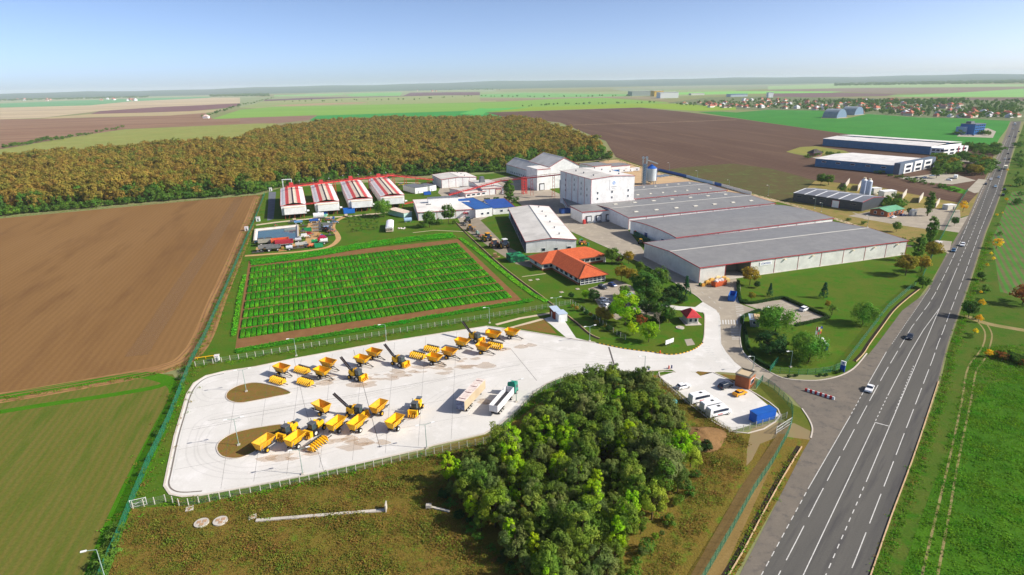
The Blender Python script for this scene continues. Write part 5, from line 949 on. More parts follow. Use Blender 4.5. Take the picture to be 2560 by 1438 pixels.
# ================================================================== trees and other plants
def leaf_mesh(name, C, Nn, size, m, seed=0, aspect=.7, jit=.55):
    """many small leaf-spray quads at points C facing roughly along Nn"""
    r = np.random.default_rng(seed); n = len(C); Nn = Nn+r.normal(0, jit, (n, 3)); Nn /= np.linalg.norm(Nn, axis=1)[:, None]+1e-9
    t = r.normal(0, 1, (n, 3)); U = np.cross(Nn, t); U /= np.linalg.norm(U, axis=1)[:, None]+1e-9; V = np.cross(Nn, U)
    s = (size*r.uniform(.6, 1.3, n))[:, None]; a, b = U*s*.5, V*s*.5*aspect
    v = np.stack([C-a*.55-b, C+a*.55-b*.6, C+a, C+b*.9, C-a], 1).reshape(-1, 3)
    me = bpy.data.meshes.new(name); me.vertices.add(n*5); me.vertices.foreach_set('co', v.astype(np.float32).ravel())
    me.loops.add(n*5); me.loops.foreach_set('vertex_index', np.arange(n*5, dtype=np.int32)); me.polygons.add(n); me.polygons.foreach_set('loop_start', np.arange(0, n*5, 5, dtype=np.int32)); me.polygons.foreach_set('loop_total', np.full(n, 5, dtype=np.int32))
    me.materials.append(m); me.update(calc_edges=True); return me
def clumps(seed, n, per, rx, rz, zc, cr, shape='oval', hollow=.5):
    """leaf points in clumps spread over a crown of radius rx, half height rz, centre zc"""
    r = np.random.default_rng(seed); P = []; Q = []
    for i in range(n):
        if shape == 'cone':
            t = r.uniform(0, 1)**.8; rad = rx*(1-t)*(.75+.25*r.uniform()); a = r.uniform(0, 2*np.pi); c = np.array([rad*np.cos(a), rad*np.sin(a), zc-rz+2*rz*t]); o = np.array([np.cos(a), np.sin(a), .35])
        else:
            d = r.normal(0, 1, 3); d /= np.linalg.norm(d); k = r.uniform(hollow, 1)**.5
            if shape == 'column': sc = np.array([rx, rx, rz])
            else: sc = np.array([rx, rx, rz])*(.8+.35*r.uniform())
            if shape == 'oval' and d[2] < -.2: d[2] *= .75
            c = d*sc*k+np.array([0, 0, zc]); o = d*np.array([1, 1, 1.1])+np.array([0, 0, .25])
        cs = cr*r.uniform(.6, 1.25); p = r.normal(0, 1, (per, 3)); p /= np.linalg.norm(p, axis=1)[:, None]; p *= (r.uniform(.35, 1, per)**.5)[:, None]*cs
        if shape == 'willow': p[:, 2] -= np.abs(r.normal(0, cs*1.4, per))
        P.append(c+p*np.array([1, 1, .8])); Q.append(np.tile(o, (per, 1))*.8+p/cs*.7)
    P = np.concatenate(P); Q = np.concatenate(Q); P[:, 2] = np.maximum(P[:, 2], .15); return P, Q
def trunk_mesh(name, h, r, spread, seed, m, limbs=6):
    rr = random.Random(seed); mb = MB(); top = h*.8; p = Vector((0, 0, -.1)); pr = r
    for k in range(3):
        q = Vector((rr.uniform(-.03, .03)*h, rr.uniform(-.03, .03)*h, top*(k+1)/3)); r1 = r*(1-(k+1)/3.6); mb.tube(p, q, pr, r1, n=6, caps=False); p, pr = q, r1
    for i in range(limbs):
        a = 2*math.pi*i/limbs+rr.uniform(-.4, .4); z0 = h*rr.uniform(.28, .6); s = spread*rr.uniform(.5, .85); mid = Vector((math.cos(a)*s*.5, math.sin(a)*s*.5, z0+h*.12)); e = Vector((math.cos(a)*s, math.sin(a)*s, z0+h*rr.uniform(.18, .32)))
        mb.tube((0, 0, z0), mid, r*.42, r*.28, n=5, caps=False).tube(mid, e, r*.28, r*.08, n=4, caps=False)
    return mb.mesh(name, m)
BARK = mat('bark', (92, 78, 62), (76, 64, 52), .5, .95, fine=(.15, .2)); BARKP = mat('pale_bark', (150, 140, 124), (126, 116, 100), .5, .95)
def forestmat(name, stops):
    """leaf colour picked per tree from a ramp, mottled within the crown"""
    m = mat(name, (120, 110, 50), (100, 96, 44), 2.5, .75, fine=(.7, .22), spec=.1); t = m.node_tree; N, L = t.nodes, t.links; b = N['Principled BSDF']
    src = b.inputs['Base Color'].links[0].from_socket; oi = N.new('ShaderNodeObjectInfo'); cr = N.new('ShaderNodeValToRGB'); e = cr.color_ramp.elements
    for i, (p_, c) in enumerate(stops):
        x = e[i] if i < 2 else e.new(p_); x.position = p_; x.color = lin(*[min(255, v*1.32) for v in c])
    L.new(oi.outputs['Random'], cr.inputs[0]); geo = N.new('ShaderNodeNewGeometry'); nz = N.new('ShaderNodeTexNoise'); nz.inputs['Scale'].default_value = .45; nz.inputs['Detail'].default_value = 3; L.new(geo.outputs['Position'], nz.inputs['Vector'])
    h = N.new('ShaderNodeHueSaturation'); mr = N.new('ShaderNodeMapRange'); mr.inputs[1].default_value = .3; mr.inputs[2].default_value = .7; mr.inputs[3].default_value = .72; mr.inputs[4].default_value = 1.28; L.new(nz.outputs[0], mr.inputs[0]); L.new(mr.outputs[0], h.inputs['Value'])
    hr = N.new('ShaderNodeMapRange'); hr.inputs[1].default_value = .3; hr.inputs[2].default_value = .7; hr.inputs[3].default_value = .475; hr.inputs[4].default_value = .525; nz2 = N.new('ShaderNodeTexNoise'); nz2.inputs['Scale'].default_value = .2; L.new(geo.outputs['Position'], nz2.inputs['Vector']); L.new(nz2.outputs[0], hr.inputs[0]); L.new(hr.outputs[0], h.inputs['Hue'])
    L.new(cr.outputs[0], h.inputs['Color']); L.new(h.outputs[0], b.inputs['Base Color'])
    tl = N.new('ShaderNodeBsdfTranslucent'); L.new(h.outputs[0], tl.inputs[0]); mx = N.new('ShaderNodeMixShader'); mx.inputs[0].default_value = .42; L.new(b.outputs[0], mx.inputs[1]); L.new(tl.outputs[0], mx.inputs[2]); L.new(mx.outputs[0], N['Material Output'].inputs[0]); return m
LF_OAK = forestmat('oak_leaves', [(0, (120, 100, 44)), (1, (104, 104, 44)), (.25, (128, 108, 50)), (.5, (112, 102, 44)), (.75, (124, 112, 50)), (.9, (94, 102, 42))])
LF_GRN = forestmat('green_leaves', [(0, (66, 96, 34)), (1, (84, 112, 36)), (.35, (78, 104, 38)), (.7, (58, 88, 36))])
LF_GRV = forestmat('grove_leaves', [(0, (78, 100, 34)), (1, (122, 136, 38)), (.2, (90, 110, 38)), (.4, (92, 102, 56)), (.6, (74, 94, 38)), (.78, (106, 122, 34)), (.9, (96, 104, 62))])
LF_YEL = forestmat('yellow_leaves', [(0, (120, 150, 24)), (1, (132, 156, 26)), (.5, (110, 142, 24))])
LF_AUT = forestmat('autumn_leaves', [(0, (132, 112, 40)), (1, (120, 104, 36)), (.5, (112, 108, 40))])
LF_DRK = forestmat('dark_leaves', [(0, (40, 72, 34)), (1, (52, 82, 36)), (.5, (44, 66, 32))])
LF_PUR = forestmat('purple_leaves', [(0, (74, 52, 48)), (1, (84, 58, 50))]); LF_RED = forestmat('russet_leaves', [(0, (120, 74, 40)), (1, (130, 84, 46))])
LF_WIL = forestmat('willow_leaves', [(0, (76, 112, 40)), (1, (96, 126, 44)), (.5, (86, 120, 42))])
LF_SPR = forestmat('spruce_needles', [(0, (34, 70, 46)), (1, (44, 80, 48))]); LF_YLW = forestmat('golden_leaves', [(0, (186, 160, 30)), (1, (176, 146, 32))])
KIND = {}
def kind(key, h, r, leafm, shape='oval', n=30, per=26, size=.5, cr=None, tr=None, seeds=(1, 2), base=.18, bark=BARK):
    out = []
    for s in seeds:
        rz = h*(1-base)/2; zc = h-rz; P, Q = clumps(s*77+len(KIND)*13, n, per, r, rz*.92, zc, cr or r*.34, shape, .45)
        out.append((trunk_mesh('trunk', h, tr or h*.016+.05, r*.9, s, bark), leaf_mesh('crown', P, Q, size, leafm, s, jit=.45)))
    KIND[key] = (out, h)
kind('oak', 17, 5.4, LF_OAK, n=34, per=30, size=1.15, cr=1.7, seeds=(1, 2, 3, 4), base=.15)
kind('green', 13, 4.6, LF_GRN, n=30, per=28, size=1.0, cr=1.5, seeds=(1, 2, 3), base=.08)
kind('shrub', 5, 3.4, LF_GRN, n=22, per=24, size=.7, cr=1.1, seeds=(1, 2, 3), base=.0)
kind('grove_a', 8, 1.9, LF_GRV, n=48, per=72, size=.29, cr=.62, seeds=(1, 2, 3), base=.12, shape='column')
kind('grove_b', 7, 2.5, LF_GRV, n=54, per=76, size=.29, cr=.75, seeds=(4, 5, 6), base=.1)
kind('grove_y', 8.5, 1.9, LF_YEL, n=50, per=72, size=.29, cr=.6, seeds=(7, 8), base=.12, shape='column')
kind('round', 8, 3.4, LF_GRN, n=72, per=42, size=.5, cr=.9, seeds=(11, 12, 13), base=.16)
kind('bright', 10, 4.2, LF_YEL, n=84, per=46, size=.5, cr=.95, seeds=(14, 15), base=.1)
kind('autumn', 7, 3.0, LF_AUT, n=60, per=40, size=.5, cr=.9, seeds=(16, 17), base=.2)
kind('dark', 6, 2.8, LF_DRK, n=60, per=40, size=.45, cr=.8, seeds=(18, 19), base=.05)
kind('purple', 4.5, 2.0, LF_PUR, n=26, per=26, size=.4, cr=.6, seeds=(20,), base=.15); kind('russet', 4.0, 1.8, LF_RED, n=24, per=26, size=.4, cr=.6, seeds=(21,), base=.05)
kind('willow', 8, 4.0, LF_WIL, n=84, per=52, size=.42, cr=1.0, seeds=(22, 23), base=.25, shape='willow')
kind('spruce', 6, 1.9, LF_SPR, n=70, per=20, size=.35, cr=.45, seeds=(24, 25), base=.03, shape='cone')
kind('poplar', 14, 1.9, LF_GRN, n=90, per=36, size=.5, cr=.75, seeds=(26, 27), base=.05, shape='column'); kind('golden', 5, 2.2, LF_YLW, n=26, per=26, size=.45, cr=.7, seeds=(28,), base=.15)
kind('sapling', 2.8, 1.0, LF_GRN, n=14, per=16, size=.32, cr=.4, seeds=(29, 30), base=.2)
mb = MB(); rr = random.Random(5)
def branch(p, d, l, r, k):
    q = p+d*l; mb.tube(p, q, r, r*.62, n=5, caps=False)
    if k == 0: return
    for i in range(3):
        e = (d+Vector((rr.uniform(-.7, .7), rr.uniform(-.7, .7), rr.uniform(-.1, .4)))).normalized(); branch(q, e, l*.68, r*.6, k-1)
branch(Vector((0, 0, 0)), Vector((0, 0, 1)), 2.0, .14, 4); KIND['bare'] = ([(MB().tube((0, 0, 0), (0, 0, .4), .17, .14, n=6).mesh('trunk', BARKP), mb.mesh('branches', BARKP))], 6)
_vr = random.Random(11)
def tree(kd, loc, h=None, label=None, group=None, name=None, cat='tree', wide=1.0, var=None):
    vs, h0 = KIND[kd]; tm, cm = vs[(var if var is not None else _vr.randrange(len(vs))) % len(vs)]; s = (h or h0)/h0
    o = empty(name or 'tree', (loc[0], loc[1], 0), _vr.uniform(0, 6.28), label, cat, group); o.scale = (s*wide*_vr.uniform(.92, 1.08), s*wide*_vr.uniform(.92, 1.08), s)
    put('trunk', tm, o); put('branches' if kd == 'bare' else 'crown', cm, o); return o
def scatter(name, pts, meshes, label, cat, kind_='stuff'):
    """one object of many instances: pts = [(x,y,z,rotz,sx,sz,index)]"""
    src = bpy.data.collections.new(name+'_kinds')
    for i, me in enumerate(meshes): src.objects.link(bpy.data.objects.new('leafy_%02d' % i, me))
    A = np.array(pts, dtype=np.float32); n = len(A); me = bpy.data.meshes.new(name); me.vertices.add(n); me.vertices.foreach_set('co', A[:, :3].ravel())
    a = me.attributes.new('rot', 'FLOAT_VECTOR', 'POINT'); a.data.foreach_set('vector', np.stack([0*A[:, 3], 0*A[:, 3], A[:, 3]], 1).astype(np.float32).ravel())
    a = me.attributes.new('scl', 'FLOAT_VECTOR', 'POINT'); a.data.foreach_set('vector', np.stack([A[:, 4], A[:, 4], A[:, 5]], 1).astype(np.float32).ravel())
    a = me.attributes.new('idx', 'INT', 'POINT'); a.data.foreach_set('value', A[:, 6].astype(np.int32))
    g = bpy.data.node_groups.new(name, 'GeometryNodeTree'); g.interface.new_socket('Geometry', in_out='INPUT', socket_type='NodeSocketGeometry'); g.interface.new_socket('Geometry', in_out='OUTPUT', socket_type='NodeSocketGeometry')
    N, L = g.nodes, g.links; gi, go = N.new('NodeGroupInput'), N.new('NodeGroupOutput'); ip = N.new('GeometryNodeInstanceOnPoints'); ci = N.new('GeometryNodeCollectionInfo'); ci.inputs[0].default_value = src; ci.inputs['Separate Children'].default_value = True; ci.inputs['Reset Children'].default_value = True
    def at(nm, ty): x = N.new('GeometryNodeInputNamedAttribute'); x.data_type = ty; x.inputs[0].default_value = nm; return x.outputs[0]
    L.new(gi.outputs[0], ip.inputs['Points']); L.new(ci.outputs[0], ip.inputs['Instance']); ip.inputs['Pick Instance'].default_value = True; L.new(at('idx', 'INT'), ip.inputs['Instance Index']); L.new(at('rot', 'FLOAT_VECTOR'), ip.inputs['Rotation']); L.new(at('scl', 'FLOAT_VECTOR'), ip.inputs['Scale']); L.new(ip.outputs[0], go.inputs[0])
    o = put(name, me, label=label, cat=cat, kind=kind_); md = o.modifiers.new('scatter', 'NODES'); md.node_group = g; return o
def fill(poly, step, seed, jit=.45):
    r = random.Random(seed); xs = [p[0] for p in poly]; ys = [p[1] for p in poly]; out = []; y = min(ys); k = 0
    while y < max(ys):
        x = min(xs)+(step/2 if k % 2 else 0)
        while x < max(xs):
            q = (x+r.uniform(-jit, jit)*step, y+r.uniform(-jit, jit)*step)
            if inside(q, poly): out.append(q)
            x += step
        y += step*.866; k += 1
    return out
# --- the big autumn wood
FRONT = [(-140, 556), (0, 541), (330, 511), (640, 485), (690, 470), (880, 451), (1100, 438), (1280, 427), (1340, 414), (1440, 405), (1528, 396)]
BACK = [(1522, 372), (1500, 350), (1440, 322), (1380, 302), (1300, 283), (1100, 285), (900, 289), (780, 300), (640, 321), (600, 338), (450, 353), (240, 368), (0, 388), (-140, 396)]
WOOD = GS(FRONT)+GS(BACK, 15.0)
pts = fill(WOOD, 7.4, 21); r = random.Random(8)
def toline(p, line):
    b = 1e9
    for a, c in zip(line, line[1:]):
        d = c-a; t = max(0, min(1, ((p[0]-a.x)*d.x+(p[1]-a.y)*d.y)/(d.x*d.x+d.y*d.y))); b = min(b, math.hypot(p[0]-a.x-d.x*t, p[1]-a.y-d.y*t))
    return b
FL = GS(FRONT); info = sorted(((toline(p, FL), p) for p in pts), key=lambda t: t[0])
def vis(p): # horizontally inside the picture
    return abs(p[0]) < p[1]*.93
def woodzone(p):
    a = p[0]/p[1]
    for lim, t in ((-.78, 'at the left picture edge'), (-.68, 'far left over the brown field'), (-.58, 'left above the brown field'), (-.48, 'over mid brown field'), (-.40, 'at the field corner'), (-.34, 'behind the first drying house'), (-.27, 'behind the second drying house'), (-.20, 'behind the third drying house'), (-.13, 'behind the last drying house'), (-.06, 'behind the gabled hall'), (.0, 'left of the grain halls'), (.06, 'behind the grain halls'), (.12, 'behind the tower')):
        if a < lim: return t
    return 'at its right tip'
n_ind = 0; rest = []
for d, p in info:
    if d < 5: continue
    g_ = (d < 26 and r.random() < .45) or (p[0] > -20 and d < 60 and r.random() < .55) or r.random() < .04
    h = r.uniform(13.5, 19.5)*(1-.25*(d < 12))*(1+.13*math.sin(p[0]*.045+2*math.sin(p[1]*.021))*math.cos(p[1]*.037))
    if d > 30 and r.random() < .05: continue
    if n_ind < 290 and vis(p):
        tree('green' if g_ else 'oak', p, h*(.85 if g_ else 1), ('leafy green tree ' if g_ else 'brown gold oak ')+('in the first rank ' if d < 12 else 'one rank back ' if d < 19 else 'two ranks back ')+'of the wood, '+woodzone(p), 'trees at the edge of the autumn wood', 'wood_tree' if g_ else 'oak_tree'); n_ind += 1
    else: rest.append((p[0], p[1], 0, r.uniform(0, 6.3), h/17*r.uniform(.7, 1.3), h/17*r.uniform(.85, 1.12), 4+r.randrange(3) if g_ else r.randrange(4)))
scatter('wood', rest, [c for t, c in KIND['oak'][0]]+[c for t, c in KIND['green'][0]], 'dense brown gold autumn wood behind the works', 'wood')
Q = resample(FL, 5.2); k = 0
for q in Q:
    if not vis(q): continue
    for j in range(2):
        p = (q.x+r.uniform(-2, 2), q.y+r.uniform(-.5, 6)+j*3)
        tree('shrub', p, r.uniform(3.2, 7.5), ('low' if j == 0 else 'taller')+' green shrub at the foot of the wood, '+woodzone(p), 'shrubs at the foot of the wood', 'shrub', 'shrub', wide=r.uniform(.8, 1.15)); k += 1
# --- foreground grove
GROVE = GS([(1112, 1235), (1118, 1200), (1172, 1180), (1250, 1135), (1310, 1095), (1365, 1035), (1405, 995), (1440, 968), (1530, 962), (1610, 975), (1668, 1010), (1700, 1060), (1722, 1110), (1735, 1150), (1705, 1230), (1660, 1300), (1600, 1360), (1555, 1450), (1500, 1560), (1350, 1520), (1270, 1400), (1180, 1310)])
gp = fill(GROVE, 3.0, 33, .5); r = random.Random(14); r.shuffle(gp); print('grove', len(gp)); gp = gp[:298]
def grovezone(p, e):
    x = ['far left', 'left of centre', 'centre', 'right of centre', 'far right'][max(0, min(4, int((p[0]+20)/13)))]; y = ['bottom', 'lower', 'middle', 'upper', 'top'][max(0, min(4, int((p[1]-82)/17)))]
    return y+' '+x+(', on its rim' if e < 2.5 else '')
for p in gp:
    u = r.random(); edge = toline(p, GROVE+[GROVE[0]]); upper = p[1] > 140
    kd = 'grove_y' if u < .14 else ('grove_b' if (u < .42 or (upper and u < .8)) else 'grove_a'); h = (r.uniform(5.6, 9.4) if r.random() < .8 else r.uniform(9.4, 11.5))*(.75 if edge < 2.2 else 1)*(.85 if upper else 1)
    tree(kd, p, h, {'grove_y': 'yellow green', 'grove_b': 'bushy mid green', 'grove_a': 'slim dark green'}[kd]+(' tall' if h > 8 else '')+' tree in the grove, '+grovezone(p, edge), 'trees of the foreground grove', 'grove_tree', wide=r.uniform(.8, 1.15))
# --- single trees: (kind, px, py, height, label, spread)
SINGLE = [('round', 1530, 659, 6.8, 'round dark tree right of the orange roof', 1.0), ('purple', 1547, 660, 4.2, 'small purple leaved tree by the works road', 1.0), ('autumn', 1571, 660, 5.6, 'yellowing tree between the office and the works road', .9), ('round', 1599, 684, 5.0, 'small green tree near the long shaded wall', .85), ('autumn', 1553, 702, 6.2, 'yellow green tree beside the office forecourt', 1.0), ('autumn', 1580, 708, 5.8, 'yellow green tree behind the forecourt tree', .9), ('round', 1611, 760, 12.0, 'largest dark green tree over the office car park', 1.05), ('round', 1648, 724, 8.4, 'tall green tree next to the works road bend', .9), ('spruce', 1714, 742, 7.5, 'dark spruce at the works road bend', .9), ('dark', 1670, 748, 4.2, 'dark bushy pine in the planted corner', 1.1), ('dark', 1692, 752, 3.6, 'low dark pine left of the bend spruce', 1.2), ('dark', 1706, 757, 2.8, 'low dark juniper at the corner kerb', 1.3), ('dark', 1650, 754, 3.4, 'low dark bush behind the planted corner', 1.2), ('bright', 1562, 812, 11.2, 'large bright yellow green tree before the car park', .95), ('dark', 1484, 754, 4.8, 'dark conifer beside the white parked cars', 1.0), ('bright', 1463, 748, 3.6, 'small yellow green tree on the office lawn corner', .8), ('dark', 1428, 746, 2.2, 'small dark bush at the lawn hedge end', 1.0), ('bare', 1648, 824, 6.5, 'bare grey tree left of the gatehouse', 1.0), ('bright', 1621, 856, 6.6, 'yellow green tree by the white notice boards', .9), ('russet', 1602, 812, 3.6, 'russet shrub behind the yellow green trees', .9), ('round', 1672, 806, 5.2, 'green tree behind the bare grey tree', .9), ('autumn', 1502, 799, 4.6, 'autumn bush between lawn fence and bright tree', 1.0), ('dark', 1616, 787, 4.8, 'dark conifer under the largest car park tree', .9), ('dark', 1590, 800, 3.6, 'dark shrub right of the bright tree', 1.1), ('autumn', 1874, 714, 7.2, 'autumn tree before the warehouse sign', .95), ('spruce', 1924, 741, 4.8, 'smaller spruce on the warehouse lawn', .8), ('autumn', 1879, 751, 3.2, 'small yellowing tree by the visitor hedge', .8), ('dark', 1892, 720, 2.6, 'dark bush right of the autumn tree', .9), ('spruce', 2059, 745, 5.6, 'larger spruce on the warehouse lawn', .95), ('autumn', 2068, 771, 2.8, 'yellow sapling above the visitor hedge', .8), ('sapling', 2079, 788, 3.6, 'slim green sapling above the visitor hedge', 1.0), ('willow', 1937, 834, 9.2, 'big weeping willow beside the grey cabin', 1.1), ('dark', 1925, 884, 6.2, 'dark broad conifer on the entrance lawn', 1.35), ('willow', 2021, 905, 8.0, 'weeping willow beside the white blue sign slab', 1.1), ('willow', 2005, 885, 7.0, 'weeping willow behind the slab willow', .8), ('willow', 2157, 812, 7.6, 'weeping willow alone on the big lawn', .95), ('poplar', 2291, 652, 11.5, 'dark columnar tree near the warehouse end', 1.3), ('autumn', 2327, 648, 7.4, 'broad autumn tree by the second gate', 1.05), ('autumn', 2263, 689, 8.4, 'reddish round tree at the lawn corner', 1.1), ('autumn', 2302, 680, 6.8, 'yellow tree behind the reddish round tree', .95), ('round', 2306, 720, 4.4, 'squat green bush at the highway fence', 1.3), ('poplar', 2322, 616, 14.5, 'tall light poplar by the second gate', 1.0), ('golden', 2490, 622, 4.6, 'golden bush right of the highway', 1.1), ('round', 2421, 793, 5.8, 'green bush where the field path meets the highway', .95), ('round', 2451, 700, 3.2, 'small dark bush on the highway verge', 1.0), ('russet', 2556, 760, 7.0, 'russet bush at the right picture edge', 1.3), ('willow', 960, 542, 10.5, 'willow in front of the last drying house', 1.0), ('round', 1074, 569, 9.2, 'green tree left before the seed hall', .9), ('round', 1121, 558, 10.6, 'larger green tree before the seed hall', .85), ('shrub', 1052, 570, 3.4, 'low bush at the seed hall corner', .9), ('shrub', 1098, 562, 3.6, 'low bush between the seed hall trees', .9), ('shrub', 1137, 560, 2.4, 'low bush right of the seed hall trees', .9), ('poplar', 1273, 506, 15.5, 'single poplar under the climbing conveyor', 1.5), ('shrub', 1286, 507, 4.2, 'bush at the foot of the conveyor poplar', 1.1), ('shrub', 1262, 504, 3.2, 'low bush left of the conveyor poplar', 1.0), ('shrub', 1240, 503, 2.8, 'hedge bush behind the blue roofs', 1.2), ('shrub', 1218, 504, 2.6, 'hedge bush left behind the blue roofs', 1.2), ('poplar', 2318, 540, 14.0, 'dark pointed poplar in the dark hall yard', 1.05), ('round', 2272, 537, 4.0, 'small tree by the pale site yard', .8), ('round', 2052, 462, 8.0, 'bushy tree behind the left end of the dark hall', 1.0), ('round', 2071, 463, 7.5, 'second bushy tree behind the dark hall', 1.0), ('shrub', 2110, 480, 4.6, 'grey green bush behind the dark hall roof', 1.0), ('round', 2240, 528, 7.0, 'leafy tree beside the green roofed office', 1.05), ('round', 2215, 512, 6.0, 'leafy tree behind the green roofed office', 1.1), ('golden', 2407, 530, 6.0, 'golden tree near the highway entrance', .9), ('round', 2240, 580, 5.2, 'round bush on the dry bank', 1.0), ('round', 2340, 446, 9.0, 'round tree before the blue hall car park', 1.05), ('shrub', 2105, 410, 5, 'bush at the left corner of the blue hall', 1.0), ('round', 2385, 565, 5, 'dark bush at the site gate', .8), ('golden', 2470, 893, 2.2, 'small golden bush in the right meadow', 1.0), ('round', 1532, 792, 4.6, 'green tree between lawn fence and bright tree', 1.0), ('dark', 1545, 780, 4.0, 'dark shrub behind the bright tree', 1.2), ('round', 1592, 778, 6.2, 'green tree right behind the bright tree', 1.0), ('round', 1640, 792, 5.4, 'green tree between the bare tree and the car park', 1.0), ('dark', 1656, 782, 3.8, 'dark shrub at the car park exit', 1.2), ('bright', 1582, 838, 4.4, 'small bright tree by the kerb fence', 1.0), ('round', 1632, 764, 7.0, 'green tree at the right of the office car park', 1.0), ('dark', 1688, 738, 4.4, 'dark pine behind the planted corner', 1.2), ('dark', 1676, 762, 2.6, 'low dark juniper spreading at the corner kerb', 1.5), ('round', 1560, 742, 4.2, 'small green tree at the back of the office car park', 1.0), ('autumn', 1518, 806, 4.0, 'autumn bush along the kerb fence', 1.1), ('grove_a', 1737, 1150, 4.6, 'small green tree by the mound of soil', 1.1), ('dark', 1765, 1125, 2.2, 'low bush on the mound of soil', 1.2), ('shrub', 1580, 1085, 1.2, 'tuft', 1.0)]
for kd, px, py, h, lab, wd in SINGLE[:-1]: tree(kd, G(px, py), h*1.18, lab, None, 'bush' if 'bush' in lab or 'shrub' in lab or 'juniper' in lab else 'tree', 'bush' if 'bush' in lab or 'shrub' in lab or 'juniper' in lab else 'tree', wide=wd)
r = random.Random(44)
for i in range(6):
    for j in range(4):
        px, py = 872+i*13+j*3+r.uniform(-3, 3), 549+j*10-i*1.2+r.uniform(-2, 2); tree('sapling', G(px, py), r.uniform(2.0, 3.2), 'small orchard tree on the lawn beside the machinery yard', 'orchard trees', 'orchard_tree', 'tree', wide=1.25)
def bushes(label, group, pts, n, lo, hi, kinds=('shrub',), jx=6, jy=3, seed=1, name='bush', cat='bush', wide=1.1):
    r = random.Random(seed); c = [Vector(p) for p in pts]; far = 'field' in label or 'far' in label or 'hedge bush' in label or 'row along' in label; acc = []
    for i in range(n):
        t = (i+r.uniform(.1, .9))/n*(len(c)-1); k = min(int(t), len(c)-2); p = c[k].lerp(c[k+1], t-k)
        if far and p.y < 380: q = G(p.x+r.uniform(-jx, jx), p.y+r.uniform(-jy, jy)); h = r.uniform(lo, hi); acc.append((q.x, q.y, 0, r.uniform(0, 6), h/9, h/13, r.randrange(3))); continue
        kd = r.choice(kinds); h = r.uniform(lo, hi); px, py = p.x+r.uniform(-jx, jx), p.y+r.uniform(-jy, jy); xs_ = [v.x for v in c]; ys_ = [v.y for v in c]; u = (px-min(xs_))/(max(xs_)-min(xs_)+1e-6); v = (py-min(ys_))/(max(ys_)-min(ys_)+1e-6)
        tree(kd, G(px, py), h, ({'autumn': 'yellowed ', 'golden': 'golden ', 'russet': 'russet ', 'dark': 'dark '}.get(kd, ''))+('taller ' if h > (lo+hi)/2 else 'lower ')+label+', '+('farther' if v < .5 else 'nearer')+' '+('left' if u < .33 else 'middle' if u < .67 else 'right'), group, name, cat, wide=wide*r.uniform(.85, 1.2))
    if acc: scatter('far_hedge', acc, [c_ for t_, c_ in KIND['green'][0]], label.replace('bush in the', 'bushes of the').replace('hedge bush', 'hedge bushes').replace('far bush', 'far bushes'), 'hedge')
bushes('hedge bush between the brown and olive fields at left', 'hedge at far left', [(0, 374), (90, 358), (180, 345), (308, 321)], 46, 4, 9, ('shrub', 'green'), 4, 2, 2)
bushes('bush in the field hedge running to the far wood', 'field hedge at upper left', [(505, 293), (560, 275), (600, 262), (650, 250), (690, 238)], 40, 6, 12, ('shrub', 'green'), 4, 1.5, 3)
bushes('bush in the row along the light green field', 'bush row behind the ploughed field', [(1310, 258), (1400, 254), (1500, 252), (1640, 251)], 26, 6, 11, ('green',), 8, 1, 4)
bushes('bush in the far hedge line above the light green field', 'far hedge line', [(1060, 238), (1200, 230), (1300, 232), (1450, 233), (1580, 232)], 34, 8, 14, ('green',), 8, 1.2, 5)
bushes('far bush in the strip behind the green fields', 'far hedge bushes', [(690, 250), (820, 248), (960, 243), (1060, 240)], 20, 7, 12, ('green',), 12, 2.0, 6)
bushes('bush of the thicket between the blue halls', 'thicket between the blue halls', [(2335, 405), (2380, 402), (2430, 405), (2465, 410), (2470, 430), (2420, 436), (2360, 428), (2340, 415), (2400, 420)], 84, 4.5, 9.5, ('shrub', 'green', 'green', 'shrub', 'autumn'), 9, 6, 7)
bushes('bush of the thicket beyond the long blue hall', 'thicket beyond the blue hall', [(2400, 372), (2440, 375), (2485, 372), (2490, 385), (2440, 385)], 40, 5, 9, ('shrub', 'green', 'green'), 8, 4, 8)
bushes('low bush in the hedge before the blue hall', 'hedge before the blue hall', [(2130, 418), (2200, 435), (2270, 452), (2350, 470), (2400, 480)], 24, 2, 4, ('shrub',), 4, 2, 9)
bushes('bush on the verge right of the highway', 'bushes right of the highway', [(2530, 420), (2515, 480), (2500, 545), (2480, 640), (2455, 720), (2440, 790), (2430, 850)], 22, 1.2, 3.4, ('shrub', 'golden', 'shrub'), 10, 8, 10)
bushes('bush in the rough right of the highway', 'rough right of the highway', [(2560, 330), (2548, 400), (2540, 440), (2548, 520)], 16, 3, 7, ('shrub', 'green'), 10, 8, 11)
bushes('dark bush in the meadow corner at right', 'meadow corner bushes', [(2490, 895), (2530, 900), (2570, 915), (2620, 930)], 14, 1.5, 3.0, ('shrub', 'dark', 'russet'), 14, 14, 12)
bushes('bush around the blue office', 'blue office bushes', [(2395, 338), (2405, 325), (2455, 335), (2470, 340)], 12, 5, 9, ('green', 'shrub'), 5, 2, 30)
bushes('weedy bush on the dry bank below the dark hall', 'bank bushes', [(2110, 545), (2160, 570), (2230, 600), (2290, 610)], 10, 1.0, 2.2, ('shrub',), 10, 6, 13)
bushes('bush in the green belt of the silo site', 'silo site bushes', [(2180, 505), (2215, 515), (2255, 525), (2240, 500), (2150, 485)], 16, 2.5, 5.5, ('shrub', 'green'), 10, 6, 14)
bushes('bush beside the dark roofed house', 'farm house bushes', [(2020, 396), (2050, 384), (2080, 386), (2100, 392)], 12, 3.5, 7, ('shrub', 'green'), 8, 4, 15)
bushes('shrub before the green fence at lower left', 'lower left fence shrubs', [(300, 1330), (285, 1370), (262, 1420), (250, 1460)], 8, 1.6, 3.0, ('shrub',), 6, 8, 16)
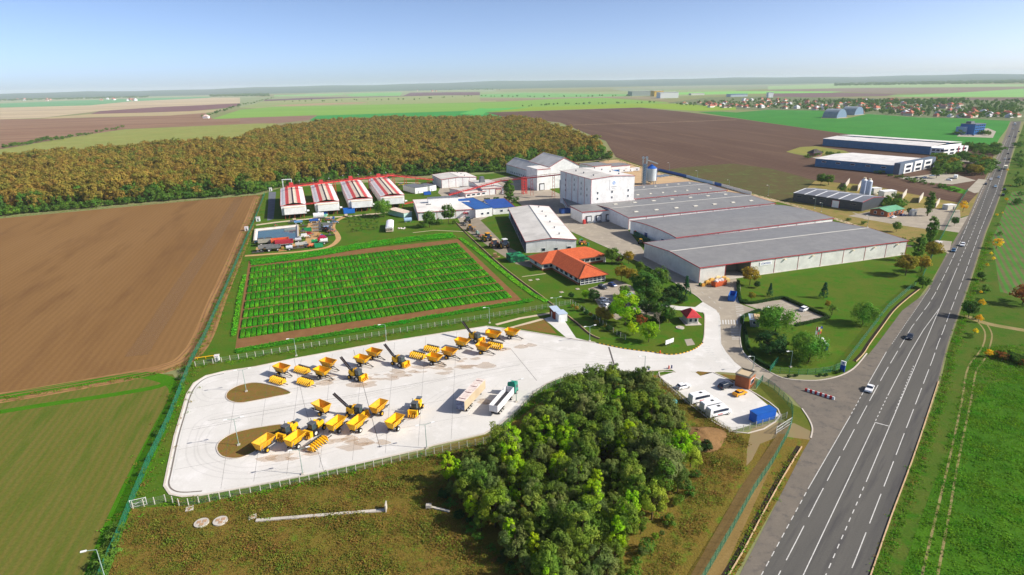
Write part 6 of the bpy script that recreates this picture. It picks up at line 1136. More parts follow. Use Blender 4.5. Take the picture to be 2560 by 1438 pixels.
bushes('small shrub on the field fence', 'fence line shrubs', [(470, 915), (445, 985), (405, 1075), (350, 1200)], 12, .9, 1.8, ('shrub',), 6, 8, 17)
bushes('low shrub on the strip along the lawn fence', 'lawn fence shrubs', [(1432, 768), (1470, 790), (1500, 815), (1550, 838)], 14, 1.0, 2.2, ('dark', 'autumn'), 5, 3, 18)
bushes('dark shrub under the gatehouse trees', 'gatehouse tree shrubs', [(1580, 812), (1610, 800), (1640, 806), (1660, 800)], 10, 1.5, 3.0, ('dark', 'round'), 8, 6, 19)
bushes('bush at the edge of the foreground grove', 'grove edge bushes', [(1745, 1165), (1712, 1250), (1665, 1325), (1600, 1400), (1560, 1470)], 16, 1.2, 2.6, ('shrub', 'grove_b'), 10, 10, 20)
bushes('low bush at the lower rim of the foreground grove', 'grove rim bushes', [(1108, 1245), (1175, 1320), (1260, 1400), (1320, 1480)], 14, 1.2, 2.6, ('shrub', 'dark'), 10, 8, 21)
# hedges (clipped)
def hedge(label, pts, w, h, seed=1):
    P_ = resample(curve(GS(pts), 4, False), .45); r = np.random.default_rng(seed); C = []; Nn = []; a = P_[0]
    for i, q in enumerate(P_):
        d = (P_[min(i+1, len(P_)-1)]-P_[max(i-1, 0)]).normalized(); s = Vector((-d.y, d.x))
        for k in range(26):
            u, z = r.uniform(-1, 1), r.uniform(0, 1); e = r.integers(0, 3); 
            if e == 0: z = 1+r.normal(0, .06)
            else: u = (1 if e == 1 else -1)*(1+r.normal(0, .06))
            C.append((q.x-a.x+s.x*u*w/2+d.x*r.uniform(-.3, .3), q.y-a.y+s.y*u*w/2+d.y*r.uniform(-.3, .3), max(.05, z*h))); Nn.append((s.x*u, s.y*u, .5 if e else 1.5))
    o = empty('hedge', (a.x, a.y, 0), 0, label, 'hedge'); put('foliage', leaf_mesh('foliage', np.array(C), np.array(Nn), .34, LF_DRK, seed, jit=.4), o); m = MB()
    q = [(p.x-a.x, p.y-a.y) for p in P_[::2]]
    for b, c in zip(q, q[1:]): m.bar((*b, h*.45), (*c, h*.45), w*.8, h*.85)
    m.build('branches', mat('hedge_core', (38, 50, 26), rough=1), o)
z16 = lambda p: zoomed(1640, 640, 5.12, p)
hedge('clipped hedge round the upper side of the visitor car park', z16([(1050, 330), (1070, 560), (1130, 610), (1250, 610), (1420, 580), (1600, 545), (1640, 545)]), 1.1, 1.0)
hedge('clipped hedge on the right side of the visitor car park', z16([(1640, 550), (1900, 665), (2190, 785)]), 1.3, 1.2, 2)
hedge('clipped hedge below the visitor car park', z16([(2215, 795), (2050, 840), (1900, 875), (1780, 900)]), 1.1, 1.0, 3)
hedge('clipped hedge along the entrance road', z16([(1330, 705), (1200, 750), (1110, 800), (1100, 860), (1130, 930), (1150, 1060), (1175, 1180), (1240, 1290), (1340, 1380), (1480, 1450)]), 1.0, 1.0, 4)
for i, (px, py) in enumerate(((1972, 944), (1990, 941), (2050, 941), (2065, 940), (2092, 934), (2100, 931))): tree('dark', G(px, py), .9, 'low rounded bush along the entrance kerb', 'entrance kerb bushes', 'bush', 'bush', wide=1.5)
# --- village and far woods
VC = [((210, 160, 140), (168, 96, 82)), ((226, 222, 214), (178, 108, 92)), ((214, 206, 190), (150, 92, 76)), ((222, 222, 224), (206, 206, 208)), ((190, 180, 168), (120, 100, 96)), ((226, 220, 206), (186, 116, 94))]
VM = []
for i, (cw, cr_) in enumerate(VC): VM.append((MB().box(0, 0, 0, 13+i % 3*2, 10, 4.5).mesh('wall', mat('village_wall%d' % i, cw, rough=.9)), hip(MB(), 13+i % 3*2, 10, .8, 4.5, 8.2+i % 2).mesh('roof', mat('village_roof%d' % i, cr_, rough=.85)), 13+i % 3*2))
VILL = zoomed(1920, 180, 3.994, [(-950, 300), (-300, 262), (0, 250), (700, 275), (1300, 275), (1800, 325), (2250, 400), (2500, 420), (2480, 470), (2200, 470), (1500, 445), (1000, 405), (600, 380), (0, 355), (-500, 345)])
r = random.Random(77); nh = nt_ = 0; xs = [p[0] for p in VILL]; ys = [p[1] for p in VILL]; vt = []
while nh < 190:
    px, py = r.uniform(min(xs), max(xs)), r.uniform(min(ys), max(ys))
    if not inside((px, py), VILL): continue
    p = G(px, py); k = r.randrange(6); wm, rm, ln = VM[k]; o = empty('village_house', p, r.choice((.5, 2.07, .4, 2.2)), ['pale pink village house with red roof', 'white village house with red roof', 'beige village house with brown roof', 'white village house with pale roof', 'grey village house with dark roof', 'cream village house with orange roof'][k]+', '+('front' if py > np.interp(px, [1700, 1920, 2100, 2300, 2550], [258, 256, 266, 280, 290]) else 'back')+' row, '+['at its left end', 'left of the arched stores', 'behind the arched stores', 'behind the green field', 'toward the highway'][max(0, min(4, int((px-1690)/170)))], 'house', 'houses of the distant village'); s = r.uniform(.75, 1.2); o.scale = (s, s, s*.95)
    put('wall', wm, o); put('roof', rm, o, (-ln/2, -5, 0)); nh += 1
for i in range(1700):
    px, py = r.uniform(min(xs), max(xs)), r.uniform(min(ys), max(ys))
    if inside((px, py), VILL):
        p = G(px, py); h = r.uniform(5, 12); vt.append((p.x, p.y, 0, r.uniform(0, 6), h/13*1.15, h/13, r.randrange(3)))
for i in range(420):   # dark green belts right of the village
    t = r.random(); px = 2080+t*480; py = r.uniform(251, 262) if px < 2420 else r.uniform(256, 286); p = G(px, py); h = r.uniform(7, 13); vt.append((p.x, p.y, 0, r.uniform(0, 6), h/13*1.2, h/13, r.randrange(3)))
scatter('village_trees', vt, [c for t, c in KIND['green'][0]], 'garden trees standing between the houses of the distant village', 'trees')
ft = []
def farwood(px0, px1, top0, top1, bot0, bot1, n):
    for i in range(n):
        t = r.random(); px = px0+(px1-px0)*t; a, b = top0+(top1-top0)*t, bot0+(bot1-bot0)*t; p = G(px, a+(b-a)*r.random()); h = r.uniform(13, 20); ft.append((p.x, p.y, 0, r.uniform(0, 6), h/13*2.2, h/13, r.randrange(3)))
farwood(2085, 2600, 206, 202, 212, 212, 900); farwood(525, 672, 236, 228, 240, 237, 420); farwood(1570, 2060, 200, 200, 204, 203, 300); farwood(0, 380, 252, 240, 256, 243, 300); farwood(640, 900, 220, 216, 226, 222, 300); farwood(900, 1250, 212, 209, 217, 213, 220)
scatter('far_woods', ft, [c for t, c in KIND['green'][0]], 'dark bluish woods scattered towards the horizon', 'wood')
for px, py, n, lab in ((300, 250, 7, 'white farm building of the hamlet on the left horizon'), (1040, 217, 8, 'pink roofed house of the hamlet below the horizon'), (720, 225, 8, 'pale house of the wooded hamlet below the horizon'), (90, 252, 6, 'pale building of the hamlet at far left')):
    for i in range(n): p = G(px+r.uniform(-55, 55), py+r.uniform(-2, 2)); k = r.choice((0, 1, 3)); wm, rm, ln = VM[k]; o = empty('hamlet_house', p, r.uniform(0, 3), lab, 'house', lab.split(' of ')[-1] if ' of ' in lab else lab); s = r.uniform(1.6, 2.6); o.scale = (s, s, s); put('wall', wm, o); put('roof', rm, o, (-ln/2, -5, 0))
# ================================================================== vehicles and machines
TYRE = mat('tyre', (40, 40, 42), (52, 50, 48), .3, .9); RIMW = mat('rim_pale', (206, 204, 196), rough=.5); RIMY = mat('rim_yellow', (226, 170, 36), rough=.5)
MYEL = mat('machine_yellow', (242, 188, 14), (232, 172, 14), .8, .5, c3=(206, 152, 36), fine=(.25, .1)); MYEL2 = mat('worn_yellow', (228, 172, 36), (212, 150, 34), .6, .6, fine=(.2, .12)); MBLK = mat('machine_black', (44, 44, 46), (58, 56, 54), .4, .7); MGRY = mat('machine_grey', (92, 94, 98), (78, 80, 84), .5, .6)
def head(px, py, qx, qy): a, b = G(px, py), G(qx, qy); return math.atan2((b-a).y, (b-a).x)
def wheel(o, x, y, r, w, rim=RIMW, side=1):
    t = MB().tube((x, y-w/2, r), (x, y+w/2, r), r, n=14).build('wheel', TYRE, o, smooth=False); MB().tube((x, y-w/2-.02, r), (x, y+w/2+.02, r), r*.55, n=10).build('rim', rim, t); return t
def car_template(color, kind_='hatch'):
    o = empty('car'); L, Wd = (4.2, 1.78) if kind_ != 'suv' else (4.6, 1.9); k = 1.12 if kind_ == 'suv' else 1.0
    paint = mat('paint_%d_%d_%d' % color, color, None, rough=.3, spec=.5)
    prof = [(-L/2, .35), (-L/2+.05, .85*k), (-L/2+.25, 1.0*k), (L/2-1.15, .98*k), (L/2-.15, .78*k), (L/2, .55), (L/2-.02, .32), (-L/2+.05, .25)]
    n = len(prof); m = MB(); vs = [(x, -Wd/2*(.93 if z > .9 else 1), z) for x, z in prof]+[(x, Wd/2*(.93 if z > .9 else 1), z) for x, z in prof]
    m.add(vs, [tuple(range(n)), tuple(range(2*n-1, n-1, -1))]+[(i, n+i, n+(i+1) % n, (i+1) % n) for i in range(n)]); m.build('body', paint, o)
    c0, c1 = (-L/2+.25, L/2-1.25) if kind_ != 'sedan' else (-L/2+.75, L/2-1.25); zt = 1.46*k; g = MB()
    pv = [(c0, .97*k), (c0+.35, zt-.06), (c1-.75, zt-.06), (c1, .97*k)]; vs = [(x, -Wd/2*(.92 if z < 1.2*k else .78), z) for x, z in pv]+[(x, Wd/2*(.92 if z < 1.2*k else .78), z) for x, z in pv]
    g.add(vs, [(0, 1, 2, 3), (7, 6, 5, 4), (0, 4, 5, 1), (1, 5, 6, 2), (2, 6, 7, 3), (3, 7, 4, 0)]); g.build('glass_house', GLASS, o)
    MB().box((c0+.35+c1-.75)/2, 0, zt-.07, c1-.75-c0-.25, Wd*.8, .08, taper=(.94, .92)).build('roof', paint, o)
    for x in (-L/2+.75, L/2-.8):
        for y in (-Wd/2+.08, Wd/2-.08): wheel(o, x, y, .32, .22)
    for y in (-.6, .6): MB().box(L/2-.06, y, .62, .1, .36, .14).build('headlight', FRAMEW, o); MB().box(-L/2+.04, y, .75, .1, .3, .16).build('tail_light', TRIM, o)
    return o
CT = {}
def car(color, kind_, px, py, rz, label, name='car', cat='car', group='cars'):
    key = (color, kind_)
    if key not in CT: CT[key] = car_template(color, kind_); c = CT[key]
    else: c = copy_tree(CT[key])
    p = G(px, py); c.name = name; c.location = (p.x, p.y, .05 if py > 530 or px > 2459 else .245); c.rotation_euler = (0, 0, rz); tag(c, label, cat, group); return c
WC, DK, BL, SL, YC = (236, 236, 236), (40, 46, 56), (36, 62, 120), (150, 170, 190), (232, 160, 30)
ca = head(1692, 973, 1724, 965)
car(WC, 'hatch', 1708, 970, ca, 'white hatchback parked above the minibuses'); car(DK, 'suv', 1813, 969, ca+.12, 'dark car parked beside the brick guard house'); car(YC, 'sedan', 1849, 987, ca+.1, 'yellow car parked opposite the minibuses')
rd = head(2160, 990, 2190, 930)
car(WC, 'sedan', 2173, 976, rd+math.pi, 'white car driving towards the camera past the main junction'); car(DK, 'sedan', 2274, 846, rd+math.pi, 'dark car on the highway above the junction'); rd2 = head(2390, 640, 2420, 575)
car(WC, 'suv', 2406, 615, rd2+math.pi, 'white car on the highway beside the second gate'); car((40, 84, 120), 'hatch', 2383, 629, rd2+math.pi, 'dark blue car on the highway beside the second gate')
rd3 = head(2470, 460, 2495, 405)
for px, py, c, k, lab in ((2477, 450, WC, 'hatch', 'white car on the far highway, nearest the silo site'), (2496, 445, SL, 'hatch', 'pale car beside the white one on the far highway'), (2464, 462, DK, 'sedan', 'dark car at the far highway edge by the blue hall entrance'), (2488, 468, (170, 200, 220), 'hatch', 'light blue car on the far highway right lane'), (2498, 428, DK, 'suv', 'dark car overtaking the box truck'), (2512, 399, WC, 'hatch', 'white car of the pair on the far highway'), (2522, 400, DK, 'hatch', 'dark car of the pair on the far highway'), (2520, 386, DK, 'sedan', 'dark car ahead of the pair on the far highway'), (2523, 343, SL, 'hatch', 'silver car near the blue office'), (2538, 345, BL, 'sedan', 'blue car near the blue office'), (2547, 331, BL, 'hatch', 'blue car beyond the blue office'), (2532, 324, WC, 'hatch', 'white car beyond the blue office'), (2511, 476, DK, 'suv', 'upper dark vehicle halted on the far right shoulder'), (2507, 490, DK, 'suv', 'lower dark vehicle halted on the far right shoulder')): car(c, k, px, py, rd3+(math.pi if px < 2505 else 0), lab)
va = head(1900, 778, 1945, 770)
car(WC, 'hatch', 1924, 777, va, 'white car half hidden by the visitor car park willow'); car(WC, 'suv', 2011, 776, va+.25, 'white car against the visitor car park hedge')
oa = head(1495, 715, 1520, 725)
car(DK, 'suv', 1507, 721, oa, 'dark green car before the office glazing'); car(BL, 'sedan', 1531, 715, oa, 'blue car right of the office glazing'); ob = head(1505, 752, 1525, 764)
for px, py, lab in ((1508, 752, 'white car farthest back in the office car park row'), (1514, 759, 'white car in the middle of the office car park row'), (1521, 767, 'white car nearest the bright tree in the office row')): car(WC, 'hatch', px, py, va+.2, lab)
car(SL, 'hatch', 1595, 756, va, 'silver car under the largest car park tree'); car(SL, 'sedan', 1571, 738, va, 'silver car at the back of the office car park'); car(WC, 'sedan', 2233, 545, va, 'white car before the green roofed office'); car(BL, 'hatch', 2257, 540, va, 'blue car beside the green roofed office'); car(DK, 'sedan', 1177, 548, va+.4, 'dark car before the seed hall end')
for i, (px, py) in enumerate(((2270, 449), (2290, 447), (2310, 446), (2330, 441), (2345, 440), (2372, 452))): car((WC, DK, WC, SL, DK, WC)[i], 'hatch', px, py, .2+i, 'car parked before the white front of the blue hall', group='cars before the blue hall')
for i, (px, py) in enumerate(((2385, 391), (2420, 392), (2436, 394), (2400, 398), (2418, 402), (2440, 405))): car((WC, WC, SL, DK, WC, WC)[i], 'hatch', px, py, .4+i, 'car parked in the lot beyond the long blue hall', group='cars beyond the long blue hall')
for i, px in enumerate((2398, 2406, 2414, 2422, 2432)): car((WC, SL, WC, WC, DK)[i], 'hatch', px, 338.5+i*.4, 1.2, 'car parked along the foot of the blue office', group='cars at the blue office')
# minibuses
def minibus(px, py, rz, label):
    o = empty('minibus', G(px, py), rz, label, 'minibus', 'white minibuses'); L, Wd = 6.9, 2.05; white = mat('van_white', (240, 240, 240), None, rough=.35, spec=.5)
    prof = [(-L/2, .4), (-L/2, 2.3), (-L/2+.25, 2.7), (L/2-1.7, 2.7), (L/2-.95, 1.65), (L/2-.1, 1.3), (L/2, .7), (L/2-.05, .4)]; n = len(prof); m = MB()
    vs = [(x, -Wd/2*(.9 if z > 2.4 else 1), z) for x, z in prof]+[(x, Wd/2*(.9 if z > 2.4 else 1), z) for x, z in prof]; m.add(vs, [tuple(range(n)), tuple(range(2*n-1, n-1, -1))]+[(i, n+i, n+(i+1) % n, (i+1) % n) for i in range(n)]); m.build('body', white, o)
    for y in (-Wd/2-.02, Wd/2+.02): MB().box(-.45, y, 1.45, 4.1, .05, .75).build('side_window', GLASS, o); MB().box(L/2-1.55, y, 1.45, .75, .05, .65).build('cab_window', GLASS, o); MB().box(-.3, y, .72, 1.5, .04, .22).build('red_logo', mat('logo_red', (216, 90, 80), rough=.5), o)
    m = MB(); a, b = (L/2-1.66, 2.6), (L/2-1.0, 1.72); m.add([(a[0]+.04, -.85, a[1]), (b[0]+.04, -.92, b[1]), (b[0]+.04, .92, b[1]), (a[0]+.04, .85, a[1])], [(0, 1, 2, 3)]); m.build('windscreen', GLASS, o)
    MB().box(-.2, 0, 2.7, .8, .7, .08).build('roof_hatch', MBLK, o)
    for x in (-L/2+1.4, L/2-1.15):
        for y in (-Wd/2+.1, Wd/2-.1): wheel(o, x, y, .36, .26)
    for y in (-.7, .7): MB().box(L/2-.03, y, .85, .08, .35, .25).build('headlight', FRAMEW, o)
    MB().box(0, 0, .42, L*.9, Wd+.06, .12).build('skirt', MBLK, o)
vh = head(1727, 1006, 1776, 995)
minibus(1751, 1003, vh, 'white minibus at the back of the row of three'); minibus(1780, 1023, vh, 'white minibus in the middle of the row of three'); minibus(1796, 1037, vh, 'white minibus at the front of the row of three')
# blue cargo box
b = G(1905, 1050); o = empty('cargo_box', b, head(1889, 1053, 1936, 1039), 'bright blue cargo container in the staff car park', 'container'); MB().box(0, 0, .35, 6.6, 2.5, 2.6).build('body', ribbed('container_blue', (26, 96, 196), .35, .03), o); MB().box(0, 0, .3, 6.7, 2.6, .14).box(0, 0, 2.88, 6.7, 2.6, .14).build('frame', BLUEP, o); MB().box(2.6, -1.0, 0, .7, .5, .4).box(2.6, 1.0, 0, .7, .5, .4).box(-2.6, -1.0, 0, .7, .5, .35).box(-2.6, 1.0, 0, .7, .5, .35).build('foot', MBLK, o)
# semi-trailers
def lorry_wheels(o, xs, y=1.05):
    for x in xs:
        for s in (-1, 1): wheel(o, x, s*y, .52, .4)
ta = head(1152, 1034, 1200, 982)
a = G(1152, 1034); o = empty('box_trailer', a, ta, 'white roofed box trailer parked in the yard', 'trailer', 'parked trailers'); Lt = 13.4
MB().box(Lt/2, 0, 1.1, Lt, 2.5, 2.75).build('box', mat('trailer_side', (190, 172, 142), (176, 158, 130), 3, .6), o); MB().box(Lt/2, 0, 3.86, Lt+.1, 2.56, .08).build('roof', mat('trailer_roof', (232, 220, 212), (214, 196, 186), 1.5, .6, c3=(190, 160, 140)), o)
for k in range(4): MB().box(1.2+k*3.6, 0, 3.95, .25, 1.9, .05).build('roof_bow', mat('bow_red', (120, 80, 84), rough=.7), o)
MB().box(-.05, 0, 1.2, .08, 2.4, 2.6).build('rear_door', mat('rear_print', (58, 70, 104), (120, 130, 160), .7, .5), o); MB().box(Lt/2, 0, .85, Lt-.4, 1.0, .25).build('chassis', MBLK, o); lorry_wheels(o, (1.8, 3.1, 4.4)); MB().box(Lt-2.2, -.8, 0, .2, .2, .9).box(Lt-2.2, .8, 0, .2, .2, .9).build('landing_leg', MGRY, o)
a = G(1234, 1040); tb = head(1234, 1040, 1279, 987); o = empty('tipper_lorry', a, tb, 'white open tipper lorry with green cab', 'lorry', 'parked trailers'); Lt = 11.2
BW = mat('tipper_white', (226, 224, 226), (212, 210, 212), 2, .5); m = MB()
for y in (-1.2, 1.2): m.box(Lt/2, y, 1.3, Lt, .12, 1.9)
m.box(Lt-.06, 0, 1.3, .12, 2.4, 1.9); m.build('side_wall', BW, o); MB().box(Lt/2, 0, 1.25, Lt, 2.36, .12).build('floor', mat('tipper_floor', (112, 110, 108), (92, 90, 88), 1, .8), o)
for y in (-.61, .61): MB().box(-.02, y, 1.3, .12, 1.16, 1.85).build('tail_gate', BW, o)
MB().box(Lt/2, 0, .8, Lt, 1.0, .4).build('chassis', MBLK, o); lorry_wheels(o, (1.5, 2.8, 4.1, 9.6))
gc = mat('cab_green', (20, 150, 124), (18, 136, 112), 1, .4); cb = MB().box(Lt+2.0, 0, .9, 2.2, 2.45, 2.7, taper=(.9, .95)).build('cab', gc, o); MB().box(Lt+3.12, 0, 2.0, .06, 2.0, .9).build('windscreen', GLASS, cb)
for s in (-1, 1): MB().box(Lt+2.3, s*1.24, 2.0, 1.0, .05, .8).build('side_window', GLASS, cb)
MB().box(Lt+1.3, 0, 3.4, .6, 2.2, .8, taper=(.6, .9)).build('wind_deflector', gc, cb); lorry_wheels(o, (Lt+2.3,)); MB().box(Lt+3.2, 0, .5, .25, 2.4, .5).build('bumper', MGRY, o)
# box truck and lorries on the far highway
for px, py, L_, h_, c, lab in ((2513, 423, 8, 3.4, (236, 226, 200), 'cream box truck on the far highway'), (2537, 314, 10, 3.6, (224, 226, 230), 'white lorry at the far end of the highway'), (2388, 447, 7, 3.2, (226, 228, 226), 'white lorry parked near the blue hall entrance')):
    o = empty('box_truck', G(px, py), rd3, lab, 'lorry'); MB().box(0, 0, .9, L_, 2.5, h_-.9).build('box', mat('bt%d' % px, c, rough=.5), o); MB().box(L_/2+1.1, 0, .7, 2, 2.4, 2.2, taper=(.85, .95)).build('cab', MGRY, o); lorry_wheels(o, (-L_/3, L_/2+1.2))
# --- yellow grain cart
def cart_template(rim, body):
    o = empty('grain_cart'); L, Wd, z0, z1 = 4.9, 2.9, 1.35, 3.15
    T = [(-L/2, -Wd/2, z1), (L/2, -Wd/2, z1), (L/2, Wd/2, z1), (-L/2, Wd/2, z1)]; Bt = [(-L/2+.35, -.75, z0), (L/2-1.3, -.75, z0), (L/2-1.3, .75, z0), (-L/2+.35, .75, z0)]; e = .09
    Ti = [(x-(e if x > 0 else -e), y-(e if y > 0 else -e), z) for x, y, z in T]; Bi = [(x, y*.9, z+e) for x, y, z in Bt]
    m = MB(); m.add(T+Bt, [(0, 4, 5, 1)[::-1], (1, 5, 6, 2)[::-1], (2, 6, 7, 3)[::-1], (3, 7, 4, 0)[::-1], (7, 6, 5, 4)]); m.add(Ti+Bi, [(0, 4, 5, 1), (1, 5, 6, 2), (2, 6, 7, 3), (3, 7, 4, 0), (4, 5, 6, 7)][::1]); m.add(T+Ti, [(0, 1, 5, 4), (1, 2, 6, 5), (2, 3, 7, 6), (3, 0, 4, 7)]); m.build('hopper', body, o)
    r_ = MB()
    for i in range(4): r_.bar(T[i], T[(i+1) % 4], .14, .12)
    for x in (-1.4, 0, 1.2):
        for s in (-1, 1): r_.bar((x, s*(Wd/2-.02), z1-.06), (x-.1, s*.82, z0+.1), .1, .08)
    r_.build('rim_rail', MYEL2, o)
    c = MB(); c.box(-.2, .5, .85, L*.9, .16, .3).box(-.2, -.5, .85, L*.9, .16, .3)
    for x in (-1.6, -.3, 1.2): c.box(x, 0, .9, .16, 1.2, .25)
    for x, s in ((-1.9, 1), (1.6, 1), (-1.9, -1), (1.6, -1)): c.bar((x, s*.5, 1.0), (x*.9, s*1.0, 2.0), .12)
    c.box(-.5, 0, .65, .18, Wd*.75, .18); c.build('chassis', MBLK, o)
    d = MB(); d.bar((2.0, .5, .95), (4.0, .06, .62), .14).bar((2.0, -.5, .95), (4.0, -.06, .62), .14).box(4.1, 0, .5, .5, .2, .18).bar((3.6, .1, .0), (3.6, .1, .8), .1); d.build('drawbar', MBLK, o)
    for s in (-1, 1): wheel(o, -.5, s*1.12, .66, .5, rim)
    MB().bar((1.6, -.9, 1.2), (1.1, -1.2, 2.7), .12).bar((-1.9, -.9, 1.2), (-1.6, -1.2, 2.7), .12).build('tip_ram', STEEL, o); return o
CTa, CTb = cart_template(RIMW, MYEL), cart_template(RIMY, MYEL2)
hu = head(690, 931, 742, 946); hl = head(650, 1126, 700, 1092); used = set()
CARTS = [(707, 938, hu, 'leftmost cart of the upper row', 1), (808, 946, hu, 'cart in front of another, left of the first upper harvester', 0), (823, 924, hu, 'cart partly behind another in the upper row', 1), (908, 915, hu, 'cart between the two long armed upper harvesters', 0), (938, 898, hu, 'cart under the arm of the middle upper harvester', 1), (1088, 911, hu, 'cart in front of the paired corn heads', 0), (1125, 896, hu, 'cart just right of the paired corn heads', 1), (1157, 871, hu, 'cart left against the upper right harvester', 0), (1210, 884, hu, 'cart in front of the upper right harvester', 1), (1235, 852, hu, 'cart second from the right end of the upper row', 0), (1281, 846, hu, 'rightmost cart of the upper row', 0), (664, 1126, hl, 'leftmost cart of the lower row, beside the island', 1), (741, 1117, hl, 'cart before the lower corn head', 0), (843, 1078, hl, 'left cart of the middle lower pair', 0), (895, 1077, hl, 'right cart of the middle lower pair', 0), (949, 1035, hl, 'cart farthest back on the right of the lower row', 1), (989, 1073, hl, 'cart alone at the right of the lower row', 0), (806, 1035, hu+math.pi*.97, 'cart under the arm of the lower harvester', 1)]
for px, py, rz, lab, v in CARTS:
    t = CTb if v else CTa; o = t if v not in used else copy_tree(t); used.add(v); p = G(px, py); o.location = (p.x, p.y, .04); o.rotation_euler = (0, 0, rz); tag(o, 'yellow grain '+lab if lab.startswith('cart') else 'yellow grain cart: '+lab, 'cart', 'yellow grain carts'); o['label'] = ('yellow open '+lab) if 'cart' in lab else lab
# --- corn head
def cornhead():
    o = empty('corn_head'); m = MB().box(0, .75, .75, 4.9, .35, .95).box(0, .9, 1.55, 5.0, .2, .2); m.build('frame', MBLK, o)
    for i in range(7):
        x = -2.25+i*.75; s = MB(); ring = []
        for j, (y, z, w, h) in enumerate(((-.6, 1.62, .27, .5), (.0, 1.5, .27, .55), (.75, 1.1, .2, .42), (1.3, .65, .1, .2), (1.6, .45, .03, .06))):
            ring.append([(x+w*math.cos(a), -y, z-h+h*math.sin(a)+.1) for a in [math.pi*k/6 for k in range(7)]])
        vs = [p for rg in ring for p in rg]; s.add(vs, [(j*7+k, j*7+k+1, (j+1)*7+k+1, (j+1)*7+k) for j in range(4) for k in range(6)]+[tuple(range(7))]); s.build('snout', MYEL, o, smooth=False)
    for s in (-1, 1): MB().box(s*2.62, -.1, .4, .14, 2.0, 1.2, taper=(1, .6)).build('end_shield', MYEL2, o)
    t = MB().bar((-2.6, -.4, .6), (4.4, -.4, .6), .14).box(4.3, -.4, .5, .5, .2, .2); t.build('transport_bar', MBLK, o)
    for x in (-1.8, 1.9):
        for y in (-1.0, .5): wheel(o, x, y, .32, .2, RIMW)
    MB().bar((-2.4, .95, 1.9), (2.4, .95, 1.9), .1).build('guard_rail', STEEL, o); return o
ch = cornhead(); hs = [(696, 957, hu, 'front left corn head beside the upper island'), (757, 931, hu, 'corn head behind the leftmost upper cart'), (765, 961, hu, 'corn head right of the front left one'), (1045, 895, hu, 'front one of the paired corn heads'), (1080, 879, hu, 'rear one of the paired corn heads'), (1238, 870, hu, 'corn head behind the upper right cart'), (1233, 838, hu, 'corn head farthest back at the yard corner'), (795, 1117, hl, 'corn head alone in the lower row')]
for i, (px, py, rz, lab) in enumerate(hs): o = ch if i == 0 else copy_tree(ch); p = G(px, py); o.location = (p.x, p.y, .04); o.rotation_euler = (0, 0, rz); tag(o, 'yellow ribbed '+lab, 'corn head', 'yellow corn heads')
# --- seed corn harvester
def harvester(arm):
    o = empty('harvester'); b = MB(); b.box(0, 0, 1.2, 4.6, 1.5, .5); b.build('chassis', MBLK, o)
    for x, y, r, w in ((1.5, 1.15, .85, .55), (1.5, -1.15, .85, .55), (-1.7, 1.1, .65, .45), (-1.7, -1.1, .65, .45)): wheel(o, x, y, r, w, RIMY if r < .8 else RIMW)
    MB().box(-.5, -.9, 1.3, 1.5, .5, 1.3).box(-.5, .9, 1.3, 1.5, .5, 1.3).build('side_panel', MYEL, o)
    e = MB().box(-1.4, 0, 1.7, 1.6, 1.9, 1.0, taper=(.9, .9)).build('engine_cover', MYEL, o); MB().box(-1.4, 0, 2.72, 1.0, 1.2, .12).build('grille', MBLK, e)
    MB().box(-.2, .3, 2.4, 1.1, 1.1, .9, taper=(.8, .8)).build('husk_fan', MYEL2, o); MB().tube((-.2, -.75, 2.6), (-.2, -.2, 3.3), .35, n=10).build('fan_duct', MYEL, o)
    c = MB().box(1.2, 0, 1.7, 1.5, 1.55, 1.55, taper=(.86, .92)).build('cab', mat('cab_glass', (66, 82, 84), (52, 66, 70), .6, .2, spec=.6), o); MB().box(1.2, 0, 3.25, 1.7, 1.75, .16).build('cab_roof', MGRY, c)
    for sx in (-.68, .68):
        for sy in (-.7, .7): MB().box(1.2+sx, sy, 1.7, .1, .1, 1.6, taper=(1, 1)).build('cab_pillar', MGRY, c)
    m = MB(); m.box(2.7, 0, .5, .5, 2.6, 1.3).box(3.0, -1.2, .4, 1.0, .3, 1.5).box(3.0, 1.2, .4, 1.0, .3, 1.5); m.build('feeder', MYEL, o)
    for k in range(4): MB().box(3.4, -1.0+k*.66, .35, 1.3, .3, .7, taper=(.4, .4)).build('gathering_point', MYEL2, o)
    MB().tube((.5, -.8, 3.2), (.5, -.8, 4.1), .07, n=6).build('exhaust', MBLK, o)
    if arm:
        p, q = Vector((-1.9, .2, 2.0)), Vector((-7.0, 1.2, 5.0)); a = MB(); a.bar(p, q, .75, .12)
        for s in (-.38, .38): a.bar(p+Vector((0, s, .2)), q+Vector((0, s, .2)), .07, .34)
        for k in range(10): c_ = p.lerp(q, k/9); a.bar(c_+Vector((0, -.36, .12)), c_+Vector((0, .36, .12)), .08)
        a.build('elevator_arm', mat('belt_dark', (66, 58, 60), (52, 46, 48), .5, .8), o); MB().tube((-1.2, 0, 2.6), (-4.2, .65, 3.3), .06, n=6).build('arm_ram', STEEL, o)
    else:
        a = MB().box(-2.9, -.3, 2.2, 1.9, 1.5, .14, ry=.12).build('folded_elevator', STEEL, o); MB().bar((-3.8, -1.0, 2.35), (-2.0, -1.0, 2.2), .1).bar((-3.8, .4, 2.35), (-2.0, .4, 2.2), .1).build('elevator_rail', MGRY, a)
    return o
hA, hB = harvester(True), harvester(False); first = {0: True, 1: True}
def arm_dir(px, py, qx, qy): return head(px, py, qx, qy)+math.pi
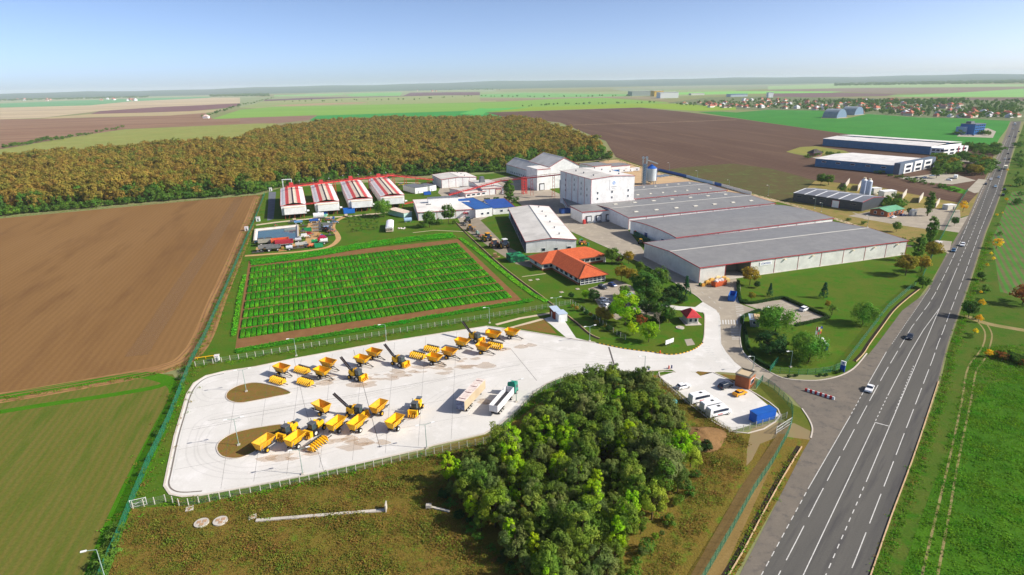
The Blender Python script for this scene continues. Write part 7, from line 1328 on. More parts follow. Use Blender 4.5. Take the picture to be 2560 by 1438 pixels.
for px, py, rz, arm, lab in ((891, 947, head(845, 935, 895, 950), 1, 'harvester with raised arm left of centre in the upper row'), (998, 913, head(945, 898, 1000, 915), 1, 'harvester with raised arm over the middle upper cart'), (1188, 853, head(1140, 838, 1190, 855), 1, 'harvester with raised arm at the right of the upper row'), (889, 1041, head(830, 1030, 890, 1040), 1, 'harvester with raised arm in the lower row'), (726, 1087, hl+math.pi, 0, 'harvester on the rim of the lower island'), (791, 1080, hl+math.pi, 0, 'harvester right of the island one'), (1042, 1028, hl+math.pi+.25, 0, 'harvester standing alone near the box trailer')):
    t = hA if arm else hB; o = t if first[1-arm] else copy_tree(t); first[1-arm] = False; p = G(px, py); o.location = (p.x, p.y, .04); o.rotation_euler = (0, 0, rz); tag(o, 'yellow '+lab, 'harvester', 'yellow harvesters')
# --- skips and sacks at the warehouse bay
a = G(1797, 714); o = empty('skip', a, head(1776, 719, 1817, 710), 'orange skip heaped with white sacks by the loading bay', 'skip'); OR = mat('skip_orange', (204, 96, 50), (188, 84, 44), 1, .7)
MB().box(0, 0, .15, 6.6, 2.5, 2.0, taper=(1.04, 1.06)).build('tub', OR, o); m = MB()
for k in range(7): m.box(-3+k, -1.3, .2, .12, .12, 1.9)
m.build('rib', OR, o); SK = mat('sack_white', (232, 222, 218), (216, 204, 204), .6, .8); rr = random.Random(2)
for k in range(26): MB().box(0, 0, 0, 1.0, .7, .45, rz=rr.uniform(0, 3), taper=(.7, .7), rx=rr.uniform(-.3, .3)).build('sack', SK, o, (rr.uniform(-2.7, 2.7), rr.uniform(-.8, .8), 2.1+rr.uniform(0, .5)))
a = G(1830, 748); o = empty('skip', a, head(1826, 755, 1838, 726), 'blue open skip standing on the works road', 'skip'); m = MB(); bs = mat('skip_blue', (30, 104, 190), (26, 92, 172), 1, .5)
for y in (-1.2, 1.2): m.box(0, y, .2, 6.4, .12, 2.3)
for x in (-3.2, 3.2): m.box(x, 0, .2, .12, 2.4, 2.3)
m.build('side_wall', bs, o); MB().box(0, 0, .15, 6.3, 2.3, .12).build('floor', mat('skip_floor', (24, 50, 90), rough=.8), o); m = MB()
for k in range(8): m.box(-3+k*.86, -1.3, .2, .1, .1, 2.2); m.box(-3+k*.86, 1.3, .2, .1, .1, 2.2)
m.build('rib', bs, o)
for i, (px, py, c, dx, dy, dz) in enumerate(((1757, 716, (206, 152, 72), 1.6, 1.2, 1.2), (1768, 711, (220, 170, 84), 2.4, 1.4, 1.7), (1779, 707, (226, 180, 96), 2.6, 1.4, 2.0), (1793, 702, (232, 208, 150), 2.6, 1.4, 2.2), (1808, 700, (224, 176, 100), 2.4, 1.4, 1.8), (1817, 704, (228, 196, 130), 2.2, 1.4, 1.6), (1750, 714, (70, 110, 70), 1.0, .8, 1.2))):
    o = empty('bulk_bag', G(px, py), .3, ['short tan bulk bag at the warehouse corner', 'tan bulk bag left behind the orange skip', 'amber bulk bag behind the orange skip', 'pale cream bulk bag behind the orange skip', 'amber bulk bag right behind the orange skip', 'cream bulk bag at the bay opening', 'small green bin at the warehouse corner'][i], 'bag' if i < 6 else 'bin'); bm_ = mat('bag%d' % i, c, tuple(int(v*.9) for v in c), .6, .9); MB().box(0, 0, .15, dx, dy, dz*.8, taper=(.95, .95)).box(0, 0, .15+dz*.8, dx*.9, dy*.9, dz*.2, taper=(.5, .5)).build('sack' if i < 6 else 'tub', bm_, o); MB().box(0, 0, 0, dx, dy, .14).build('pallet', mat('pallet_wood', (164, 132, 92), rough=.9), o)
# --- forklift-like small loader in the warehouse shade, barrier, signs, flags
o = empty('barrier', G(2012, 977), head(2012, 977, 2086, 1000), 'red and white plastic barrier row across the entrance', 'barrier'); Lb = (G(2086, 1000)-G(2012, 977)).length; RB = mat('barrier_red', (196, 40, 48), rough=.5)
bmA = MB().box(0, 0, 0, Lb/12-.05, .5, .8, taper=(1, .55))
for k in range(12): bmA.build('barrier_block', RB if k % 2 == 0 else FRAMEW, o, (Lb*(k+.5)/12, 0, .04))
a = G(1663, 867); o = empty('notice_board', a, head(1663, 867, 1685, 859), 'pair of white notice boards by the yard corner', 'sign')
for k in range(2): bd = MB().box(1.0+k*2.05, 0, .7, 1.9, .1, 1.5).build('board', FRAMEW, o); MB().box(.4+k*2.05, 0, 0, .1, .1, .8).box(1.6+k*2.05, 0, 0, .1, .1, .8).build('leg', GREYM, bd)
a, b = G(2052, 861), G(2066, 878); o = empty('sign_wall', (a+b)/2, math.atan2((b-a).y, (b-a).x), 'long white sign slab with blue end on the entrance lawn', 'sign'); Ls = (b-a).length; MB().box(0, 0, .3, Ls, .7, 2.2).build('slab', FRAMEW, o); MB().box(-Ls/2-.06, 0, .25, .14, .74, 2.25).box(Ls/2+.06, 0, .25, .14, .74, 2.25).build('blue_end', BLUEP, o); MB().box(0, 0, 0, Ls*.9, .5, .3).build('base', MBLK, o)
a = G(2105, 929); o = empty('sign_totem', a, head(2101, 927, 2111, 930), 'blue and white totem sign at the junction', 'sign'); TB = mat('totem_blue', (22, 72, 158), rough=.4); MB().box(0, 0, 0, 1.35, .4, 2.2).build('shaft', TB, o); hd_ = MB().box(0, 0, 2.2, 1.36, .41, 1.2).build('head_panel', FRAMEW, o)
MB().tube((0, -.22, 2.95), (0, -.24, 2.95), .26, n=14).build('emblem', TB, hd_); textobj('lettering', 'CORTEVA', .2, TB, hd_, (0, -.22, 2.45), (math.pi/2, 0, 0)); MB().box(0, 0, 3.4, 1.3, .38, .06).build('cap', FRAMEW, o)
for i, (px, py, cols, lab) in enumerate(((2034, 866, ((206, 60, 60), (236, 236, 236)), 'flag of red and white on the leftmost flagpole'), (2039, 866, ((236, 236, 236), (60, 130, 80), (200, 60, 60)), 'flag of white, green and red on the middle flagpole'), (2045, 864, ((30, 60, 170), (240, 204, 50), (214, 50, 44)), 'flag of blue, yellow and red on the right-hand flagpole'))):
    o = empty('flagpole', G(px, py), .5, lab, 'flag', 'three flagpoles'); MB().tube((0, 0, 0), (0, 0, 7.0), .06, .04, n=6).build('pole', FRAMEW, o)
    for k, c in enumerate(cols):   # banner hung lengthways
        hseg = 2.6/len(cols); m = MB(); n = 6; zt_ = 6.9-k*hseg
        vs = [(j*.16, .12*math.sin(j*1.1+k), zt_-j*.05) for j in range(n)]+[(j*.16, .12*math.sin(j*1.1+k+.4), zt_-hseg-j*.05) for j in range(n)]; m.add(vs, [(j, j+1, n+j+1, n+j) for j in range(n-1)]); m.build('cloth', mat('cloth_%d_%d_%d' % c, c, rough=.8), o)
# small red and blue bins, hydrants
for px, py, c, lab in ((1650, 884, (214, 84, 36), 'orange red hydrant post on the painted kerb'), (1622, 925, (40, 70, 150), 'blue bin on the lower yard kerb'), (1672, 922, (206, 70, 40), 'red hydrant post by the car park entry'), (1679, 921, (44, 56, 110), 'dark blue bin by the car park entry')):
    o = empty('hydrant' if 'hydrant' in lab else 'bin', G(px, py), 0, lab, 'hydrant' if 'hydrant' in lab else 'bin'); mm = mat('hy%d' % px, c, rough=.6); MB().tube((0, 0, 0), (0, 0, .9), .22, .2, n=8).build('body', mm, o); MB().tube((0, 0, .9), (0, 0, 1.1), .26, .1, n=8).build('cap', mm, o)
for px, py in ((1632, 962), (1685, 1005)): p = G(px, py); o = MB().dome(0, 0, .1, .95, .75, 12, 4).tube((0, 0, 0), (0, 0, .12), 1.0, n=12).build('tank_dome', mat('teal_dome', (70, 150, 160), (60, 136, 148), .5, .5), None, p, smooth=True, label='teal domed tank lid '+('near the yard fence' if px < 1650 else 'beside the minibus fence'), cat='tank')
# ================================================================== trial plots, pond, machinery yard, small things
SOIL = mat('plot_soil', (122, 88, 56), (134, 98, 64), 3, 1, fine=(.4, .12), bump=.04)
PL = [G(622, 652), G(1145, 598), G(1312, 757), G(588, 872)]
tf = empty('trial_field', (PL[0].x, PL[0].y, 0), 0, 'rectangular field of green crop plots in rows', 'crop field'); q = [(p.x-PL[0].x, p.y-PL[0].y) for p in PL]
sheet('bare_soil', q, SOIL, .02, parent=tf)
LF_CROP = forestmat('crop_leaves', [(0, (62, 132, 24)), (1, (84, 150, 30)), (.3, (70, 142, 26)), (.6, (56, 124, 24)), (.8, (96, 156, 34))]); COREG = mat('crop_core', (52, 108, 24), rough=1)
TL, TR, BL, BR = G(628, 668), G(1142, 608), G(598, 850), G(1283, 747)
NR, NC = 9, 56; M_ = []
def plotmesh(seed, w, d):
    r = np.random.default_rng(seed); n = 330; C = np.stack([r.uniform(-w/2, w/2, n), r.uniform(-d/2, d/2, n), r.uniform(.48, .66, n)], 1); e = r.random(n) < .35; C[e, 2] = r.uniform(.1, .55, e.sum()); sd = r.integers(0, 4, n)
    C[e & (sd == 0), 0] = -w/2; C[e & (sd == 1), 0] = w/2; C[e & (sd == 2), 1] = -d/2; C[e & (sd == 3), 1] = d/2
    Nn = np.stack([C[:, 0]*.6, C[:, 1]*.15, np.full(n, 1.0)], 1); return leaf_mesh('crop_plot', C, Nn, .33, LF_CROP, seed, jit=.35)
rowd = (TL-BL).length/NR; colw = (BR-BL).length/NC; pm = [plotmesh(s, colw*.75, rowd*.80) for s in range(5)]
core = MB().box(0, 0, 0, colw*.77, rowd*.78, .52).mesh('stalks', COREG)
r = random.Random(9); alls = []
for i in range(NR):
    for j in range(NC):
        u, v = (j+.5)/NC, (i+.5)/NR; a, b = BL.lerp(BR, u), TL.lerp(TR, u); p = a.lerp(b, v); d = (b-a); w_ = (BL.lerp(TL, v)-BR.lerp(TR, v)).length/NC/colw
        alls.append((p, math.atan2(d.y, d.x)-math.pi/2, w_, r.randrange(5), r.uniform(.85, 1.1)))
alls.sort(key=lambda t: t[0].length); rest = []
for k, (p, rz, w_, s, h) in enumerate(alls):
    if k < 296: o = put('crop_plot', pm[s], tf, (p.x-PL[0].x, p.y-PL[0].y, .02), rz); o.scale = (w_, 1, h); c = put('stalks', core, o)
    else: rest.append((p, rz, w_, s, h))
sc = scatter('far_plots', [(p.x-PL[0].x, p.y-PL[0].y, .02, rz, w_, h, s) for p, rz, w_, s, h in rest], pm, None, None); sc.parent = tf
m = MB()
for p, rz, w_, s, h in rest: m.box(p.x-PL[0].x, p.y-PL[0].y, .02, colw*.77*w_, rowd*.78, .52, rz=rz)
tag(m.build('far_plot_stalks', COREG, tf), kind='stuff')
def strip(label, pts, w, seed, dens=7, h=.7):
    P_ = resample(curve(GS(pts), 4, False), .5); r = np.random.default_rng(seed); C = []; a = P_[0]
    for i, q in enumerate(P_):
        d = (P_[min(i+1, len(P_)-1)]-P_[max(i-1, 0)]).normalized(); s = Vector((-d.y, d.x))
        for k in range(int(dens*w*.5)+1): u = r.uniform(-.5, .5)*w; t = r.uniform(-.3, .3); C.append((q.x-a.x+s.x*u+d.x*t, q.y-a.y+s.y*u+d.y*t, r.uniform(.2, h)))
    o = empty('crop_strip', (a.x, a.y, 0), 0, label, 'crop'); put('foliage', leaf_mesh('foliage', np.array(C), np.tile([0, 0, 1.], (len(C), 1)), .62, LF_CROP, seed, jit=.3), o); m = MB(); q = [(p.x-a.x, p.y-a.y) for p in P_[::4]]
    for b, c in zip(q, q[1:]): m.bar((*b, h*.3), (*c, h*.3), w*.85, h*.5)
    m.build('stalks', COREG, o)
strip('broad green crop band above the trial plots', [(628, 658), (760, 640), (900, 617), (1020, 600), (1135, 589)], 12.0, 3)
strip('narrow green crop strip left of the trial plots', [(612, 690), (600, 740), (590, 800), (584, 842)], 1.7, 4)
strip('green crop strip below the plots along the wire fence', [(590, 880), (720, 856), (900, 826), (1100, 790), (1250, 765), (1330, 752)], 3.4, 5)
strip('bright grass strip right of the trial plots', [(1150, 596), (1210, 640), (1270, 690), (1330, 735), (1368, 755)], 2.4, 6, 8, .35)
# --- pond
A, B, C, D_ = [G(*p) for p in ((639, 577), (745, 566), (746, 603), (636, 606))]; cen = (A+B+C+D_)/4; o = empty('pond', cen, 0, 'rectangular lined water pond beside the green fence', 'pond')
loc = [p-cen for p in (A, B, C, D_)]; inn = [p*.86 for p in loc]; m = MB(); zr_ = 1.1
m.add([(p.x*1.10, p.y*1.10, 0) for p in loc]+[(p.x, p.y, zr_) for p in loc], [(i, (i+1) % 4, 4+(i+1) % 4, 4+i) for i in range(4)][::-1]); m.build('bank', MATS['meadow'], o)
m = MB(); m.add([(p.x, p.y, zr_+.01) for p in loc]+[(p.x, p.y, .12) for p in inn], [(i, (i+1) % 4, 4+(i+1) % 4, 4+i) for i in range(4)]); m.build('lining', mat('lining', (222, 212, 204), (204, 192, 182), 3, .8), o)
m = MB()
for i in range(4): m.bar((loc[i].x, loc[i].y, zr_+.05), (loc[(i+1) % 4].x, loc[(i+1) % 4].y, zr_+.05), .8, .12)
m.build('coping', KRB, o); WAT = mat('pond_water', (52, 84, 98), (70, 104, 100), 6, .06, spec=.8); m = MB(); m.add([(p.x, p.y, .3) for p in [p*.9 for p in loc]], [(0, 3, 2, 1)]); m.build('water', WAT, o)
# --- dirt loop around the machinery yard
mb = MB(); ribbon(mb, curve(GS([(612, 640), (680, 635), (760, 628), (820, 618), (845, 600), (842, 585), (832, 570), (838, 555), (865, 540)]), 4, False), 3.0, .023); ribbon(mb, GS([(790, 548), (780, 575), (782, 600), (745, 618)]), 8, .0235); ribbon(mb, GS([(640, 622), (720, 614), (800, 605)]), 6, .022)
mb.build('yard_track', mat('yard_sand', (192, 154, 108), (176, 140, 96), 3, 1, fine=(.5, .1)), label='sandy loop track round the stored machinery', cat='track', kind='structure')
sheet('dryer_court', GS([(672, 480), (690, 480), (684, 548), (668, 552)]), mat('court_dark', (112, 116, 124), (100, 104, 112), 4, .9), .022, label='grey strip of paving left of the drying houses', cat='pavement')
# --- stored implements: frame, tank, drum, wheels in varied colours
def implement(px, py, c, kindk, label, s=1.0, rz=None, c2=None):
    p = G(px, py); o = empty({'frame': 'implement', 'tank': 'tank_trailer', 'boxes': 'crate_pile', 'tractor': 'tractor', 'trailer': 'farm_trailer', 'harrow': 'harrow', 'bin': 'open_bin', 'drum': 'drum'}[kindk], p, rz if rz is not None else .33, label, {'frame': 'implement', 'tank': 'tank', 'boxes': 'crates', 'tractor': 'tractor', 'trailer': 'trailer', 'harrow': 'harrow', 'bin': 'bin', 'drum': 'drum'}[kindk]); s *= 1.3; o.scale = (s, s, s); m = mat('imp_%d_%d_%d' % c, c, tuple(int(v*.86) for v in c), .5, .6); m2 = mat('imp_%d_%d_%d' % c2, c2, None, .5, .6) if c2 else MGRY
    if kindk == 'frame':
        MB().box(0, 0, .7, 3.2, .18, .18).box(0, .9, .7, 3.2, .18, .18).box(-1.2, .45, .7, .18, 1.1, .18).box(1.2, .45, .7, .18, 1.1, .18).box(0, -.9, .9, .2, 1.8, .2).build('frame', m, o); k = MB()
        for i in range(6): k.bar((-1.5+i*.6, 0, .75), (-1.5+i*.6, .15, .05), .1).bar((-1.5+i*.6, .9, .75), (-1.5+i*.6, 1.05, .05), .1)
        k.build('tine', MBLK, o); MB().box(0, .45, .9, 2.0, .7, .7, taper=(.9, .8)).build('seed_box', m2, o)
        for x in (-1.7, 1.7): wheel(o, x, .45, .4, .22)
    elif kindk == 'tank':
        MB().tube((-1.3, 0, 1.3), (1.3, 0, 1.3), .75, n=14).build('tank', m, o); MB().box(0, 0, .45, 3.2, .9, .16).build('chassis', MBLK, o); MB().tube((0, 0, 2.0), (0, 0, 2.2), .25, n=8).build('lid', m2, o); MB().bar((1.6, 0, .5), (2.8, 0, .45), .12).build('drawbar', MBLK, o)
        for s_ in (-1, 1): wheel(o, 0, s_*.75, .45, .3)
    elif kindk == 'boxes':
        rr = random.Random(int(px*7+py)); MB().box(0, 0, 0, 2.2, 1.4, .14).build('pallet', mat('pallet_wood', (164, 132, 92)), o)
        for k in range(5): MB().box(rr.uniform(-.7, .7), rr.uniform(-.3, .3), .14+.55*(k//3), rr.uniform(.6, 1), rr.uniform(.5, .8), .52).build('crate', m if k % 2 else m2, o)
    elif kindk == 'tractor':
        MB().box(.7, 0, .8, 1.7, .8, .75, taper=(.95, .85)).build('bonnet', m, o); c_ = MB().box(-.6, 0, 1.0, 1.2, 1.2, 1.4, taper=(.85, .88)).build('cab', GLASS, o); MB().box(-.6, 0, 2.4, 1.3, 1.3, .14).build('cab_roof', m2 if c2 else m, c_)
        for x, r_, w_ in ((-.7, .8, .42), (1.2, .5, .3)):
            for s_ in (-1, 1): wheel(o, x, s_*.85, r_, w_, RIMY)
        for s_ in (-1, 1): MB().box(-.7, s_*.85, 1.55, 1.2, .45, .1).build('mudguard', m, o)
    elif kindk == 'trailer':
        MB().box(0, 0, .8, 3.6, 1.8, .14).build('bed', m2, o)
        for y in (-.9, .9): MB().box(0, y, .9, 3.6, .08, .6).build('side_board', m, o)
        for x in (-1.8, 1.8): MB().box(x, 0, .9, .08, 1.8, .6).build('end_board', m, o)
        for x in (-1.1, 1.1):
            for s_ in (-1, 1): wheel(o, x, s_*.8, .42, .25)
    elif kindk == 'harrow':
        k = MB()
        for i in range(9): k.bar((-2.2+i*.55, -.9, .45), (-2.2+i*.55, .9, .45), .08)
        for y in (-.9, 0, .9): k.bar((-2.3, y, .5), (2.3, y, .5), .12)
        k.build('frame', m, o); k = MB()
        for i in range(9):
            for y in (-.8, -.2, .4): k.bar((-2.2+i*.55, y, .45), (-2.2+i*.55, y, 0), .06)
        k.build('tine', MBLK, o); MB().box(0, 0, .55, 1.0, .5, .9, taper=(.4, .4)).build('headstock', m2, o)
    elif kindk == 'bin':
        k = MB()
        for y in (-.8, .8): k.box(0, y, .1, 2.6, .08, 1.1)
        for x in (-1.3, 1.3): k.box(x, 0, .1, .08, 1.6, 1.1)
        k.build('side_wall', m, o); MB().box(0, 0, .05, 2.6, 1.6, .1).build('floor', m2, o)
    elif kindk == 'drum':
        MB().tube((0, 0, 0), (0, 0, 1.0), .4, n=12).build('body', m, o); MB().tube((0, 0, 1.0), (0, 0, 1.06), .42, n=12).build('lid', m2, o)
    return o
RDc, GNc, BUc, ORc, WTc, GYc, TNc, PKc = (188, 40, 50), (28, 140, 84), (40, 96, 176), (222, 96, 44), (226, 226, 222), (120, 122, 124), (168, 134, 88), (190, 40, 90)
z56 = lambda x, y: (640+x/11.64, 530+y/11.64)
YARD = [((1050, 330), GYc, 'frame', 'grey blue implement at the pond corner', .9, None), ((1240, 350), (110, 160, 210), 'trailer', 'light blue trailer at the top of the machine row', 1.1, None), ((1380, 430), (110, 70, 50), 'harrow', 'brown folded harrow above the pond end', 1.0, None), ((1370, 560), (150, 116, 70), 'harrow', 'rusty tan harrow right of the pond', 1.1, None), ((1380, 640), TNc, 'frame', 'tan frame implement right of the pond', 1.1, None), ((1510, 560), GNc, 'bin', 'bright green open bin on the sandy yard', 1.3, (222, 196, 120)), ((1540, 690), RDc, 'frame', 'dark red implement below the green bin', 1.1, (120, 30, 40)), ((1410, 780), WTc, 'frame', 'white framed implement near the pond corner', 1.4, WTc), ((1240, 880), (190, 196, 204), 'tank', 'silver tank at the lower pond corner', 1.0, None), ((1690, 310), BUc, 'trailer', 'dark blue trailer left of the white silo bag', 1.2, (24, 60, 120)), ((1840, 250), WTc, 'tank', 'large white tank at the top of the stored machines', 2.0, (200, 200, 210)), ((1860, 380), GYc, 'harrow', 'grey mesh harrow stack, upper', 1.5, None), ((1870, 470), (150, 152, 150), 'harrow', 'grey mesh harrow stack, middle', 1.5, None), ((1880, 560), (134, 138, 140), 'harrow', 'grey mesh harrow stack, lower', 1.5, None), ((2010, 90), (30, 80, 190), 'boxes', 'deep blue crates nearest the drying houses', 1.5, (40, 110, 210)), ((2020, 150), (120, 200, 170), 'boxes', 'mint green crates below the deep blue ones', 1.3, (150, 210, 190)), ((2110, 270), RDc, 'frame', 'red implement right of the white tank', 1.0, None), ((2230, 210), WTc, 'boxes', 'white and blue crates at the upper right of the yard', 1.1, BUc), ((2280, 350), (90, 150, 200), 'frame', 'pale blue frame at the right of the yard', 1.2, None), ((2130, 350), (206, 196, 170), 'boxes', 'cream crates in the middle of the machine row', 1.2, WTc), ((2110, 420), (100, 160, 200), 'boxes', 'light blue crates below the cream ones', 1.1, None), ((2100, 460), GYc, 'trailer', 'long grey trailer across the machine row', 1.3, None), ((2040, 560), (200, 80, 60), 'tractor', 'old red tractor in the machine row', 1.0, (160, 180, 210)), ((2110, 560), (60, 60, 80), 'tractor', 'old dark tractor in the machine row', 1.05, (150, 170, 210)), ((2200, 600), (206, 120, 110), 'frame', 'pinkish frame at the right edge of the machine row', 1.1, None), ((1850, 710), (200, 150, 90), 'boxes', 'tan crates at the foot of the harrow stacks', 1.3, TNc), ((1960, 730), (210, 206, 214), 'boxes', 'pale crates beside the tan ones', 1.1, BUc), ((2150, 700), (60, 50, 52), 'harrow', 'black harrow in the lower machine row', 1.0, None), ((1940, 810), PKc, 'frame', 'crimson implement in the lower machine row', 1.2, PKc), ((1930, 860), RDc, 'trailer', 'red trailer below the crimson implement', 1.0, (150, 30, 60)), ((1710, 930), GNc, 'tank', 'green and white tank in the lower machine row', 1.0, WTc), ((1990, 930), WTc, 'tank', 'white tank at the lower right of the machine row', 1.2, None), ((1830, 1020), (30, 150, 100), 'bin', 'green open bins at the bottom of the machine row', 1.3, (40, 120, 80)), ((1620, 1040), ORc, 'frame', 'orange implement at the bottom of the machine row', 1.1, (226, 140, 100)), ((1480, 1040), (70, 66, 66), 'frame', 'dark implement on the lower track', 1.0, None), ((1330, 1020), (206, 204, 196), 'trailer', 'pale flat trailer on the lower track', 1.3, None), ((1230, 1080), (110, 100, 90), 'harrow', 'brown grey harrow on the lower track', 1.1, None), ((980, 1110), (206, 210, 222), 'tank', 'white and blue sprayer tank on the lower track', 1.0, BUc), ((770, 1130), (180, 140, 70), 'boxes', 'straw coloured crate pile on the lower track', 1.5, TNc), ((520, 1130), GYc, 'trailer', 'long grey rack beside the straw crates', 1.6, None), ((300, 1130), (140, 138, 134), 'trailer', 'long grey rack farther left on the lower track', 1.6, None), ((60, 1200), (84, 80, 82), 'harrow', 'dark drum shaped roller at the fence corner', 1.0, None), ((720, 970), (222, 100, 56), 'trailer', 'long orange red grain drill at the pond foot', 2.0, (206, 70, 60)), ((840, 1020), (176, 50, 64), 'trailer', 'long crimson grain drill with white end', 2.0, WTc), ((540, 920), (44, 46, 54), 'frame', 'black folded implement at the pond foot', 1.5, None), ((380, 900), (40, 44, 52), 'frame', 'black implement left of the pond foot', 1.5, None), ((150, 920), (40, 90, 120), 'frame', 'teal blue implement by the fence at the pond foot', 1.5, None), ((300, 970), (170, 166, 150), 'trailer', 'grey flat rack below the pond', 1.7, None), ((580, 390), ORc, 'boxes', 'orange crate on the pond bank', .8, None)]
for (x, y), c, k, lab, s, c2 in YARD: px, py = z56(x, y); implement(px, py, c, k, lab, s, .33 if k != 'tractor' else 1.2, c2)
z116 = lambda x, y: (1160+x/11.06, 540+y/11.06)
for (x, y), c, k, lab, s, rz, c2 in (((90, 200), (40, 84, 66), 'tractor', 'dark green tractor at the top of the shed yard', 1.3, 1.9, (40, 84, 66)), ((40, 260), (180, 170, 160), 'frame', 'grey implement at the drain end of the shed yard', 1.0, 1.9, None), ((160, 400), (226, 160, 36), 'tractor', 'yellow loader by the shed drain', 1.1, 1.9, (226, 160, 36)), ((240, 360), (214, 150, 40), 'frame', 'yellow and black implement behind the yellow loader', .9, 1.9, None), ((300, 430), (150, 120, 92), 'harrow', 'brown harrow beside the shed drain', 1.0, 1.9, None), ((375, 520), (150, 176, 160), 'tank', 'pale green tank with white lid by the shed drain', .9, 1.9, WTc), ((450, 580), (214, 90, 60), 'frame', 'orange red implement by the shed drain', .9, 1.9, None), ((520, 620), GNc, 'drum', 'green drum beside the orange red implement', 1.2, 0, None), ((620, 690), (232, 160, 30), 'tractor', 'bright yellow rounded machine on the shed lawn', 1.5, 2.2, (232, 160, 30)), ((830, 870), (214, 120, 80), 'tractor', 'orange tractor near the green crates', 1.5, 1.9, (226, 196, 160)), ((1100, 880), (90, 96, 100), 'tractor', 'grey tractor with white cab roof by the green crates', 1.6, 2.0, WTc), ((900, 1140), (190, 160, 120), 'boxes', 'straw pile on the path by the green crates', 1.3, 0, TNc)): px, py = z116(x, y); implement(px, py, c, k, lab, s, rz, c2)
implement(1456, 612, (190, 110, 70), 'tractor', 'small orange tractor beside the shed wall', 1.0, .3, (60, 140, 90)); implement(1470, 615, (60, 150, 90), 'drum', 'green drum beside the small orange tractor', 1.3, 0, None); implement(1602, 610, (226, 170, 40), 'tractor', 'yellow forklift in the warehouse shade', .9, 1.2, None)
implement(1003, 466, (224, 190, 40), 'frame', 'yellow implement on the lawn behind the dryers', 1.4, .5, None); implement(873, 533, (26, 110, 200), 'bin', 'bright blue skip below the third drying house', 2.2, .33, (20, 70, 140)); implement(1068, 487, (30, 96, 190), 'bin', 'blue bin before the white equipment cabin', 1.6, .33, None); implement(1412, 533, (30, 70, 140), 'bin', 'dark blue bin against the loading annex', 2.0, .33, None)
# --- green crates stacked by the shed
CRG = [mat('crate_green%d' % i, c, tuple(int(v*.85) for v in c), .4, .7) for i, c in enumerate(((24, 112, 72), (40, 150, 92), (20, 84, 62)))]; cms = []
for m_ in CRG:
    k = MB().box(0, 0, .12, 1.16, .96, .66)
    for x in (-.56, .56):
        for y in (-.46, .46): k.box(x, y, 0, .1, .1, .84)
    k.box(0, -.5, .25, 1.0, .04, .12); k.box(0, -.5, .5, 1.0, .04, .12); cms.append(k.mesh('crate', m_))
a = G(1277, 658); ang = head(1277, 658, 1312, 654); rr = random.Random(6); cN = 0
ux, uy = Vector((math.cos(ang), math.sin(ang), 0)), Vector((-math.sin(ang), math.cos(ang), 0))
for i in range(6):
    for j in range(7):
        for k in range(4):
            if 0 < i < 5 and 0 < j and k < 3: continue
            if k == 3 and rr.random() < .12: continue
            p = a+ux*(i*1.22+.6)+uy*(j*1.04+.5); o = put('crate', cms[rr.randrange(3)], None, (p.x, p.y, k*.85), ang, label='dark green crate in the tall stack beside the open shed', cat='crate', group='stacked green crates'); cN += 1
for i in range(14):
    for k in range(3):
        p = a+ux*(7.6+i*1.22)+uy*(1.2+.5); put('crate', cms[rr.randrange(3)], None, (p.x, p.y, k*.85), ang, label='dark green crate in the long low stack along the shed wall', cat='crate', group='green crates along the shed wall')
# crates in the warehouse shade
a = G(1588, 588); ang = head(1588, 588, 1640, 618)
for i in range(16):
    for k in range(3): p = a+Vector((math.cos(ang), math.sin(ang), 0))*i*1.3+Vector((math.sin(ang), -math.cos(ang), 0))*.4; put('crate', cms[2 if (i+k) % 3 else 0], None, (p.x, p.y, k*.85), ang, label='dark green crate in the shaded row below the barrel roofed warehouse', cat='crate', group='crates in the warehouse shade')
# --- white hut, tents and small huts, sacks
P0, ang, L, D = rect((965, 582), (983, 581), (949, 565)); o = empty('bee_house', (P0.x, P0.y, 0), ang, 'white arched shed with a tan front on the lawn', 'shed'); MB().box(L/2, D/2, .5, L, D, 2.2).build('wall', FRAMEW, o); MB().box(L/2, -.05, .5, L*.96, .1, 2.1).build('front', mat('tan_front', (206, 184, 156), rough=.8), o); m = MB(); n = 6
vs = [(L/2-(L/2+.2)*math.cos(math.pi*k/n), y, 2.7+1.1*math.sin(math.pi*k/n)) for y in (-.3, D+.3) for k in range(n+1)]; m.add(vs, [(k, k+1, n+2+k, n+1+k) for k in range(n)]+[tuple(range(n+1)), tuple(range(2*n+1, n, -1))]); m.build('roof', mat('tarp_white', (236, 232, 236), rough=.6), o)
for k in range(4): window(o, L*(.15+.23*k), -.1, 1.4, .3, .3, fr=MBLK)
MB().box(L*.2, D*.3, 0, .3, .3, .5).box(L*.8, D*.3, 0, .3, .3, .5).box(L*.2, D*.8, 0, .3, .3, .5).box(L*.8, D*.8, 0, .3, .3, .5).build('foot', MBLK, o)
for px, py, dx, dz, lab in ((646, 553, 2.4, 2.6, 'small white hut at the fence above the pond'), (617, 577, 2.0, 2.4, 'small white hut outside the green fence'), (677, 478, 2.2, 2.8, 'small white hut at the wood corner'), (544, 902, 1.3, 1.9, 'white tilted meter box at the yard corner'), (2343, 620, 2.4, 3.4, 'white kiosk at the second gate')):
    o = empty('hut', G(px, py), .3, lab, 'hut'); MB().box(0, 0, 0, dx, dx*.9, dz).build('wall', FRAMEW, o); MB().box(0, 0, dz, dx+.3, dx+.2, .12).build('roof', mat('hut_roof', (214, 206, 204), rough=.7), o); MB().box(0, -dx*.45-.04, .3, dx*.4, .08, dz*.6).build('door', GREYM, o)
o = empty('gas_pipe', G(489, 900), head(489, 900, 540, 893), 'yellow gas pipe run beside the white meter box', 'pipe'); Lp = (G(540, 893)-G(489, 900)).length; MB().tube((0, 0, .7), (Lp, 0, .7), .12, n=8).build('pipe', MYEL, o)
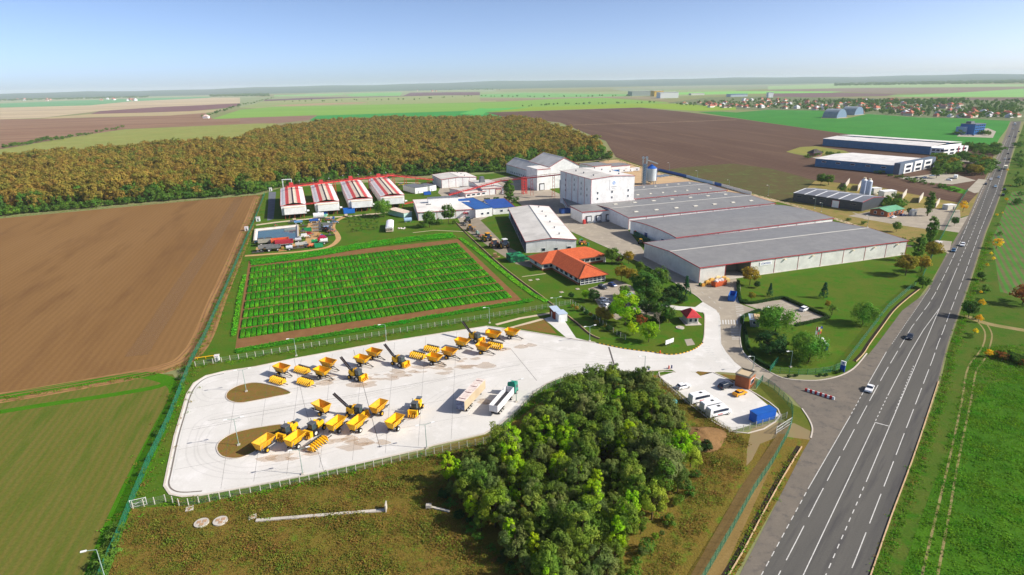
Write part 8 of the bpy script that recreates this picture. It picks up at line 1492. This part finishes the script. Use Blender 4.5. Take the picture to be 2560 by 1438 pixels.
for k in range(3): MB().box(Lp*(.1+.4*k), 0, 0, .15, .15, .7).build('leg', MYEL, o)
o = empty('sacks', G(1005, 572), 0, 'white sacks heaped beside the white shed', 'sacks'); rr = random.Random(1)
for k in range(9): MB().box(0, 0, 0, 1.1, .8, .5, rz=rr.uniform(0, 3), taper=(.7, .7)).build('sack', SK, o, (rr.uniform(-2, 2), rr.uniform(-1, 1), .45*(k > 5)))
o = empty('tank_vessel', G(1020, 555), .3, 'blue grey rounded tank beside the seed hall', 'tank'); MB().tube((-2.4, 0, 1.5), (2.4, 0, 1.5), 1.4, n=16).build('vessel', mat('vessel_blue', (150, 180, 206), rough=.4), o); MB().box(-1.5, 0, 0, .4, 2, .6).box(1.5, 0, 0, .4, 2, .6).build('cradle', CONC, o)
P0, ang, L, D = rect((1010, 545), (1030, 541), (1000, 530)); o = empty('pump_house', (P0.x, P0.y, 0), ang, 'pale low shed between the willow and the seed hall', 'shed'); MB().box(L/2, D/2, 0, L, D, 3.2).build('wall', mat('pale_mint', (176, 206, 196), rough=.8), o); MB().slab([(-.3, -.3, 3.3), (L+.3, -.3, 3.3), (L+.3, D+.3, 3.8), (-.3, D+.3, 3.8)], .15).build('roof', mat('stained_tin', (222, 206, 188), (206, 180, 160), 2, .7), o)
# building between packing hall and poplar
o, L, D = hall('gate_block', 'small white block with a red framed door beside the poplar', (1206, 489), (1260, 485), (1196, 466), eave=5.4, ridge=6.4, axis='x', bays=3, side_bays=3, roof=ROOFM, wall=WALL); f = MB().box(L*.75, -.1, .1, 5, .2, 4.2).build('door_frame', TRIM, o); MB().box(L*.75, -.24, .1, 4.2, .1, 3.7).build('door', mat('door_cream', (206, 196, 180), rough=.7), f)
MB().box(L*.4, D*.6, 6.0, 4.5, 4.5, 5.0, taper=(.6, 1)).build('roof_cowl', GREYM, o)
# trailers and cabins behind the tower
for px, py, c, lab in ((1540, 432, (40, 110, 180), 'blue trailer in the yard behind the tower'), (1556, 431, (226, 226, 226), 'white site trailer behind the tower'), (1572, 430, (230, 230, 230), 'white site cabin left of the elevator'), (1588, 428, (214, 214, 214), 'grey white cabin behind the elevator')): o = empty('site_trailer', G(px, py), .3, lab, 'trailer'); MB().box(0, 0, .6, 8, 3, 2.6).build('body', mat('st%d' % px, c, rough=.6), o); MB().box(0, 0, 3.2, 8.2, 3.2, .15).build('roof', FRAMEW, o); MB().box(1.0, -1.53, 1.4, 1.4, .06, 1.0).build('window', GLASS, o); lorry_wheels(o, (-2, 2), 1.2)
o = empty('sheet_stack', G(1660, 440), .6, 'pale metal sheets laid out on the sandy yard', 'sheets')
for k in range(8): MB().box(-8+k*2.2, (k % 2)*1.5, 0, 1.8, 9, .3).build('sheet', STEEL, o)
# --- manholes, pipe run, soil mound, turf slabs
for px, py, rr_, lab in ((504, 1309, 1.45, 'round concrete manhole cover nearest the field fence'), (551, 1304, 1.45, 'round concrete manhole cover second from the field fence'), (1700, 820, 1.5, 'round stone planter beside the gatehouse')):
    o = empty('manhole', G(px, py), .2, lab, 'manhole' if rr_ < 1.5 else 'planter'); MB().tube((0, 0, 0), (0, 0, .28), rr_, rr_*.98, n=24).build('slab', CONC, o); m = MB()
    for x, y in ((-.5, .2), (.55, .35), (.2, -.6))[:3 if rr_ < 1.5 else 1]: m.box(x, y, .28, .75, .75, .06)
    m.build('cover', mat('cover_tan', (176, 144, 116), rough=.9), o)
for px, py, lab in ((474, 1273, 'small square manhole slab near the fence corner'), (632, 1293, 'square inspection slab at the pipe end'), (1344, 699, 'pale slab on the office lawn by the drain'), (1404, 731, 'larger pale slab on the office lawn'), (1444, 723, 'pale slab nearest the office corner'), (1326, 701, 'pale slab at the mast on the office lawn')): o = empty('slab', G(px, py), .4, lab, 'slab'); MB().box(0, 0, 0, 1.5, 1.5, .16).build('plate', CONC, o); MB().box(0, 0, .16, .7, .7, .05).build('cover', MATS['cover_tan'], o)
a, b = G(640, 1303), G(962, 1277); o = empty('pipe_run', a, math.atan2((b-a).y, (b-a).x), 'long pale concrete duct across the rough grass', 'duct'); Lp = (b-a).length
for k in range(16): MB().box(Lp*(k+.5)/16, 0, 0, Lp/16-.04, .75, .3).build('duct_slab', CONC, o)
MB().box(Lp+.3, .2, 0, .25, 1.6, 1.7).build('head_wall', CONC, o)
o = empty('culvert', G(1072, 1270), 0, 'short white culvert head at the grove edge', 'culvert'); MB().box(0, 0, 0, 1.1, .8, .9).build('head_wall', CONC, o); MB().bar((.5, 0, .2), (4.5, -1.4, .2), .5, .3).build('duct', CONC, o)
n, mnd = 26, MB(); c = G(1745, 1095); rr = random.Random(4); rings = 7
for j in range(rings+1):
    for i in range(n): a = 2*math.pi*i/n; t = j/rings; rad = (1-t)*(7.0+1.2*math.sin(3*a)); mnd.v.append((c.x+rad*math.cos(a)*1.1, c.y+rad*math.sin(a)*.8, 2.3*(1-(1-t)**1.6)*(.92+.16*rr.random())-.05))
for j in range(rings):
    for i in range(n): mnd.f.append((j*n+i, j*n+(i+1) % n, (j+1)*n+(i+1) % n, (j+1)*n+i)); mnd.mi.append(0)
mnd.build('soil_mound', mat('mound_soil', (122, 94, 62), (134, 104, 70), 2, 1, fine=(.4, .16), bump=.12), smooth=True, label='bare brown mound of soil beside the grove', cat='mound', kind='structure')
sheet('wheel_tracks', GS([(1945, 1085), (1965, 1085), (1900, 1230), (1800, 1450), (1720, 1450), (1850, 1220)]), mat('tracked_soil', (128, 104, 62), (140, 116, 72), 2, 1, fine=(.4, .2), stretch=(50, 6, 1)), .019, label='worn soil track inside the highway fence', cat='track')
sheet('turf_bed', GS([(1711, 849), (1729, 847), (1738, 862), (1718, 865)]), CON2, .03, label='small gravel bed on the gatehouse lawn', cat='bed')
# gates at the entrance
for lab, a, b in (('green swing gate on the lawn side of the entrance', (1924, 931), (1944, 906)), ('green gate frame beside the guard house', (1890, 972), (1906, 952)), ('grey wire gate across the gravel path', (1940, 1085), (1978, 1060)), ('pale frame gate in the lower left fence corner', (328, 1271), (368, 1262))):
    A, B = G(*a), G(*b); d = B-A; l = max(d.length, 2.5); o = empty('gate', A, math.atan2(d.y, d.x), lab, 'gate'); m = MB(); mt = GPOST if 'green' in lab else FRAMEW
    for x in (0, l): m.box(x, 0, 0, .1, .1, 2.0)
    for zz in (.2, 1.0, 1.9): m.bar((0, 0, zz), (l, 0, zz), .07)
    m.bar((0, 0, .2), (l, 0, 1.9), .06); m.build('frame', mt, o); MB().add([(0, 0, .2), (l, 0, .2), (l, 0, 1.9), (0, 0, 1.9)], [(0, 1, 2, 3)]).build('wire_net', NETG if 'green' in lab else NETW, o)
# --- rough grass and weed tufts
def tuft(seed, col, n=14, s=.5, h=.4):
    r = np.random.default_rng(seed); C = np.stack([r.normal(0, .3, n), r.normal(0, .3, n), r.uniform(.05, h, n)], 1); return leaf_mesh('tuft', C, np.tile([0, 0, .7], (n, 1)), s, col, seed, jit=.6)
LF_WEED = forestmat('weed_leaves', [(0, (98, 96, 38)), (1, (112, 94, 44)), (.3, (86, 102, 34)), (.6, (108, 92, 42)), (.8, (102, 80, 42))])
tm = [tuft(1, LF_WEED, 14, .19, .18), tuft(2, LF_WEED, 18, .22, .28), tuft(3, LF_WEED, 12, .16, .12)]
FG = GS([(262, 1470), (330, 1275), (480, 1268), (900, 1175), (1200, 1115), (1110, 1240), (1260, 1405), (1340, 1530), (1000, 1600), (400, 1600)]); FG2 = GS([(1650, 950), (1840, 1086), (1870, 1100), (1860, 1180), (1760, 1330), (1620, 1520), (1560, 1500), (1700, 1260), (1750, 1150), (1700, 1020)]); r = random.Random(55); tp = []
for poly, st in ((FG, .44), (FG2, .5)):
    for x, y in fill(poly, st, 3, .5):
        k = math.sin(x*.35+2*math.sin(y*.2))+math.sin(y*.5+x*.13)
        if r.random() < .6+.12*k: s = r.uniform(.6, 1.5)*(1+.18*k); tp.append((x, y, .01, r.uniform(0, 6.3), s, s*r.uniform(.6, 1.2), r.randrange(3)))
scatter('weeds', tp, tm, 'brownish weeds and rough grass in the foreground', 'weeds')
LF_GRS = forestmat('meadow_grass', [(0, (66, 112, 18)), (1, (82, 122, 24)), (.5, (74, 108, 22))]); gm_ = [tuft(4, LF_GRS, 12, .28, .2), tuft(5, LF_GRS, 10, .24, .14)]
tp = []
for x, y in fill(GS([(2240, 1480), (2335, 1220), (2395, 1000), (2440, 870), (2560, 860), (2760, 1100), (2900, 1480)]), .6, 5, .5):
    if r.random() < .5+.2*math.sin(x*.3+y*.21): s = r.uniform(.6, 1.5); tp.append((x, y, .01, r.uniform(0, 6.3), s, s, r.randrange(2)))
scatter('meadow_grass', tp, gm_, 'tussocky green grass of the lower right meadow', 'grass')
tp = []
for line_, wd_, st_, k_ in (([(655, 492), (612, 612), (560, 737), (510, 852), (478, 910), (440, 1012), (372, 1165), (330, 1268), (258, 1440)], 3.4, .45, 0), ([(648, 520), (605, 625), (552, 745), (505, 850), (470, 905), (400, 932), (200, 966), (0, 1000)], 1.6, .6, 0), ([(489, 919), (735, 878), (960, 840), (1217, 798), (1385, 770)], 1.6, .5, 1), ([(420, 1256), (600, 1241), (948, 1167), (1225, 1108), (1300, 1034), (1395, 960)], 1.6, .5, 1), ([(2478, 582), (2444, 690), (2414, 782), (2388, 862), (2366, 958), (2300, 1155), (2258, 1272), (2196, 1440)], 1.3, .5, 1), ([(1985, 1135), (1908, 1280), (1826, 1440)], 1.0, .5, 0), ([(0, 545), (330, 514), (655, 488)], 2.0, .8, 0), ([(1540, 398), (1640, 430), (1830, 474), (1965, 508), (2150, 568)], 2.2, .8, 0)):
    for q in resample(curve(GS(line_), 4, False), st_):
        for j in range(2):
            s = r.uniform(.6, 1.6); tp.append((q.x+r.gauss(0, wd_*.5), q.y+r.gauss(0, wd_*.5), .01, r.uniform(0, 6.3), s, s*r.uniform(.7, 1.4), r.randrange(3)+(3 if r.random() < (.75 if k_ else .35) else 0)))
scatter('verge_weeds', tp, tm+[gm_[0], gm_[1], gm_[0]], 'ragged weeds along fences, tracks and road edges', 'weeds')
# --- haze: the air between here and the horizon
HZ = bpy.data.materials.new('haze'); HZ.use_nodes = True; t = HZ.node_tree; t.nodes.remove(t.nodes['Principled BSDF']); pv = t.nodes.new('ShaderNodeVolumePrincipled'); pv.inputs['Color'].default_value = (.82, .92, 1.0, 1); pv.inputs['Density'].default_value = HAZE_D; pv.inputs['Anisotropy'].default_value = 0.0; t.links.new(pv.outputs[0], t.nodes['Material Output'].inputs['Volume'])
MB().box(0, 13200, -1.5, 56000, 28000, 190).build('haze', HZ, label='thin blue haze over the plain', cat='haze', kind='stuff')
